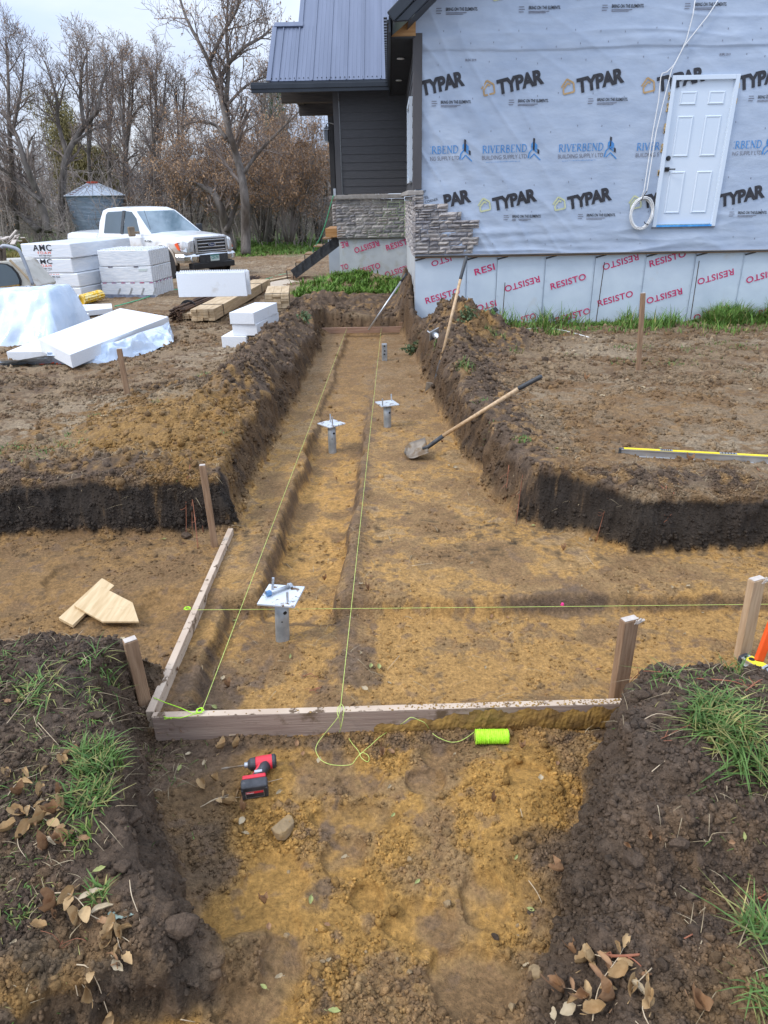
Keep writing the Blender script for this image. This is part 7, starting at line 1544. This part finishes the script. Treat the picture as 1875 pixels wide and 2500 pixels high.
def put_leaf(px, py, k, z0=-.2, s=1.0, rz=None, lb=None):
    p = on(px, py, z0); o = protos[k]
    if k in used: o = o.copy(); C.objects.link(o)
    used.add(k); nrm = Vector((ground_z(p.x - .01, p.y) - ground_z(p.x + .01, p.y), ground_z(p.x, p.y - .01) - ground_z(p.x, p.y + .01), .02)).normalized()
    q = nrm.to_track_quat('Z', 'Y').to_matrix() @ Matrix.Rotation(rn.uniform(0, 6.28) if rz is None else R(rz), 3, 'Z') @ Matrix.Rotation(rn.uniform(-.35, .35), 3, 'X')
    o.matrix_world = Matrix.Translation(p + nrm * .010) @ q.to_4x4() @ Matrix.Scale(s, 4)
    tag(o, lb or '%s fallen leaf lying on the bare soil' % DESC[k], 'leaf', 'scattered fallen leaves')
put_leaf(298, 2237, 7, -.1, 1.15, 0, 'blue green pointed leaf lying on the dark bank at the lower left')
put_leaf(160, 1875, 0, 0, 1.15, 20, 'broad tan leaf caught in the thick left grass tuft'); put_leaf(182, 1848, 0, 0, 1.0, 100); put_leaf(300, 1810, 6, 0, .9)
for (px, py, k, s) in [(20, 2035, 0, 1.2), (60, 2040, 0, 1.2), (105, 2010, 1, 1.2), (135, 1990, 2, 1.1), (160, 1970, 1, 1.1), (100, 1945, 0, 1.0), (55, 1990, 0, 1.2), (165, 2045, 0, 1.1), (120, 2070, 2, 1.1), (145, 2065, 2, 1.0), (50, 1945, 2, .9), (110, 1960, 3, 1.0), (20, 1900, 0, .9), (35, 2310, 3, .7), (100, 2270, 0, .9), (140, 2215, 2, 1.2), (165, 2195, 0, 1.1), (195, 2245, 1, 1.1), (265, 2305, 0, .9), (280, 2275, 0, 1.2), (300, 2280, 1, .9), (275, 2345, 4, 1.2), (290, 2350, 3, 1.0), (95, 2410, 4, .9), (240, 2470, 1, 1.1), (270, 2485, 0, 1.0),
                       (405, 1785, 1, .9), (432, 1775, 2, .9), (450, 1785, 2, .8), (372, 1775, 4, .6), (380, 1780, 2, .5), (500, 1925, 0, 1.1), (525, 1910, 1, 1.0), (560, 1970, 1, 1.0), (595, 1985, 2, 1.0), (590, 2010, 3, .9), (545, 1830, 0, 1.2), (580, 1825, 1, 1.0), (500, 1870, 5, .9), (440, 1880, 6, .8), (460, 1845, 3, .6), (602, 2040, 5, .8), (680, 1940, 5, .8), (930, 1850, 2, 1.0), (955, 1840, 4, 1.0), (780, 1862, 3, .8), (725, 1815, 4, .8), (905, 1630, 6, .9), (925, 1632, 6, 1.0), (890, 1685, 3, .9), (900, 1445, 2, 1.0), (880, 1430, 3, .8), (525, 1730, 6, .9), (540, 1745, 6, 1.0), (560, 1680, 2, .8), (545, 1660, 3, .8), (585, 1690, 0, .6), (880, 1600, 5, .8), (950, 1672, 5, .7), (1185, 1635, 5, .7), (1150, 1380, 5, .9), (1240, 1490, 4, .6), (1420, 1435, 5, .6), (1680, 1435, 3, .7),
                       (1320, 1905, 3, .8), (1385, 2130, 2, .9), (1470, 2095, 4, .9), (1440, 2355, 0, 1.1), (1460, 2345, 1, 1.0), (1400, 2295, 3, .7), (1420, 2290, 3, .7), (1335, 2365, 6, 1.0), (1415, 2340, 2, .9), (1515, 2390, 0, 1.2), (1545, 2420, 1, 1.1), (1505, 2440, 2, 1.1), (1380, 2430, 2, 1.2), (1440, 2440, 2, 1.0), (1395, 2470, 3, 1.2), (1465, 2475, 0, 1.2), (1590, 2450, 1, 1.1), (1700, 2465, 2, 1.2), (1580, 2385, 4, .7), (1360, 2480, 3, .8), (1785, 1775, 1, .9), (1730, 1740, 5, .7), (1860, 1700, 0, .9), (1840, 1660, 0, .8), (1290, 2365, 5, .7), (840, 2100, 5, .8), (270, 1515, 0, .8), (265, 1320, 0, .9), (400, 1320, 6, .8), (300, 1565, 3, .9), (1370, 1010, 0, 1.3), (1290, 1000, 1, 1.4), (1320, 1020, 3, 1.3), (1545, 1138, 3, 1.0), (1685, 1132, 2, 1.2), (1360, 1100, 6, 1.2), (1325, 1055, 3, 1.2), (1610, 1098, 6, 1.1), (1470, 970, 3, 1.3), (1430, 930, 2, 1.2), (1570, 950, 3, 1.3), (1830, 955, 3, 1.3), (1345, 875, 3, 1.6), (250, 1020, 3, 1.2), (240, 1030, 0, 1.2), (1110, 1145, 3, 1.2), (1095, 1140, 5, 1.2), (1030, 960, 0, 1.2), (1180, 1170, 5, 1.0)]:
    put_leaf(px, py, k, -.2 if py > 1300 else 0, s)
for i in range(70):
    px, py = rn.uniform(20, 1855), rn.uniform(930, 2490); put_leaf(px, py, rn.choice([4, 4, 2, 5, 6]), -.25, rn.uniform(.4, .8))
def twig(pts, z0, r, m, lb, cat='twig', grp='twigs and stalks on the soil', lift=.012, branch=0, seed=1):
    rn2 = random.Random(seed); P = []
    for i, (x, y) in enumerate(pts): p = on(x, y, z0); p.z += lift + (.012 * math.sin(i * 1.7) if 0 < i < len(pts) - 1 else 0); P.append(p)
    m_ = MB(); P = smooth_pts(P, 4); n = len(P) - 1; r = r * (.6 if cat == 'root' else .8); m_.tube(P, [r * (1 - .55 * i / n) for i in range(n + 1)], 6)
    for k in range(branch):
        q = P[rn2.randrange(1, n)]; a = rn2.uniform(0, 6.28); e = q + Vector((math.cos(a), math.sin(a) * .5, rn2.uniform(-.6, .5))) * rn2.uniform(.03, .08); m_.tube(smooth_pts([q, q.lerp(e, .5) + Vector((rn2.uniform(-.01, .01),) * 3), e], 2), r * .45, 5)
    o = m_.build('root' if cat == 'root' else 'twig', m, smooth=True); tag(o, lb, cat, grp)
tw_ = 'pale twig or leaf stalk lying on the soil'
for k, pts in enumerate([[(318, 2155), (325, 2200), (340, 2240), (347, 2285)], [(180, 2225), (220, 2245), (260, 2258)], [(290, 2290), (310, 2305), (335, 2320)], [(0, 2338), (40, 2343), (65, 2345)], [(185, 2425), (210, 2460), (250, 2490)], [(440, 2485), (470, 2465)], [(45, 2050), (50, 2080), (65, 2100)], [(1590, 2370), (1565, 2400), (1530, 2430), (1500, 2460)], [(1480, 2360), (1500, 2380)], [(1545, 2495), (1560, 2510)], [(1770, 2370), (1820, 2385)], [(490, 1975), (530, 1960), (560, 1945)], [(650, 1915), (690, 1905)], [(0, 1795), (50, 1740), (95, 1670)], [(95, 1770), (145, 1825)], [(560, 1800), (620, 1795)], [(1590, 1890), (1630, 1865), (1680, 1845)], [(1560, 1770), (1600, 1755), (1650, 1757)], [(700, 1380), (720, 1400)], [(1005, 1385), (1060, 1378)], [(1430, 1360), (1450, 1385)], [(1290, 2155), (1310, 2190), (1322, 2210)], [(255, 2310), (270, 2340)], [(1270, 1980), (1275, 2000)], [(975, 1605), (945, 1640)]]):
    twig(pts, -.2, .0022, M_twig, tw_, seed=k)
ro_ = 'thin orange root dangling from the cut soil'
for k, (pts, z0, r) in enumerate([([(1605, 1180), (1625, 1200), (1610, 1240), (1600, 1285)], -.02, .006), ([(1545, 1240), (1580, 1225), (1610, 1225)], -.02, .005), ([(1470, 1200), (1490, 1215)], 0, .004), ([(1238, 1205), (1232, 1240)], -.05, .005), ([(1262, 1250), (1275, 1225), (1300, 1215)], -.05, .004), ([(1330, 1225), (1310, 1235)], -.05, .004), ([(1832, 1230), (1848, 1270)], -.05, .006), ([(482, 1200), (484, 1230), (475, 1260), (470, 1280), (455, 1310), (445, 1330)], -.1, .006), ([(474, 1275), (480, 1290), (470, 1310)], -.2, .005), ([(1645, 1205), (1640, 1215), (1665, 1220)], 0, .005), ([(1505, 1895), (1500, 1300 + 500)], -.1, .004) if False else ([(1512, 1800), (1530, 1790), (1560, 1775)], -.1, .005), ([(1560, 1790), (1562, 1815), (1600, 1810), (1640, 1795)], 0, .004), ([(1540, 1655), (1535, 1690), (1550, 1730)], .0, .004), ([(1540, 1660), (1570, 1648), (1640, 1650)], .1, .004), ([(1700, 1660), (1780, 1672), (1830, 1675), (1875, 1650)], .1, .005), ([(1820, 1690), (1850, 1670), (1875, 1660)], .1, .005), ([(1470, 2335), (1510, 2345), (1580, 2330), (1640, 2305), (1690, 2285)], -.1, .008), ([(1780, 2480), (1830, 2465)], -.1, .006), ([(1845, 2200), (1880, 2180)], 0, .006), ([(155, 2300), (145, 2320)], -.05, .003), ([(740, 1655), (760, 1652), (770, 1660)], -.4, .004), ([(755, 1690), (785, 1680)], -.4, .004)]):
    twig(pts, z0, r, M_root, ro_, 'root', 'orange roots in the cut soil', .008, 4, k)
def lumpy(nm, px, py, z0, r, m, lb, cat, grp, sq=(1, 1, .7), seed=0, sink=.3, amp=.22, tilt=0.0):
    c = on(px, py, z0); bm = bmesh.new(); bmesh.ops.create_icosphere(bm, subdivisions=4, radius=1); V = np.array([v.co[:] for v in bm.verts]); F = np.array([[v.index for v in f.verts] for f in bm.faces]); bm.free()
    k = 1 + amp * fbm2(V[:, 0] * 1.3 + V[:, 2] * .9, V[:, 1] * 1.3 - V[:, 2] * .7, 4, seed * 3.3) + amp * .35 * n3(V[:, 0] * 6, V[:, 1] * 6, V[:, 2] * 6 + seed)
    V = V * k[:, None]; rq = np.random.RandomState(seed + 5)
    for _ in range(16):
        nn = rq.normal(size=3); nn /= np.linalg.norm(nn); dd = V @ nn - rq.uniform(.5, .85); V = V - np.maximum(dd, 0)[:, None] * nn[None] * .92
    V = V * np.array(sq) * r; ro = np.array(Matrix.Rotation(seed * 1.3, 3, 'Z') @ Matrix.Rotation(tilt, 3, 'X')); V = V @ ro.T
    if nm != 'stone': V = V + .09 * r * (.5 - np.abs(n3(V[:, 0] * 3.5 / r, V[:, 1] * 3.5 / r, V[:, 2] * 3.5 / r + seed)))[:, None] * V / r
    o = raw_mesh(nm, V, F, m, nm == 'stone', None if nm == 'stone' else np.repeat(TOPS[None] * (.7 + .5 * ((seed * 37) % 10) / 10), len(V), 0)); o.location = c + Vector((0, 0, r * sq[2] * (1 - sink) * .7)); tag(o, lb, cat, grp); return o
M_rock = mat('brown stone', (.22, .15, .075), (.32, .225, .12), .9, scale=12, bump=.5, bscale=60, dirt=((.30, .18, .06), 16, .52, .72))
lumpy('stone', 1310, 2385, -.35, .036, M_rock, 'angular brown stone at the edge of the dark slope', 'stone', 'stones in the soil', (1, .9, .8), 1, .2, .3)
lumpy('stone', 688, 2030, -.4, .066, M_rock, 'large rounded brown stone half buried below the power tool', 'stone', 'stones in the soil', (.85, 1.0, .55), 2, .5, .12)
lumpy('stone', 1092, 2212, -.4, .018, M_rock, 'small stone standing between the footprints', 'stone', 'stones in the soil', (1, 1, 1.0), 3, .2)
for i, (px, py, r) in enumerate([(1265, 2262, .014), (893, 2325, .008), (700, 2285, .013), (705, 2130, .009), (1265, 2285, .006), (788, 2350, .012), (1000, 2100, .014), (775, 2270, .008), (970, 2345, .009), (1000, 2375, .011), (1250, 2460, .016), (1300, 2430, .013), (880, 2400, .013)]):
    lumpy('stone', px, py, -.4, r, M_rock, 'small brown stone among the sandy crumbs', 'stone', 'small stones in the soil', (1, .85, .75), i + 10, .25)
M_clod = mat('dark soil clod', (.04, .031, .025), (.095, .072, .055), .95, scale=14, bump=.8, bscale=55)
for i, (px, py, z0, r) in enumerate([(318, 1838, -.05, .035), (352, 1905, -.1, .032), (330, 2000, -.1, .036), (385, 2065, -.15, .028), (440, 2262, -.15, .05), (300, 2120, -.05, .03), (240, 1750, .02, .03), (150, 1640, .06, .03), (285, 1700, .0, .03), (1565, 1700, .05, .035), (1600, 1860, -.05, .03), (1660, 2060, -.1, .04), (1540, 2095, -.15, .035), (1300, 2230, -.3, .016), (1405, 2040, -.3, .02), (455, 1310, -.3, .05), (1325, 885, .1, .08), (1395, 885, 0, .05), (1360, 905, 0, .05), (1280, 905, .1, .06), (1210, 2290, -.3, .016)]):
    lumpy('earth_clod', px, py, z0, r, SOIL, 'dark lump of earth slumped on the bank', 'clod', 'dark lumps of earth', (1.1, .9, .62), i + 40, .35, .34, .4)

def straw():
    rs = np.random.RandomState(17); pts = []
    for (x0, x1, y0, y1, n) in ((-1.9, -.95, 1.0, 2.6, 420), (.85, 1.9, 1.1, 2.5, 260), (-1.9, -1.15, 4.4, 12, 380), (.6, 1.6, 4.4, 11, 380), (1.0, 3.6, 4.2, 4.9, 220), (-3.2, -1.2, 4.4, 5.2, 200), (-1.2, .7, 2.5, 4.5, 90), (-6, -1.4, 5, 12, 260), (1.4, 6, 5, 11, 300)):
        x = rs.uniform(x0, x1, n); y = rs.uniform(y0, y1, n); pts.append(np.stack([x, y, gz_arr(x, y) + .008], 1))
    P = np.concatenate(pts); o = blades('straw_litter', P, .045, rs, m=mat('dry straw', (.24, .18, .10), (.40, .32, .20), .8, scale=12), w=.0009 + .0006 * (P[:, 1] > 4), lean=2.4); tag(o, 'thin dry straw and root threads littering the turned soil', 'straw', kind='stuff')
straw()

def stubble():
    rs = np.random.RandomState(23); pts = []
    for (cx, cy, sx, sy, n) in ((-1.25, 1.9, .14, .28, 700), (-1.35, 2.25, .2, .12, 300), (-1.2, 1.35, .12, .2, 250), (1.35, 2.1, .16, .14, 500), (1.2, 1.5, .1, .2, 200)):
        x = cx + rs.normal(size=n) * sx; y = cy + rs.normal(size=n) * sy; pts.append(np.stack([x, y, gz_arr(x, y) - .002], 1))
    o = blades('turf_stubble', np.concatenate(pts), .032, rs, w=.0016, lean=1.6, dry=.45, var=.6, tint=(.9, .95, .8)); tag(o, 'short matted turf half dead on top of the near banks', 'turf', kind='stuff')
stubble()
def sprig(px, py, z0, ang, L, nl, lb, ls=.05, seed=0, m=0):
    rn2 = random.Random(seed); c = on(px, py, z0); t = thing('leaf_sprig', c, lb, 'leaf sprig', 'dry leaf sprigs'); d = Vector((math.cos(R(ang)), math.sin(R(ang)), 0)); P = []
    for i in range(7):
        p = c + d * (L * (i / 6 - .5)) + Vector((-d.y, d.x, 0)) * (.012 * math.sin(i * .8)); p.z = ground_z(p.x, p.y) + .014 + .010 * math.sin(i * .5); P.append(p)
    m_ = MB(); m_.tube(P, [.0020, .0018, .0016, .0015, .0013, .0011, .0008], 6); m_.build('stalk', M_twig, t, smooth=True)
    for k in range(nl):
        f = .35 + .65 * k / max(1, nl - 1); i = min(5, int(f * 6)); b = P[i].lerp(P[i + 1], f * 6 - i); sd = (1 if k % 2 else -1) * (0 if k == nl - 1 else 1); a = R(ang) + sd * R(rn2.uniform(40, 75)); u = Vector((math.cos(a), math.sin(a), rn2.uniform(-.12, .14))).normalized(); w = u.cross(Vector((0, 0, 1))).normalized(); nrm = w.cross(u).normalized()
        ll = ls * rn2.uniform(.75, 1.25); wd = ll * rn2.uniform(.2, .32); cu = rn2.uniform(.8, 2.6); n = 8; vs = []
        for q in range(n + 1):
            tt = q / n; hw = wd * math.sin(math.pi * min(1, tt * .96 + .02) ** .85) ** .8 * (1 + rn2.uniform(-.15, .15)) + .0004; bend = rn2.uniform(-.2, .2)
            for j in (-1, -.5, 0, .5, 1):
                an = j * cu * .8; vs.append(b + u * (ll * tt) + w * (hw * (math.sin(an) / max(.8, cu * .8) if cu > 1 else j)) + nrm * (hw * (1 - math.cos(an)) * .7 + ll * (.16 * math.sin(tt * 3) * (.5 + bend)) + rn2.uniform(-.0015, .0015)))
        m_ = MB(); m_.add(vs, [(q * 5 + j, (q + 1) * 5 + j, (q + 1) * 5 + j + 1, q * 5 + j + 1) for q in range(n) for j in range(4)]); m_.build('leaflet', LM[m if rn2.random() < .7 else rn2.choice((0, 1, 2))], t, smooth=True, fix=False)
for k, (px, py, z0, ang, L, nl, lb, ls) in enumerate([(80, 1990, 0, -20, .16, 5, 'dry tan leaf sprig left of the thick grass tuft', .06), (135, 2060, 0, 10, .13, 5, 'dry brown leaf sprig below the thick grass tuft', .055), (60, 1920, 0, 60, .12, 3, 'forked dry leaf sprig at the far left of the bank', .06), (190, 2215, -.1, -20, .17, 5, 'large curled leaf sprig beside the blue green leaf', .065), (280, 2285, -.1, -40, .13, 4, 'dry leaf sprig just below the blue green leaf', .05), (255, 2475, -.15, -30, .14, 4, 'dry leaf sprig at the bottom edge on the left', .055), (545, 1960, -.4, 20, .16, 5, 'tan leaf sprig lying left of the large rounded stone', .05), (1480, 2400, -.25, 55, .20, 7, 'large dry leaf sprig at the lower right', .06), (1425, 2440, -.3, 140, .12, 4, 'reddish brown leaf sprig below the orange root', .055), (1450, 2350, -.25, -30, .12, 4, 'dry leaf sprig touching the orange root', .05), (1575, 2460, -.2, 80, .10, 3, 'small curled leaf sprig near the bottom right', .05)]):
    sprig(px, py, z0, ang, L, nl, lb, ls * .86, k + 3, 1 if 'brown' in lb else 0)
